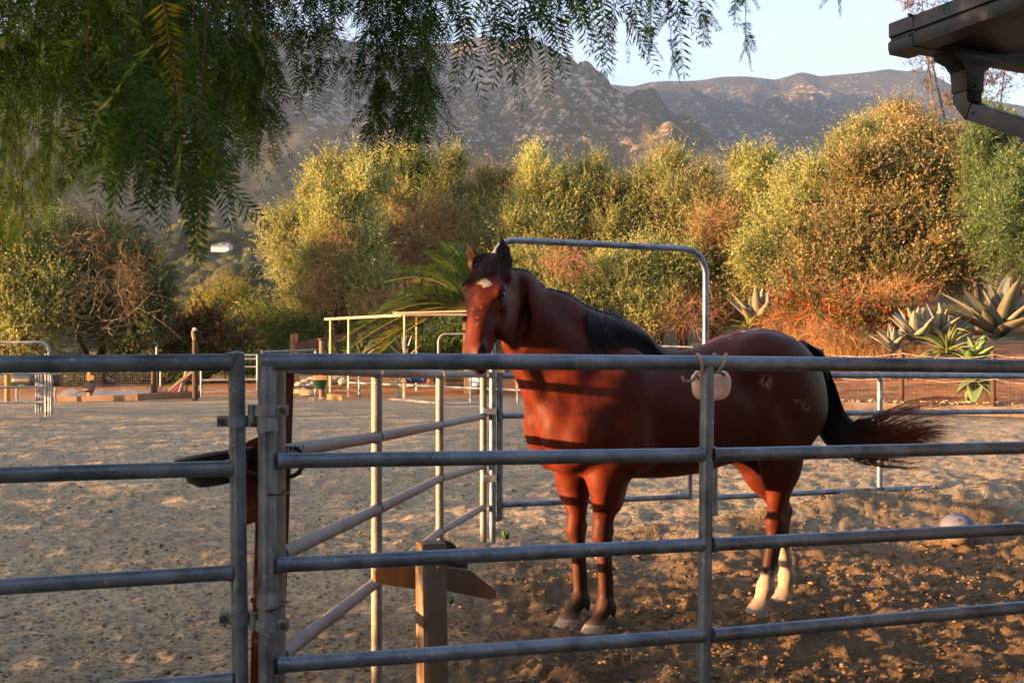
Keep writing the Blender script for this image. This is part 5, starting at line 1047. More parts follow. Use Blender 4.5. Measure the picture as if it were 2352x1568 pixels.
# palm
def palm():
    rg = np.random.default_rng(21); Z = 21.5; c = P(1082, 716, Z); gz = gl(c[0], Z); th = thing('palm_tree', (c[0], Z, gz), 'feathery green palm behind the horse head', 'palm')
    b = MB(); b.tube(spline([(c[0] + .1, Z, gz - .1), (c[0] + .05, Z, (gz + c[2]) / 2), c], 6), .2, 12, rs=[.24, .22, .2, .2, .19, .16]); b.build('trunk', 'trunk_bark', th)
    angs = [(-78, .35), (-60, .75), (-48, 1.0), (-35, .1), (-28, 1.15), (-14, .95), (-4, .2), (6, 1.2), (18, .9), (30, .4), (42, 1.0), (60, .7), (80, .3), (-95, .1), (100, .2), (-70, -.1), (-20, -.6), (25, -.7), (-88, .9), (-40, -.9), (50, -.8), (12, 1.0)]
    for i, (a, dep) in enumerate(angs):
        a = math.radians(a); L_ = 1.9 + .6 * rg.random(); out = np.array((math.sin(a), -dep * .55 * (1 if i % 3 else -1), math.cos(a) * .95 + .12)); out = nrm(out); k_ = 14; tt_ = np.linspace(0, 1, k_)
        horiz = nrm(np.array((out[0], out[1], 0)) + 1e-3); pts = c + out * (L_ * tt_)[:, None] * .9 + horiz * (L_ * .28 * tt_ ** 2)[:, None] - np.array((0, 0, 1)) * (L_ * (.30 + .35 * abs(math.sin(a))) * tt_ ** 2.2)[:, None]
        b = MB(); b.tube(pts, .02, 5, rs=np.linspace(.022, .004, k_)); Vr, Fr = np.array(b.v), [f for f in b.f if len(f) == 4]
        n = 84; u = np.linspace(.12, 1, n); pp = np.stack([np.interp(u, tt_, pts[:, q]) for q in range(3)], 1); tg = np.stack([np.interp(u, tt_, np.gradient(pts, axis=0)[:, q]) for q in range(3)], 1); tg = unit(tg); sdv = unit(np.cross(tg, np.array((0, 0, 1.))) + .01); upv = unit(np.cross(sdv, tg))
        VV, CC = [], []
        for s in (1, -1):
            ax = unit(sdv * s * .85 + tg * .65 + upv * .22 + rg.normal(0, .06, (n, 3))); Lf = .50 * np.sin(np.clip(u * 1.05, 0, 1) * math.pi * .86 + .25) + .06; wv = unit(np.cross(ax, upv + rg.normal(0, .2, (n, 3)))); V, _ = leaf_quads(pp, ax, wv, Lf, np.full(n, .026), .1); VV.append(V); base_c = np.array([.055, .10, .026]) if rg.random() < .85 else np.array([.14, .14, .04]); CC.append(np.repeat(base_c[None] * (.75 + .5 * rg.random((n, 1))), 4, 0))
        V = np.concatenate(VV); Fq = np.arange(len(V)).reshape(-1, 4); allV = np.concatenate([V, Vr]); allF = np.concatenate([Fq, np.array(Fr) + len(V)]); col = np.concatenate([np.concatenate(CC), np.repeat([[.22, .20, .07]], len(Vr), 0)]); np_obj('frond', allV, allF, 'leaves', th, col=col)
palm()
# rosettes with separate leaves
def leaf_mesh(name, L, Wd, curve, fold, col, edge, thick=.02, nseg=9):
    Wd = Wd * 1.35; fold = fold * .6; edge = tuple(c * .7 for c in edge); col = tuple(c * .85 for c in col)
    tt_ = np.linspace(0, 1, nseg); wv = Wd * .5 * (np.sin(math.pi * np.clip(tt_, 0, 1) ** .75) ** .75 * .75 + .25 * (1 - tt_)) * np.where(tt_ > .97, .03, 1); z = curve * L * tt_ ** 2; V, C_ = [], []
    for i in range(nseg):
        for s, up_, c in ((-1, fold, edge), (-.55, fold * .5, col), (0, 0, col), (.55, fold * .5, col), (1, fold, edge)): V.append((s * wv[i], tt_[i] * L, z[i] + up_ * wv[i])); C_.append(np.array(c) * (.85 + .3 * tt_[i]))
        V.append((0, tt_[i] * L, z[i] - thick * (1 - tt_[i]) - .002)); C_.append(np.array(col) * .8)
    Fq = []
    for i in range(nseg - 1):
        a, b = i * 6, (i + 1) * 6
        for k_ in range(4): Fq.append((a + k_, a + k_ + 1, b + k_ + 1, b + k_))
        Fq += [(a, b, b + 5, a + 5), (a + 4, a + 5, b + 5, b + 4)]
    return np_mesh(name, V, Fq, np.array(C_), True)
m, t, o = new_mat('succulent'); p = N(t, 'ShaderNodeBsdfPrincipled'); a = N(t, 'ShaderNodeAttribute', attribute_name='Col'); t.links.new(mixc(t, 1.0, a.outputs[0], ramp(t, [(.3, (.7, .7, .7)), (.7, (1.15, 1.15, 1.15))], noise(t, 9, 4, .6, objco(t, (1, .25, 1)))), 'MULTIPLY'), p.inputs[0]); p.inputs['Roughness'].default_value = .5; t.links.new(p.outputs[0], o.inputs[0])
def rosette(name, label, x, y, Z, L, Wd, n, col, edge, lo_=10, hi__=85, curve=-.25, fold=.45, seed=0, cat='agave', zoff=0.0):
    rg = np.random.default_rng(seed); c = P(x, y, Z); th = thing(name, tuple(c), label, cat); meshes = [leaf_mesh('leaf', L * k_, Wd * w_, curve * q, fold, np.array(col) * s_, np.array(edge) * s_) for k_, w_, q, s_ in ((1, 1, 1, 1), (.85, 1.05, .5, .85), (1.05, .9, 1.5, 1.12))]
    for i in range(n):
        f_ = i / max(n - 1, 1); el = math.radians(lo_ + (hi__ - lo_) * f_ + rg.normal(0, 5)); az = i * 2.39996 + rg.normal(0, .15); o = link_mesh('leaf', meshes[i % 3], 'succulent', th); s_ = 1 - .25 * f_ + rg.normal(0, .05); o.scale = (s_,) * 3; o.rotation_euler = (el, 0, az); o.location = (0, 0, zoff + .04 * f_)
    return th
GREY, GEDGE = (.115, .135, .105), (.42, .33, .19)
rosette('agave', 'tall grey agave with pale edged leaves behind the croup', 1742, 752, 20.5, .95, .21, 16, (.13, .14, .105), (.26, .22, .14), 25, 86, .05, .5, 1)
rosette('agave', 'very large dark agave with broad arching leaves at the right edge', 2296, 776, 17.2, 1.22, .30, 24, (.055, .075, .060), (.16, .14, .085), 6, 84, -.10, .5, 2)
rosette('agave', 'cream edged grey agave left of the strap-leaved plant', 2105, 790, 16.6, .66, .19, 18, (.11, .135, .12), (.36, .30, .19), 18, 86, -.02, .45, 3)
rosette('agave', 'smallest cream edged agave on the bank, beside the middle fence post', 2052, 806, 16.4, .46, .14, 14, (.105, .13, .115), (.34, .28, .18), 15, 86, 0, .45, 4)
rosette('agave', 'mid-sized cream edged agave in front of the big dark agave', 2160, 776, 16.9, .62, .18, 16, (.10, .12, .105), (.33, .27, .17), 20, 86, 0, .45, 14)
rosette('foxtail_agave', 'bright green soft-leaved agave above the rail near the right edge', 2238, 842, 15.9, .60, .19, 22, (.13, .22, .075), (.15, .24, .08), 0, 82, -.18, .3, 5)
rosette('foxtail_agave', 'lower green soft-leaved agave hanging down the bank under the rail', 2246, 872, 15.6, .50, .18, 14, (.13, .21, .085), (.15, .23, .09), -50, 35, -.2, .3, 6)
rosette('strap_plant', 'yellow green strap-leaved plant between the agaves', 2176, 812, 16.1, .60, .045, 40, (.15, .19, .035), (.19, .22, .05), 10, 80, -.5, .3, 7, cat='plant')
rosette('strap_plant', 'small green strap-leaved plant beside the tall grey agave', 1718, 756, 20.2, .34, .035, 22, (.13, .18, .03), (.16, .20, .04), 15, 80, -.4, .3, 8, cat='plant')
rosette('strap_plant', 'dark strap-leaved clump under the sloping dark rail', 830, 830, 24.0, .75, .07, 26, (.045, .075, .035), (.06, .09, .04), 15, 84, -.3, .3, 9, cat='plant')
rosette('agave', 'spiky dark agave behind the pipe shelter', 935, 828, 23.8, .7, .11, 18, (.06, .08, .07), (.12, .12, .09), 15, 84, 0, .4, 10)
# weeds in the arena
def weed(label, x, y, Z, L, n, seed, zoff=0):
    rg = np.random.default_rng(seed); gx_ = X_at(x, Z); th = thing('weed', (gx_, Z, ground_z(gx_, Z)), label, 'weed'); me = leaf_mesh('leaf', L, L * .55, .15, .3, (.05, .12, .02), (.07, .15, .03), .003, 7)
    for i in range(n):
        o = link_mesh('leaf', me, 'succulent', th); o.rotation_euler = (math.radians(55 + rg.normal(0, 15)), 0, i * 2.4); o.scale = (.8 + .4 * rg.random(),) * 3
weed('single broad green leaf sprouting beside the arched gate post', 1161, 1250, 8.1, .075, 4, 1)
weed('tuft of small green weeds behind the sawn timber post', 1036, 1376, 6.6, .045, 9, 2)
# ---------------------------------------------------------------- things at the far side of the arena
def pipe(pts, r, name, parent, mat='galvanised_far', n=10):
    b = MB(); b.tube(pts, r, n); return b.build(name, mat, parent)
def bend(x0, y0, x1, y1, x2, y2, Z, n=8): return arc(P(x0, y0, Z), P(x1, y1, Z), P(x2, y2, Z), n)
def down(x, y, Z, d=.25): p_ = P(x, y, Z); return p_ - np.array((0, 0, d))
FG = 'far pipe fences round the arena'
lg = thing('arched_gate', tuple(P(110, 950, 15)), 'small arched pipe gate at the left edge across the arena', 'gate')
pipe([P(-60, 786, 15), P(85, 786, 15)] + bend(92, 786, 113, 787, 113, 815, 15) + [P(113, 900, 15), down(113, 955, 15)], .021, 'arch', lg)
for y in (858, 889, 924): pipe([P(-60, y + 1, 15), P(105, y - 1, 15)], .017, 'rail', lg)
for x, y0, y1 in ((106, 812, 955), (118, 860, 950)): pipe([P(x, y0, 15), down(x, y1, 15)], .020, 'post', lg)
for x in (84, 90, 96): pipe([P(x, 812 if x == 90 else 858, 15.8), down(x, 931, 15.8)], .018, 'post', lg)
for y in (880, 905): pipe([P(84, y, 15.8), P(107, y + 10, 15.1)], .016, 'stay', lg)
b = MB(); b.tube([P(118, 885, 14.98), P(122, 878, 14.97), P(119, 872, 14.97)], .008, 6); b.build('chain_end', 'galvanised_far', lg)
def wpost(label, x, y0, y1, Z, w, mat='brown_wood', name='wooden_post'):
    c = P(x, y1, Z); th = thing(name, tuple(c), label, 'post'); b = MB(); b.tube([c - np.array((0, 0, .25)), P(x, (y0 + y1) / 2, Z), P(x, y0, Z)], w, 9, rs=[w, w * .97, w * .93]); b.build('shaft', mat, th, bevel=.0, angle=50); return th
wpost('orange brown round post at the left edge under the small arched gate', 17, 835, 922, 18.5, .045, 'orange_wood')
wpost('round post carrying a hanging brown feed bucket, left of the grey mat', 207, 838, 906, 19.6, .045, 'orange_wood')
wpost('dark round post at the end of the grey mat', 353, 850, 908, 19.6, .05, 'dark_wood')
q = wpost('tall dark post beside the leaning tools, topped by a pale stub', 448, 780, 912, 19.2, .05, 'dark_wood'); b = MB(); b.tube([P(447, 784, 19.2), P(443, 765, 19.2)], .03, 8); b.build('stub', 'orange_wood', q); b = MB(); b.tube([P(443, 764, 19.2), P(446, 755, 19.15), P(451, 757, 19.1)], .028, 8); b.build('cap', 'galvanised_far', q)
b = MB(); b.beam(P(508, 915, 20), P(508, 845, 20), .20, .2); tag(b.build('black_post', 'black_plastic', bevel=.01), 'thick square black post inside the far pipe gate', 'post')
for x, lab_ in ((360, 'thin galvanised pipe standing beside the dark post at the end of the mat'), (369, 'thin galvanised pipe with two clips just left of the leaning tools')):
    th = thing('steel_pipe', tuple(P(x, 908, 19.7)), lab_, 'pipe'); pipe([P(x, 797 if x == 360 else 845, 19.7), down(x, 908, 19.7)], .017, 'shaft', th)
# drum, bucket, mat
th = thing('plastic_drum', tuple(P(90, 905, 19)), 'dark plastic drum lying on a metal stand behind the small arched gate', 'drum'); ax = [np.array((0, 1., 0)), np.array((0, 0, 1.)), np.array((1., 0, 0))]
b = MB(); b.lathe(P(34, 874, 19), [(.001, 0), (.09, 0), (.105, .03), (.105, .28), (.112, .30), (.105, .32), (.105, .50), (.112, .52), (.105, .54), (.105, .78), (.09, .80), (.001, .80)], 20, ax); b.build('barrel', 'black_plastic', th)
pmat('green_print', (.03, .22, .09), (.04, .30, .12), 9, .6); b = MB()
for k in range(6): b.box(P(42 + k * 2.6, 884 + (k % 2) * .5, 18.893), (.006, .001, .009))
b.build('lettering', 'green_print', th, smooth=False)
for x in (40, 128):
    b = MB(); b.tube([P(x, 887, 19), P(x - 2, 905, 19), down(x + 3, 918, 19)], .02, 7); b.build('leg', 'galvanised_far', th)
th = thing('feed_bucket', tuple(P(207, 898, 19.3)), 'brown feed bucket with a black rim hung on a round post', 'bucket'); c = P(206, 879, 19.2); tl = math.radians(14); ax = [np.array((1, 0, 0)), np.array((0, math.cos(tl), -math.sin(tl))), np.array((0, math.sin(tl), math.cos(tl)))]
b = MB(); b.lathe(c, [(.001, -.155), (.082, -.155), (.104, 0), (.098, .0), (.078, -.145), (.001, -.145)], 22, ax); b.build('bowl', 'brown_wood', th); b = MB(); b.torus(c, .105, .010, ax, 24, 6); b.build('rim', 'black_plastic', th)
b = MB(); b.beam(P(199, 867, 19.42), P(215, 867, 19.42), .08, .02, up=(0, -1, 0)); b.build('backboard', 'orange_wood', th)
pmat('grey_mat', (.10, .105, .12), (.16, .165, .18), 5, .9); b = MB(); xs = np.linspace(134, 346, 9); rg = np.random.default_rng(3)
th = thing('rubber_mat', tuple(P(240, 905, 20.5)), 'grey uneven mat spread beyond the timber edging under the left-hand trees', 'mat'); V = []
for x in xs: V += [P(x - 4, 912, 20.1), P(x, 896 + rg.normal(0, 1.5) + 4 * (x < 160), 22.2)]
b.add(V, [(2 * i, 2 * i + 2, 2 * i + 3, 2 * i + 1) for i in range(8)]); b.add([q - np.array((0, 0, .1)) for q in V[::2]] + V[::2], [(i, i + 1, 10 + i, 9 + i) for i in range(8)]); b.build('sheet', 'grey_mat', th, angle=30)
def board(label, x0, y0, Z0, x1, y1, Z1, h, mat='brown_wood', th_=.05, name='edging_board', cat='board', group=None):
    b = MB(); b.beam(P(x0, y0, Z0), P(x1, y1, Z1), th_, h); return tag(b.build(name, mat, bevel=.004), label, cat, group)
board('long brown edging board along the foot of the left-hand trees', 122, 917, 19.2, 318, 913, 19.0, .10)
board('second brown edging board, ending by the tall dark post', 314, 912, 18.9, 460, 905, 19.4, .12)
# wire fence
def wire_fence(label, x0, x1, y0, y1, Z, nx, ny):
    th = thing('wire_fence', tuple(P(x0, y1, Z)), label, 'wire fence'); b = MB()
    for i in range(nx + 1): x = x0 + (x1 - x0) * i / nx; b.tube([P(x, y0, Z), P(x, y1, Z)], .0011, 3, cap=False)
    for j in range(ny + 1): y = y0 + (y1 - y0) * j / ny; b.tube([P(x0, y, Z), P(x1, y, Z)], .0011, 3, cap=False)
    w = b.build('mesh', 'rusty_pipe', th); w['kind'] = 'stuff'
wire_fence('rusty wire mesh fence in front of the left-hand trees', 122, 352, 845, 908, 19.7, 46, 10)
wire_fence('wire mesh fence in front of the stacked planks', 790, 1105, 842, 902, 22.5, 54, 9)
# leaning tools
th = thing('plank', tuple(P(372, 908, 19.6)), 'pale plank leaning diagonally against the tall dark post', 'plank'); b = MB(); b.beam(P(368, 912, 19.5), P(446, 850, 19.4), .05, .09, up=(0, -1, 0)); b.build('board', 'grey_wood', th)
pmat('red_plastic', (.30, .025, .025), (.42, .045, .045), 7, .5); th = thing('manure_scoop', tuple(P(405, 908, 20)), 'red scoop on a pole leaning by the tall dark post', 'scoop')
b = MB(); b.prism([P(389, 910, 20.0), P(403, 886, 20.1), P(409, 886, 20.1), P(426, 904, 20.0), P(420, 911, 20)], (0, .12, 0)); b.build('pan', 'red_plastic', th, bevel=.004); b = MB(); b.tube([P(408, 908, 19.9), P(427, 852, 20)], .014, 6); b.build('handle', 'galvanised_far', th)
for a_, b_, lab_ in (((415, 908, 19.8), (430, 850, 19.9), 'rake with a pale handle leaning left of the tall dark post'), ((427, 905, 19.8), (434, 850, 19.7), 'dark handled shovel leaning closest to the tall dark post')):
    th = thing('garden_tool', tuple(P(*a_)), lab_, 'garden tool'); b = MB(); b.tube([P(*a_), P(*b_)], .014, 6); b.build('handle', 'grey_wood' if a_[0] < 420 else 'dark_wood', th); b = MB(); b.box(P(a_[0], a_[1] - 2, a_[2] - .05), (.06, .02, .05), taper=.6); b.build('blade', 'rusty_bolt', th)
def ppanel(label, xs, ys, Z0, Z1, posts, y_top, y_bot, r=.02, mat='galvanised_far', name='pipe_fence', group=FG, cat='fence panel'):
    x0, x1 = xs; ZZ = lambda x: Z0 + (Z1 - Z0) * (x - x0) / (x1 - x0); th = thing(name, tuple(P((x0 + x1) / 2, y_bot, (Z0 + Z1) / 2)), label, cat, group)
    for a_, b_ in ys: pipe([P(x0, a_, Z0), P(x1, b_, Z1)], r, 'rail', th, mat, 8)
    for x in posts: pipe([P(x, y_top, ZZ(x)), down(x, y_bot, ZZ(x), .1)], r * 1.08, 'post', th, mat, 8)
    return th
ppanel('grey five-bar pipe gate in front of the red shrub', (461, 592), [(816, 815), (825, 824), (843, 842), (873, 871), (901, 899)], 20.5, 20.5, (462, 591), 815, 907, .018, name='pipe_gate', cat='gate')
ppanel('short three-rail pipe panel left of the green bucket', (600, 725), [(808, 803.5), (862.5, 859), (891, 886.5)], 19.5, 20.2, (602, 725), 803, 905)
# bucket post
wpost('reddish post with a green bucket and a yellow board', 739, 782, 913, 19.4, .05, 'brown_wood')
th = thing('wire_hoop', tuple(P(739, 780, 19.4)), 'dark metal hoop on top of the post with the green bucket', 'hoop'); b = MB(); b.torus(P(739, 779, 19.4), .07, .012, [np.array((1, 0, 0)), np.array((0, 1., 0)), np.array((0, 0, 1.))], 16, 6); b.build('ring', 'rusty_bolt', th); b = MB(); b.beam(P(733, 780, 19.4), P(745, 780, 19.4), .03, .02); b.build('bar', 'rusty_bolt', th)
pmat('green_plastic', (.008, .048, .020), (.014, .070, .028), 5, .45); th = thing('feed_bucket', tuple(P(735, 893, 19.25)), 'dark green bucket hung on the reddish post', 'bucket'); c = P(734.5, 873, 19.2)
b = MB(); b.lathe(c, [(.001, -.155), (.092, -.155), (.130, -.01), (.137, 0), (.128, .004), (.122, -.01), (.088, -.145), (.001, -.145)], 24); b.build('bowl', 'green_plastic', th); b = MB(); b.torus(c, .133, .008, np.eye(3), 24, 6); b.build('rim', 'green_plastic', th)
b = MB(); b.beam(P(719, 867.5, 19.3), P(752, 867, 19.3), .05, .075); tag(b.build('yellow_board', 'orange_wood', bevel=.004), 'small orange yellow board fixed above the green bucket', 'board')
pmat('pale_stone', (.30, .20, .12), (.48, .34, .22), 6, .9); pmat('grey_rock', (.16, .13, .10), (.30, .25, .20), 5, .92); rg = np.random.default_rng(15)
for x, y, r_ in ((716, 915, .035), (722, 916, .045), (735, 917, .03), (741, 915, .03)):
    b = MB(); b.ball(P(x, y, 19), r_, 9, 6, (1.2, .9, .7), .08, rg); tag(b.build('stone', 'pale_stone', angle=30), 'pale stone at the foot of the reddish bucket post', 'stone', 'pale stones at the bucket post')
for x, y, r_, Z in ((690, 884, .10, 23), (704, 880, .12, 23.2), (716, 876, .13, 23.3), (726, 882, .11, 23), (712, 888, .09, 22.8), (700, 890, .07, 22.6), (768, 874, .12, 23.5), (780, 870, .13, 23.6), (790, 877, .11, 23.3)):
    b = MB(); b.ball(P(x, y, Z), r_, 10, 7, (1.2, .9, .75), .10, rg); tag(b.build('rock', 'grey_rock', angle=28), 'rough brown rock in the heap behind the green bucket', 'rock', 'rocks heaped behind the green bucket')
for x, y, Z, w, lb in ((695, 899, 21.5, .35, 'left-hand and largest flat slab lying before the heap of rocks'), (715, 903, 21.0, .3, 'flat slab lying nearest the arena sand, before the heap of rocks'), (738, 899, 21.6, .25, 'small flat slab lying right behind the reddish bucket post')):
    b = MB(); b.box(P(x, y, Z), (w * .6, .2, .035), jit=.008, rng=rg); tag(b.build('flat_stone', 'pale_stone', bevel=.01, angle=30), lb, 'slab', 'paving slabs by the rocks')
th = thing('wooden_trough', tuple(P(775, 917, 19)), 'low yellow wooden trough lit by the sun at the foot of the shelter', 'trough'); b = MB(); b.prism([P(751, 917, 19.2), P(752, 905, 19.2), P(786, 908, 19.0), P(786, 919, 19.0)], (.02, .03, 0)); b.build('side', 'orange_wood', th, bevel=.003); b = MB(); b.beam(P(751, 904.5, 19.25), P(826, 908.5, 19.1), .05, .02); b.build('cap_rail', 'brown_wood', th)
# shelter
galv('shelter_pipe', base=(.60, .46, .26), dark=(.42, .30, .15), rust=(.28, .11, .04), rough=.6, metal=.3, rl=.58)
sh = thing('pipe_shelter', tuple(P(850, 905, 20.5)), 'open pipe-framed shelter with a thin metal roof, left of the horse head', 'shelter')
for x, y0, y1, Z in ((759, 733, 903, 21), (801, 730, 908, 20.6), (929, 723, 916, 19.3), (957, 730, 892, 22.5)):
    pipe([P(x, y0, Z), down(x, y1, Z, .15)], .020, 'post', sh, 'shelter_pipe'); pipe([P(x, 779 + (y0 - 723) * .3, Z), down(x, y1, Z, .1)], .026, 'sleeve', sh, 'shelter_pipe')
pipe([P(747, 733, 21.2), P(922, 724, 19.3)], .024, 'roof_bar', sh, 'shelter_pipe'); pipe([P(920, 724, 19.3), P(1092, 723, 19.6)], .024, 'roof_bar', sh, 'shelter_pipe')
b = MB(); n = 21
A0, A1, B0, B1 = P(904, 718.5, 20.3), P(1094, 713, 20.3), P(900, 716.5, 22.6), P(1094, 711.5, 22.6)
V = []
for i in range(n * 4 + 1):
    u = i / (n * 4); cz = .004 * math.sin(i * math.pi / 2); V += [A0 + (A1 - A0) * u + (0, 0, cz), B0 + (B1 - B0) * u + (0, 0, cz), A0 + (A1 - A0) * u + (0, 0, cz - .02), B0 + (B1 - B0) * u + (0, 0, cz - .02)]
Fs = []
for i in range(n * 4):
    a, c = i * 4, i * 4 + 4; Fs += [(a, c, c + 1, a + 1), (a + 2, a + 3, c + 3, c + 2), (a, a + 2, c + 2, c)]
b.add(V, Fs); b.build('roof_sheet', 'shelter_pipe', sh, angle=60)
pipe([P(902, 719.5, 20.25), P(1094, 714, 20.25)], .02, 'roof_edge', sh, 'shelter_pipe')
ppanel('long low pipe panel with a rusty bottom bar, running behind the horse chest', (800, 1215), [(852, 866), (878.5, 897)], 20.6, 17.6, (825, 913, 1081, 1189), 852, 912)
pipe([P(896, 916, 18.6), P(1001, 925.5, 18.2)], .022, 'fallen_pipe', None, 'rusty_pipe')['label'] = 'rust-patched white pipe lying on the sand behind the side panel'; bpy.context.scene.objects['fallen_pipe']['category'] = 'pipe'
o = pipe([P(1023, 927, 17.8), P(1104, 924.5, 17.8)], .022, 'white_pipe', None); tag(o, 'plain white pipe lying on the sand just left of the arched gate post', 'pipe')
sa = thing('bow_gate', tuple(P(1010, 880, 20.5)), 'small pale bent pipe gate half hidden behind the horse muzzle', 'gate'); pipe([down(1007, 872, 20.5), P(1007, 800, 20.5)] + bend(1007, 790, 1007, 768, 1024, 767, 20.5) + [P(1088, 766, 20.5)], .021, 'arch', sa); pipe([P(1007, 830, 20.5), P(1088, 829, 20.5)], .016, 'rail', sa)
# sloping rail
th = thing('rail_fence', tuple(P(790, 850, 24)), 'dark timber rail fence sloping up behind the pipe shelter', 'fence'); b = MB(); b.beam(P(676, 796, 24), P(905, 753, 24.6), .06, .17); b.build('rail', 'dark_wood', th)
for x, y0, y1 in ((680, 766, 890), (672, 768, 880), (827, 766, 850)):
    b = MB(); b.beam(down(x, y1, 24.1), P(x, y0, 24.1), .09, .09, up=(0, 1, 0)); b.build('post', 'dark_wood', th)
# plank stack, blue barrel, lumber, drum
th = thing('plank_stack', tuple(P(900, 885, 23.5)), 'long low stack of reddish planks behind the wire mesh', 'plank stack'); rg = np.random.default_rng(5)
for j in range(6):
    for k in range(2):
        x0 = 812 + rg.normal(0, 6) + k * 98; b = MB(); b.beam(P(x0, 881 - j * 4.6 + rg.normal(0, .5), 23.4), P(x0 + 92 + rg.normal(0, 6), 882 - j * 4.6 + rg.normal(0, .5), 23.5), .20, .040); b.build('plank', 'brown_wood', th)
th = thing('blue_barrel', tuple(P(960, 885, 21.6)), 'blue barrel lying on a wooden sawhorse behind the low pipe panel', 'barrel'); pmat('blue_plastic', (.018, .04, .16), (.03, .06, .22), 5, .4); ax = [np.array((0, 1., 0)), np.array((0, 0, 1.)), np.array((1., 0, 0))]
b = MB(); b.lathe(P(918, 866, 21.6), [(.001, 0), (.10, 0), (.118, .02), (.118, .22), (.126, .24), (.118, .26), (.118, .46), (.126, .48), (.118, .50), (.118, .68), (.10, .70), (.001, .70)], 22, ax); b.build('drum', 'blue_plastic', th)
b = MB(); b.lathe(P(917.5, 866, 21.6), [(.001, 0), (.095, 0), (.095, .012), (.001, .012)], 20, ax); tag(b.build('lid', 'pale_stone', th), 'pale end lid')
for a_, b_ in (((921, 890), (927, 864)), ((934, 890), (927, 866)), ((978, 889), (989, 864)), ((996, 890), (989, 866))):
    b = MB(); b.beam(P(a_[0], a_[1], 21.5), P(b_[0], b_[1], 21.5), .06, .04, up=(0, -1, 0)); b.build('leg', 'orange_wood', th)
th = thing('lumber_stack', tuple(P(1050, 888, 22)), 'stack of short weathered boards behind the side panel', 'lumber')
for j in range(5):
    for k in range(2):
        x0 = 1026 + 2 * k + rg.normal(0, 1.5); b = MB(); b.beam(P(x0, 886 - j * 4.2, 21.8 + k * .25), P(x0 + 48 + rg.normal(0, 3), 886 - j * 4.2 + rg.normal(0, .5), 21.8 + k * .25), .22, .034); b.build('board', 'grey_wood' if (j + k) % 3 else 'dark_wood', th)
th = thing('gas_drum', tuple(P(1097, 886, 21)), 'pale blue drum with a white diamond label beside the side panel post', 'drum'); pmat('pale_blue', (.22, .30, .40), (.32, .40, .50), 5, .5); pmat('white_print', (.7, .7, .66), (.78, .78, .74), 5, .6)
c = P(1095, 886, 21); b = MB(); b.lathe(c, [(.001, 0), (.09, 0), (.095, .02), (.095, .22), (.07, .26), (.03, .27), (.03, .30), (.001, .30)], 18); b.build('tank', 'pale_blue', th); q = P(1096, 874, 20.895); b = MB(); b.prism([q + np.array(v) for v in ((.045, 0, 0), (0, 0, .052), (-.045, 0, 0), (0, 0, -.052))], (0, .006, 0)); b.build('hazard_label', 'white_print', th, smooth=False)
q2 = q - np.array((0, .0015, 0)); pmat('red_print', (.35, .08, .05), (.42, .1, .06), 5, .6); b = MB()
for z_, w in ((.008, .012), (-.004, .016), (-.016, .009)): b.box(q2 + np.array((0, 0, z_)), (w, .001, .003))
b.build('print', 'red_print', th, smooth=False)
ppanel('little white pipe fence glimpsed over the horse back', (1455, 1592), [(793, 797)], 23, 22, (1511, 1588), 793, 835, .020)
# right-hand bank: posts, wire, edging
RG = 'wooden posts along the right-hand bank'
rposts = [(1885, 803, 925, 16.6, 'short post half hidden by the tail head, on the right-hand bank'), (2071, 805, 924, 15.8, 'brown post on the bank below the cream edged agaves'), (2281, 806, 938, 15.2, 'dark brown post in front of the green soft-leaved agave near the right edge')]
for x, y0, y1, Z, lab_ in rposts: tag(wpost(lab_, x, y0, y1, Z, .036, 'dark_wood'), group=RG)
th = thing('wire_fence', tuple(P(2071, 905, 15.8)), 'rusty wire strands and netting strung between the posts on the right-hand bank', 'wire fence')
rng = np.random.default_rng(6); full = [(1740, 803, 925, 17.4)] + [r_[:4] for r_ in rposts] + [(2470, 808, 945, 14.7)]
for yy in (.06, .16, .5):
    pts = []
    for i in range(len(full) - 1):
        a_, c_ = full[i], full[i + 1]
        for u in np.linspace(0, 1, 7)[:-1]: pts.append(P(a_[0], a_[1] + (a_[2] - a_[1]) * yy, a_[3]) * (1 - u) + P(c_[0], c_[1] + (c_[2] - c_[1]) * yy, c_[3]) * u - np.array((0, .04, .05 * 4 * u * (1 - u) + rng.normal(0, .006))))
    b = MB(); b.tube(pts, .005, 4, cap=False); b.build('strand', 'rusty_pipe', th)
b = MB()
for i in range(1, len(full) - 1):
    a_, c_ = full[i], full[i + 1]
    for u in np.linspace(0, 1, 22):
        top_ = P(a_[0], a_[1] + 25, a_[3]) * (1 - u) + P(c_[0], c_[1] + 25, c_[3]) * u; bot_ = P(a_[0], a_[2], a_[3]) * (1 - u) + P(c_[0], c_[2], c_[3]) * u; b.tube([top_, bot_], .0009, 3, cap=False)
    for v in np.linspace(0, 1, 5): b.tube([P(a_[0], a_[1] + 25 + (a_[2] - a_[1] - 25) * v, a_[3]), P(c_[0], c_[1] + 25 + (c_[2] - c_[1] - 25) * v, c_[3])], .0009, 3, cap=False)
b.build('netting', 'rusty_pipe', th)['kind'] = 'stuff'
board('pale timber edging at the foot of the right-hand bank, behind the tail', 1840, 931, 15.3, 2110, 938, 14.9, .13, 'grey_wood', .08); board('continuing pale timber edging at the right edge of the arena', 2112, 938.5, 14.9, 2460, 951, 14.4, .13, 'grey_wood', .08)
def pebbles(n):
    rg = np.random.default_rng(9); x = 1850 + 560 * rg.random(n); Z = np.interp(x, [1840, 2460], [15.6, 14.8]) + .3 * rg.random(n); X = X_at(x, Z); return np.stack([X, Z, g(X, Z) + .02], 1)
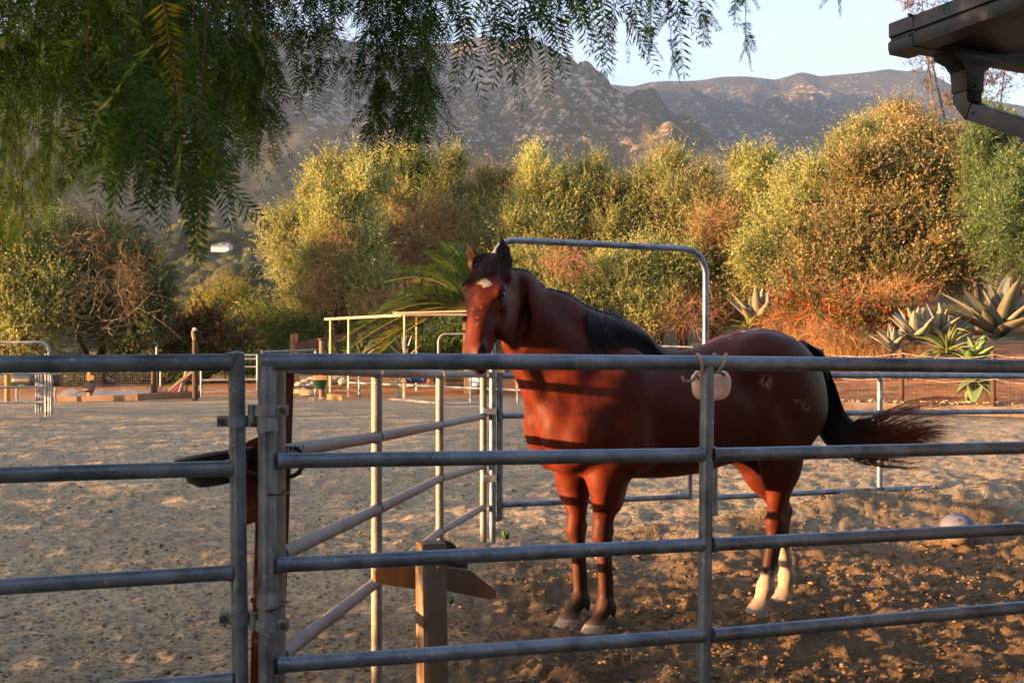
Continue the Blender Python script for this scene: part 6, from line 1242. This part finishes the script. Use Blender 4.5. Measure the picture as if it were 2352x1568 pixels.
tag(clods(170, np.random.default_rng(2), pebbles, .015, .045, 'edge_pebbles', lambda n: np.array([.40, .29, .19])[None] * (.5 + .7 * np.random.default_rng(1).random((n, 1))), 'clod'), 'pale pebbles along the foot of the right-hand bank', 'pebbles', kind='stuff')
# ball
m, t, o = new_mat('ball_blue'); p = N(t, 'ShaderNodeBsdfPrincipled'); co = objco(t); f = noise(t, 9, 5, .6, co); gm = N(t, 'ShaderNodeSeparateXYZ'); t.links.new(co, gm.inputs[0])
ml = N(t, 'ShaderNodeMath', operation='MULTIPLY_ADD'); t.links.new(gm.outputs[2], ml.inputs[0]); ml.inputs[1].default_value = 2.6; t.links.new(f, ml.inputs[2])
c = ramp(t, [(.30, (.16, .135, .105)), (.58, (.09, .095, .125)), (.75, (.075, .085, .155))], ml.outputs[0]); t.links.new(c, p.inputs[0]); p.inputs['Roughness'].default_value = .7; t.links.new(bump(t, f, .25, .006), p.inputs['Normal']); t.links.new(p.outputs[0], o.inputs[0])
bc = P(2200, 1221, 7.95); bc[2] = ground_z(bc[0], bc[1]) + .108; th = thing('play_ball', tuple(bc), 'dusty blue horse ball lying on the pen floor behind the right-hand rails', 'ball'); b = MB(); b.ball(bc, .121, 32, 20, (1.03, 1.03, .95)); b.build('shell', 'ball_blue', th, angle=80); b = MB(); b.lathe(bc + np.array((-.02, -.09, .072)), [(.001, .004), (.010, .004), (.012, .0), (.012, -.01)], 10, [np.array((1, 0, 0)), nrm((0, .6, .8)), nrm((-.15, -.75, .6))]); b.build('valve', 'black_plastic', th)
# houses on the hillside
pmat('stucco', (.42, .30, .19), (.55, .42, .28), .3, .9); pmat('white_wall', (.60, .58, .54), (.70, .68, .64), .3, .8); pmat('terracotta', (.22, .10, .06), (.32, .16, .10), .5, .9); pmat('slate', (.14, .14, .15), (.22, .22, .23), .5, .9); pmat('window_dark', (.02, .025, .03), (.04, .045, .05), 1, .15)
def house(label, x, y, wpx, hpx, wall, roof, blocks, Y0=150):
    X, Y, z = on_hill(x, y, Y0); th = thing('hillside_house', (X, Y, z), label, 'house', 'houses on the hillside'); s = Y / F
    for bx, bw, bh in blocks:
        c = np.array((X + bx * wpx * s, Y, z)); hw_, hh_ = bw * wpx * s / 2, bh * hpx * s; b = MB(); b.box(c + np.array((0, 0, hh_ / 2 - 2)), (hw_, hw_ * .6 + 2, hh_ / 2 + 2)); wl = b.build('wall', wall, th, smooth=False)
        b = MB(); e = hw_ + 1; d = hw_ * .6 + 3; rz = hh_ * .30 + 1; b.add([c + np.array(v) for v in ((-e, -d, hh_), (e, -d, hh_), (e, d, hh_), (-e, d, hh_), (-e * .55, 0, hh_ + rz), (e * .55, 0, hh_ + rz))], [(0, 1, 5, 4), (1, 2, 5), (2, 3, 4, 5), (3, 0, 4), (3, 2, 1, 0)]); b.build('roof', roof, th, smooth=False)
        nw = max(2, int(hw_ * 2 / 5))
        for i in range(nw):
            b = MB(); b.box(c + np.array((-hw_ + (i + .5) * 2 * hw_ / nw, -(hw_ * .6 + 2) - .06, hh_ * .45)), (hw_ / nw * .42, .05, hh_ * .22)); b.build('window', 'window_dark', th, smooth=False)
house('large ochre villa with terracotta roofs on the hillside beyond the valley gap', 452, 563, 100, 13, 'stucco', 'terracotta', [(-.34, .26, .8), (-.02, .40, 1.0), (.32, .26, .7)], 300)
house('long white house on the hillside, right of the ochre villa', 510, 566, 40, 8, 'white_wall', 'slate', [(0, 1.0, .7)], 300)
house('small white house high on the hillside over the valley gap', 538, 500, 18, 9, 'white_wall', 'slate', [(0, 1, .9)], 300)
house('white walled house between the golden olive and the palm', 886, 598, 62, 12, 'white_wall', 'slate', [(-.2, .55, .9), (.3, .45, .6)], 200)
house('pale orange house just below the white walled house', 942, 613, 30, 8, 'stucco', 'terracotta', [(0, 1, .8)], 200)
house('little pale house above the low green olive tree', 705, 484, 28, 7, 'white_wall', 'terracotta', [(0, 1, .8)], 300)
# ---------------------------------------------------------------- corner of the stable roof
m, t, o = new_mat('roof_metal'); p = N(t, 'ShaderNodeBsdfPrincipled'); co = objco(t); t.links.new(ramp(t, [(.3, (.006, .009, .016)), (.7, (.014, .018, .030))], noise(t, 7, 5, .6, co)), p.inputs[0]); p.inputs['Roughness'].default_value = .55; t.links.new(bump(t, noise(t, 150, 3, .6, co), .35, .002), p.inputs['Normal']); t.links.new(p.outputs[0], o.inputs[0])
pmat('stable_wall', (.10, .09, .08), (.16, .15, .135), 3, .85)
RC = np.array((1.675, 4.9)); gd = np.array((.443, -.897)); wd_ = np.array((.897, .443)); ZT_ = H_at(57, 4.9); ZB2 = H_at(124, 4.9)
def RP(t_, w, z): q = RC + gd * t_ + wd_ * w; return np.array((q[0], q[1], z))
stb = thing('stable', tuple(RP(1.2, 1.6, 0)), 'dark stable roof corner with gutter and downpipe at the top right', 'building')
def extr(prof, t0, t1, name, par=stb, mat='roof_metal', bevel=0):
    b = MB(); a = [RP(t0, w, z) for w, z in prof]; c = [RP(t1, w, z) for w, z in prof]; n = len(prof); b.add(a + c, [tuple(range(n - 1, -1, -1)), tuple(range(n, 2 * n))] + [(i, (i + 1) % n, n + (i + 1) % n, n + i) for i in range(n)]); return b.build(name, mat, par, angle=25, bevel=bevel)
h = ZT_ - ZB2
prof = [(.0, ZT_), (.0, ZT_ - h * .46), (.012, ZT_ - h * .50), (.012, ZT_ - h * .56), (-.004, ZT_ - h * .62), (-.004, ZT_ - h * .80), (.004, ZB2), (.115, ZB2 - .002), (.125, ZB2 + .02), (.125, ZT_ - .02), (.11, ZT_ - .02), (.11, ZB2 + .02), (.02, ZB2 + .02), (.012, ZT_)]
gut = extr(prof, .13, 4.6, 'gutter'); cap_ = extr([(w - .003 if w < .05 else w + .002, z + (.004 if z > ZB2 + .05 else -.004)) for w, z in prof], -.005, .135, 'gutter_end', gut)
for tz, zz in ((.118, ZT_ - h * .62), (.125, ZT_ + .004)):
    b = MB(); b.tube([RP(tz, -.004, zz), RP(tz, -.018, zz)], .007, 8); b.build('rivet', 'roof_metal', gut)
# rear gutter with its outlet and downpipe
b = MB(); prf = [(.0, ZT_ - .02), (-.10, ZT_ - .02), (-.105, ZT_ - .06), (-.085, ZB2 + .012), (.0, ZB2 + .012)]
a = [RP(t_ + .10, .11, z) for t_, z in prf]; c = [RP(t_ + .10, 4.5, z) for t_, z in prf]; n = 5; b.add(a + c, [tuple(range(n - 1, -1, -1)), tuple(range(n, 2 * n))] + [(i, (i + 1) % n, n + (i + 1) % n, n + i) for i in range(n)]); b.build('gutter', 'roof_metal', stb, angle=25)
oc = RP(.07, .40, 0); axg = [np.array((*wd_, 0)), np.array((*gd, 0)), np.array((0, 0, 1.))]
def sq_loft(secs, name, par):
    b = MB(); V = []
    for c_, hw_, hd, A in secs:
        for sx, sy in ((-1, -1), (1, -1), (1, 1), (-1, 1)): V.append(np.asarray(c_, float) + A[0] * hw_ * sx + A[1] * hd * sy)
    m_ = len(secs); b.add(V, [(i * 4 + k, i * 4 + (k + 1) % 4, (i + 1) * 4 + (k + 1) % 4, (i + 1) * 4 + k) for i in range(m_ - 1) for k in range(4)] + [(0, 1, 2, 3), tuple((m_ - 1) * 4 + k for k in range(4))]); return b.build(name, 'roof_metal', par, bevel=.003, angle=28)
out = sq_loft([((oc[0], oc[1], ZB2 + .014), .15, .062, axg), ((oc[0], oc[1], ZB2 - .004), .145, .06, axg), ((oc[0], oc[1], ZB2 - .025), .09, .05, axg), ((oc[0], oc[1], ZB2 - .055), .060, .046, axg), ((oc[0], oc[1], ZB2 - .11), .053, .045, axg), ((oc[0], oc[1], ZB2 - .145), .053, .045, axg)], 'gutter_outlet', stb)
el0 = np.array((oc[0], oc[1], ZB2 - .10)); el1 = np.array((oc[0], oc[1], ZB2 - .22)); far_ = RP(.07 + .62, .40, ZB2 - .52); dv = nrm(far_ - el1)
sq_loft([(el0, .047, .040, axg), (el1 - np.array((0, 0, -.03)), .047, .040, axg), (el1 + dv * .05, .047, .040, [axg[0], nrm(np.cross(dv, axg[0]))])], 'elbow', out)
sq_loft([(el1 + dv * .03, .0435, .037, [axg[0], nrm(np.cross(dv, axg[0]))]), (far_, .0435, .037, [axg[0], nrm(np.cross(dv, axg[0]))])], 'downpipe', out)
for c_ in (np.array((oc[0], oc[1], ZB2 - .125)) - axg[0] * .0 + axg[1] * .048, el1 + dv * .075 - axg[0] * .045):
    b = MB(); b.ball(c_, .006, 8, 6); b.build('screw', 'roof_metal', out)
b = MB(); b.box(RP(.9, 2.7, 2.48) * np.array((1, 1, 0)) + np.array((0, 0, 1.3)), (0, 0, 0)); b = MB()
b.prism([RP(.66, .78, -.05), RP(4.6, .78, -.05), RP(4.6, 4.4, -.05), RP(.66, 4.4, -.05)], (0, 0, 2.80)); b.build('wall', 'stable_wall', stb, smooth=False)
b = MB(); rise = .16; Vt = []
for w, zz in ((.02, ZT_ - .015), (4.5, ZT_ + 4.5 * rise)): Vt += [RP(.02, w, zz), RP(4.6, w, zz)]
b.add(Vt + [v + np.array((0, 0, .02)) for v in Vt], [(0, 1, 3, 2), (4, 6, 7, 5), (0, 4, 5, 1), (2, 3, 7, 6), (0, 2, 6, 4), (1, 5, 7, 3)]); b.build('roof_sheet', 'roof_metal', stb, smooth=False)
for i in range(7):
    w = .20 + i * .24; zz = ZT_ + w * rise - .03; extr([(w, zz), (w + .03, zz - .035), (w + .09, zz - .03), (w + .12, zz + .016)], .10, 4.5, 'roof_rib')
extr([(.13, ZB2 + .035), (.62, ZB2 + .05), (.62, ZB2 + .058), (.13, ZB2 + .043)], .11, 4.5, 'soffit')
# ---------------------------------------------------------------- pepper tree overhead
def hanging(seed, length, leaf_len, dens, lw, lcol):
    rg = np.random.default_rng(seed); k_ = 26; tt_ = np.linspace(0, 1, k_); ph = rg.random(4) * 6.28
    path = np.stack([.05 * np.sin(tt_ * 4 + ph[0]) + .10 * (1 - tt_) ** 1.2 * math.cos(ph[1]), .05 * np.sin(tt_ * 3.3 + ph[2]) + .10 * (1 - tt_) ** 1.2 * math.sin(ph[1]), length * (1 - tt_)], 1); path -= path[-1] * np.array((1, 1, 0)); path[:, 2] += .0
    b = MB(); b.tube(list(path), .003, 4, rs=np.linspace(.0038, .0009, k_)); Vs = [np.array(b.v)]; Fs = [np.array([f for f in b.f if len(f) == 4])]; Cs = [np.repeat([[.055, .030, .018]], len(b.v), 0)]; off = len(b.v)
    n = int(length * dens); u = np.sort(rg.random(n)) ** .9; u = np.clip(u, .02, .985)
    for i in range(n + 1):
        uu = u[i] if i < n else .985
        p0 = np.array([np.interp(uu, tt_, path[:, q]) for q in range(3)]); az = i * 2.4 + rg.normal(0, .5); dn = -.55 - .6 * rg.random() if i < n else -3
        d0 = nrm((math.cos(az), math.sin(az), dn)); L_ = leaf_len * (.6 + .6 * rg.random()); m_ = int(9 + L_ / leaf_len * 7); s = np.linspace(.12, 1, m_)
        cur = p0 + d0 * (L_ * s)[:, None] + np.array((0, 0, -1.)) * (L_ * .35 * s ** 2)[:, None]; tg = unit(np.gradient(cur, axis=0)); sd = unit(np.cross(tg, np.array((rg.normal(0, .5), rg.normal(0, .5), 1.0)) if abs(tg[0, 2]) < .9 else np.array((1., rg.normal(0, .6), 0)))); up_ = unit(np.cross(sd, tg))
        ll = lw * (1.15 - .55 * s) * (.85 + .3 * rg.random(m_)); col0 = np.array(lcol) * (.65 + .7 * rg.random()); 
        if rg.random() < .02: col0 = np.array((.11, .11, .018))
        for sg in (1, -1):
            ax = unit(sd * sg * .80 + tg * .60 + rg.normal(0, .10, (m_, 3))); V, Fq = leaf_quads(cur, ax, unit(np.cross(ax, up_ + rg.normal(0, .25, (m_, 3)))), ll, ll * .17, .12); Vs.append(V); Fs.append(Fq + off); off += len(V); Cs.append(np.repeat(col0[None] * (.8 + .4 * rg.random((m_, 1))), 4, 0))
        V, Fq = leaf_quads(cur[-1:], tg[-1:], sd[-1:], ll[-1:], ll[-1:] * .17, .1); Vs.append(V); Fs.append(Fq + off); off += 4; Cs.append(np.repeat(col0[None], 4, 0))
        rb_ = np.stack([p0 + (cur[:: max(m_ - 1, 1)] - p0) * 0, cur[:: max(m_ - 1, 1)]], 0).reshape(-1, 3); a_, c_ = p0, cur[-1]; mid = cur[m_ // 2]; w_ = sd[0] * .0008
        V = np.array([a_ - w_, a_ + w_, mid - w_, mid + w_, c_ - w_ * .4, c_ + w_ * .4]); Vs.append(V); Fs.append(np.array([[0, 1, 3, 2], [2, 3, 5, 4]]) + off); off += 6; Cs.append(np.repeat([[.07, .075, .02]], 6, 0))
    return np_mesh('hanging_branch', np.concatenate(Vs), np.concatenate(Fs), np.concatenate(Cs))
PC = (.032, .070, .010)
protos = [hanging(100 + i, 1.5, .17, 17, .042, PC) for i in range(9)]; sparse = [hanging(200 + i, 1.3, .20, 9, .044, PC) for i in range(6)]; fine_ = [hanging(300 + i, 1.5, .13, 24, .026, (.055, .095, .012)) for i in range(6)]; thin_ = [hanging(400 + i, 1.2, .05, 22, .022, PC) for i in range(3)]
pt_ = thing('pepper_tree', (-3.6, 1.6, 0), 'pepper tree with drooping feathery branches hanging into the top left', 'tree')
base = np.array((-3.6, 1.6, -.1)); b = MB(); b.tube(spline([base, (-3.5, 1.7, .9), (-3.2, 1.9, 1.9), (-2.7, 2.2, 2.7)], 12), .3, 14, rs=np.linspace(.34, .2, 12)); b.build('trunk', 'trunk_bark', pt_)
for e_ in ((-.6, 3.4, 3.5), (.9, 2.9, 3.45), (2.2, 3.0, 3.6), (-2.2, 4.8, 3.6), (-1.2, 1.2, 3.3), (-3.6, 3.6, 3.5), (-.3, 5.4, 3.9), (-4.5, .5, 3.2)):
    b = MB(); s0 = np.array((-2.7, 2.2, 2.6)); e_ = np.array(e_); pts = spline([s0, s0 + (e_ - s0) * .35 + (0, 0, .45), s0 + (e_ - s0) * .7 + (0, 0, .35), e_], 12); b.tube(pts, .1, 9, rs=np.linspace(.13, .03, 12)); b.build('limb', 'trunk_bark', pt_)
prng = np.random.default_rng(55)
MINZ = {m_.name: min(v.co.z for v in m_.vertices) for m_ in protos + sparse + fine_ + thin_}
def hang(me, x, y, Z, s=1.0, az=None):
    me = me[prng.integers(len(me))]; dz_ = MINZ[me.name]; o = link_mesh('hanging_branch', me, 'pepper_leaves', pt_); tip = P(x, y + 45, Z); o.location = Vector(tuple(tip)) + Vector((0, 0, -dz_ * s)) - Vector(pt_.location); o.rotation_euler = (prng.normal(0, .05), prng.normal(0, .05), prng.random() * 6.28 if az is None else az); o.scale = (s, s, s); return o
def region_(n, x0, x1, y0, y1, Z0, Z1, me, s=(.85, 1.15), f_=None):
    for i in range(n):
        x = x0 + (x1 - x0) * (i + prng.random()) / n; y = y0 + (y1 - y0) * prng.random()
        if f_: y = f_(x) + prng.normal(0, 25)
        hang(me, x, y, Z0 + (Z1 - Z0) * prng.random(), s[0] + (s[1] - s[0]) * prng.random())
region_(46, -30, 270, 330, 560, 4.2, 6.0, fine_, f_=lambda x: np.interp(x, [-30, 40, 120, 200, 270], [560, 510, 440, 400, 430]))
region_(20, -20, 620, 120, 330, 3.2, 5.2, protos); region_(17, 60, 560, 260, 440, 3.0, 4.6, protos); region_(16, 100, 520, 0, 200, 2.6, 4.2, protos); region_(16, -20, 640, -60, 120, 2.4, 4.0, protos)
region_(18, -20, 600, 40, 300, 2.6, 4.8, protos); region_(7, 150, 480, 200, 400, 2.2, 3.2, protos); region_(9, 280, 520, 400, 560, 2.3, 3.0, protos, (.9, 1.05)); region_(6, 380, 500, 540, 640, 1.7, 2.2, sparse, (.85, 1.0)); region_(5, 200, 420, 380, 520, 1.8, 2.4, sparse); region_(6, 250, 360, 380, 470, 2.6, 3.4, protos)
region_(12, 500, 625, 250, 380, 3.2, 4.2, protos); region_(5, 555, 620, 330, 400, 3.4, 4.4, fine_)
region_(13, 640, 820, 60, 230, 3.6, 4.6, protos, (.8, 1.0)); region_(10, 640, 1010, -40, 80, 3.0, 4.4, protos); region_(11, 820, 990, 120, 300, 3.7, 4.5, protos, (.85, 1.0))
for x, y in ((848, 352), (905, 372), (955, 402), (975, 330), (880, 330), (940, 345), (965, 290), (866, 300)): hang(protos, x, y + 40, 4.0 + .3 * prng.random(), .95); hang(protos, x + 12, y - 30, 4.1 + .3 * prng.random(), .9)
for x, y, Z in ((1046, 178, 2.9), (1100, 150, 2.8), (1158, 150, 2.9), (1220, 205, 2.7), (1030, 110, 3.1), (1070, 115, 3.0), (1130, 105, 2.7), (1190, 100, 3.0), (1252, 75, 2.8), (1345, 70, 2.6), (1382, 105, 2.7), (1420, 60, 2.5), (1412, 110, 2.9), (1310, 55, 2.6), (1480, 80, 2.8), (1540, 90, 2.8), (1512, 35, 2.7), (1594, 20, 2.9), (1640, 42, 2.8), (1004, 90, 3.3), (1265, 110, 3.0)): hang(sparse, x, y + 38, Z, .85 + .2 * prng.random()); hang(sparse, x + 20 + 16 * prng.random(), y - 10, Z + .2, .8)
for x, y, Z in ((1548, 165, 2.9), (1714, 128, 2.9), (1494, 105, 2.8), (1610, 60, 2.7), (1690, 30, 2.8), (1925, 3, 2.8)): hang(thin_, x, y, Z, .95)
hang(sparse, 2168, 62, 2.7, .5)
for i in range(230):                      # the rest of the curtain, to the left of and above the picture
    o = link_mesh('hanging_branch', protos[prng.integers(9)], 'pepper_leaves', pt_); X_, Y_ = -2.2 - 3.0 * prng.random(), .2 + 4.6 * prng.random()
    o.location = Vector((X_, Y_, (1.68 if Y_ > 3.2 else .45) + 1.6 * prng.random() ** 1.2)) - Vector(pt_.location); o.rotation_euler = (0, 0, prng.random() * 6.28); o.scale = (1.25,) * 3

for i in range(70):                       # unseen canopy added over the camera to dim the sky light
    o = link_mesh('hanging_branch', protos[prng.integers(9)], 'pepper_leaves', pt_); Y_ = -2.0 + 4.6 * prng.random()
    o.location = Vector((-2.6 + 5.0 * prng.random(), Y_, max(2.75, 1.9 + .40 * max(Y_, 0)) + .35 * prng.random())) - Vector(pt_.location); o.rotation_euler = (0, 0, prng.random() * 6.28)
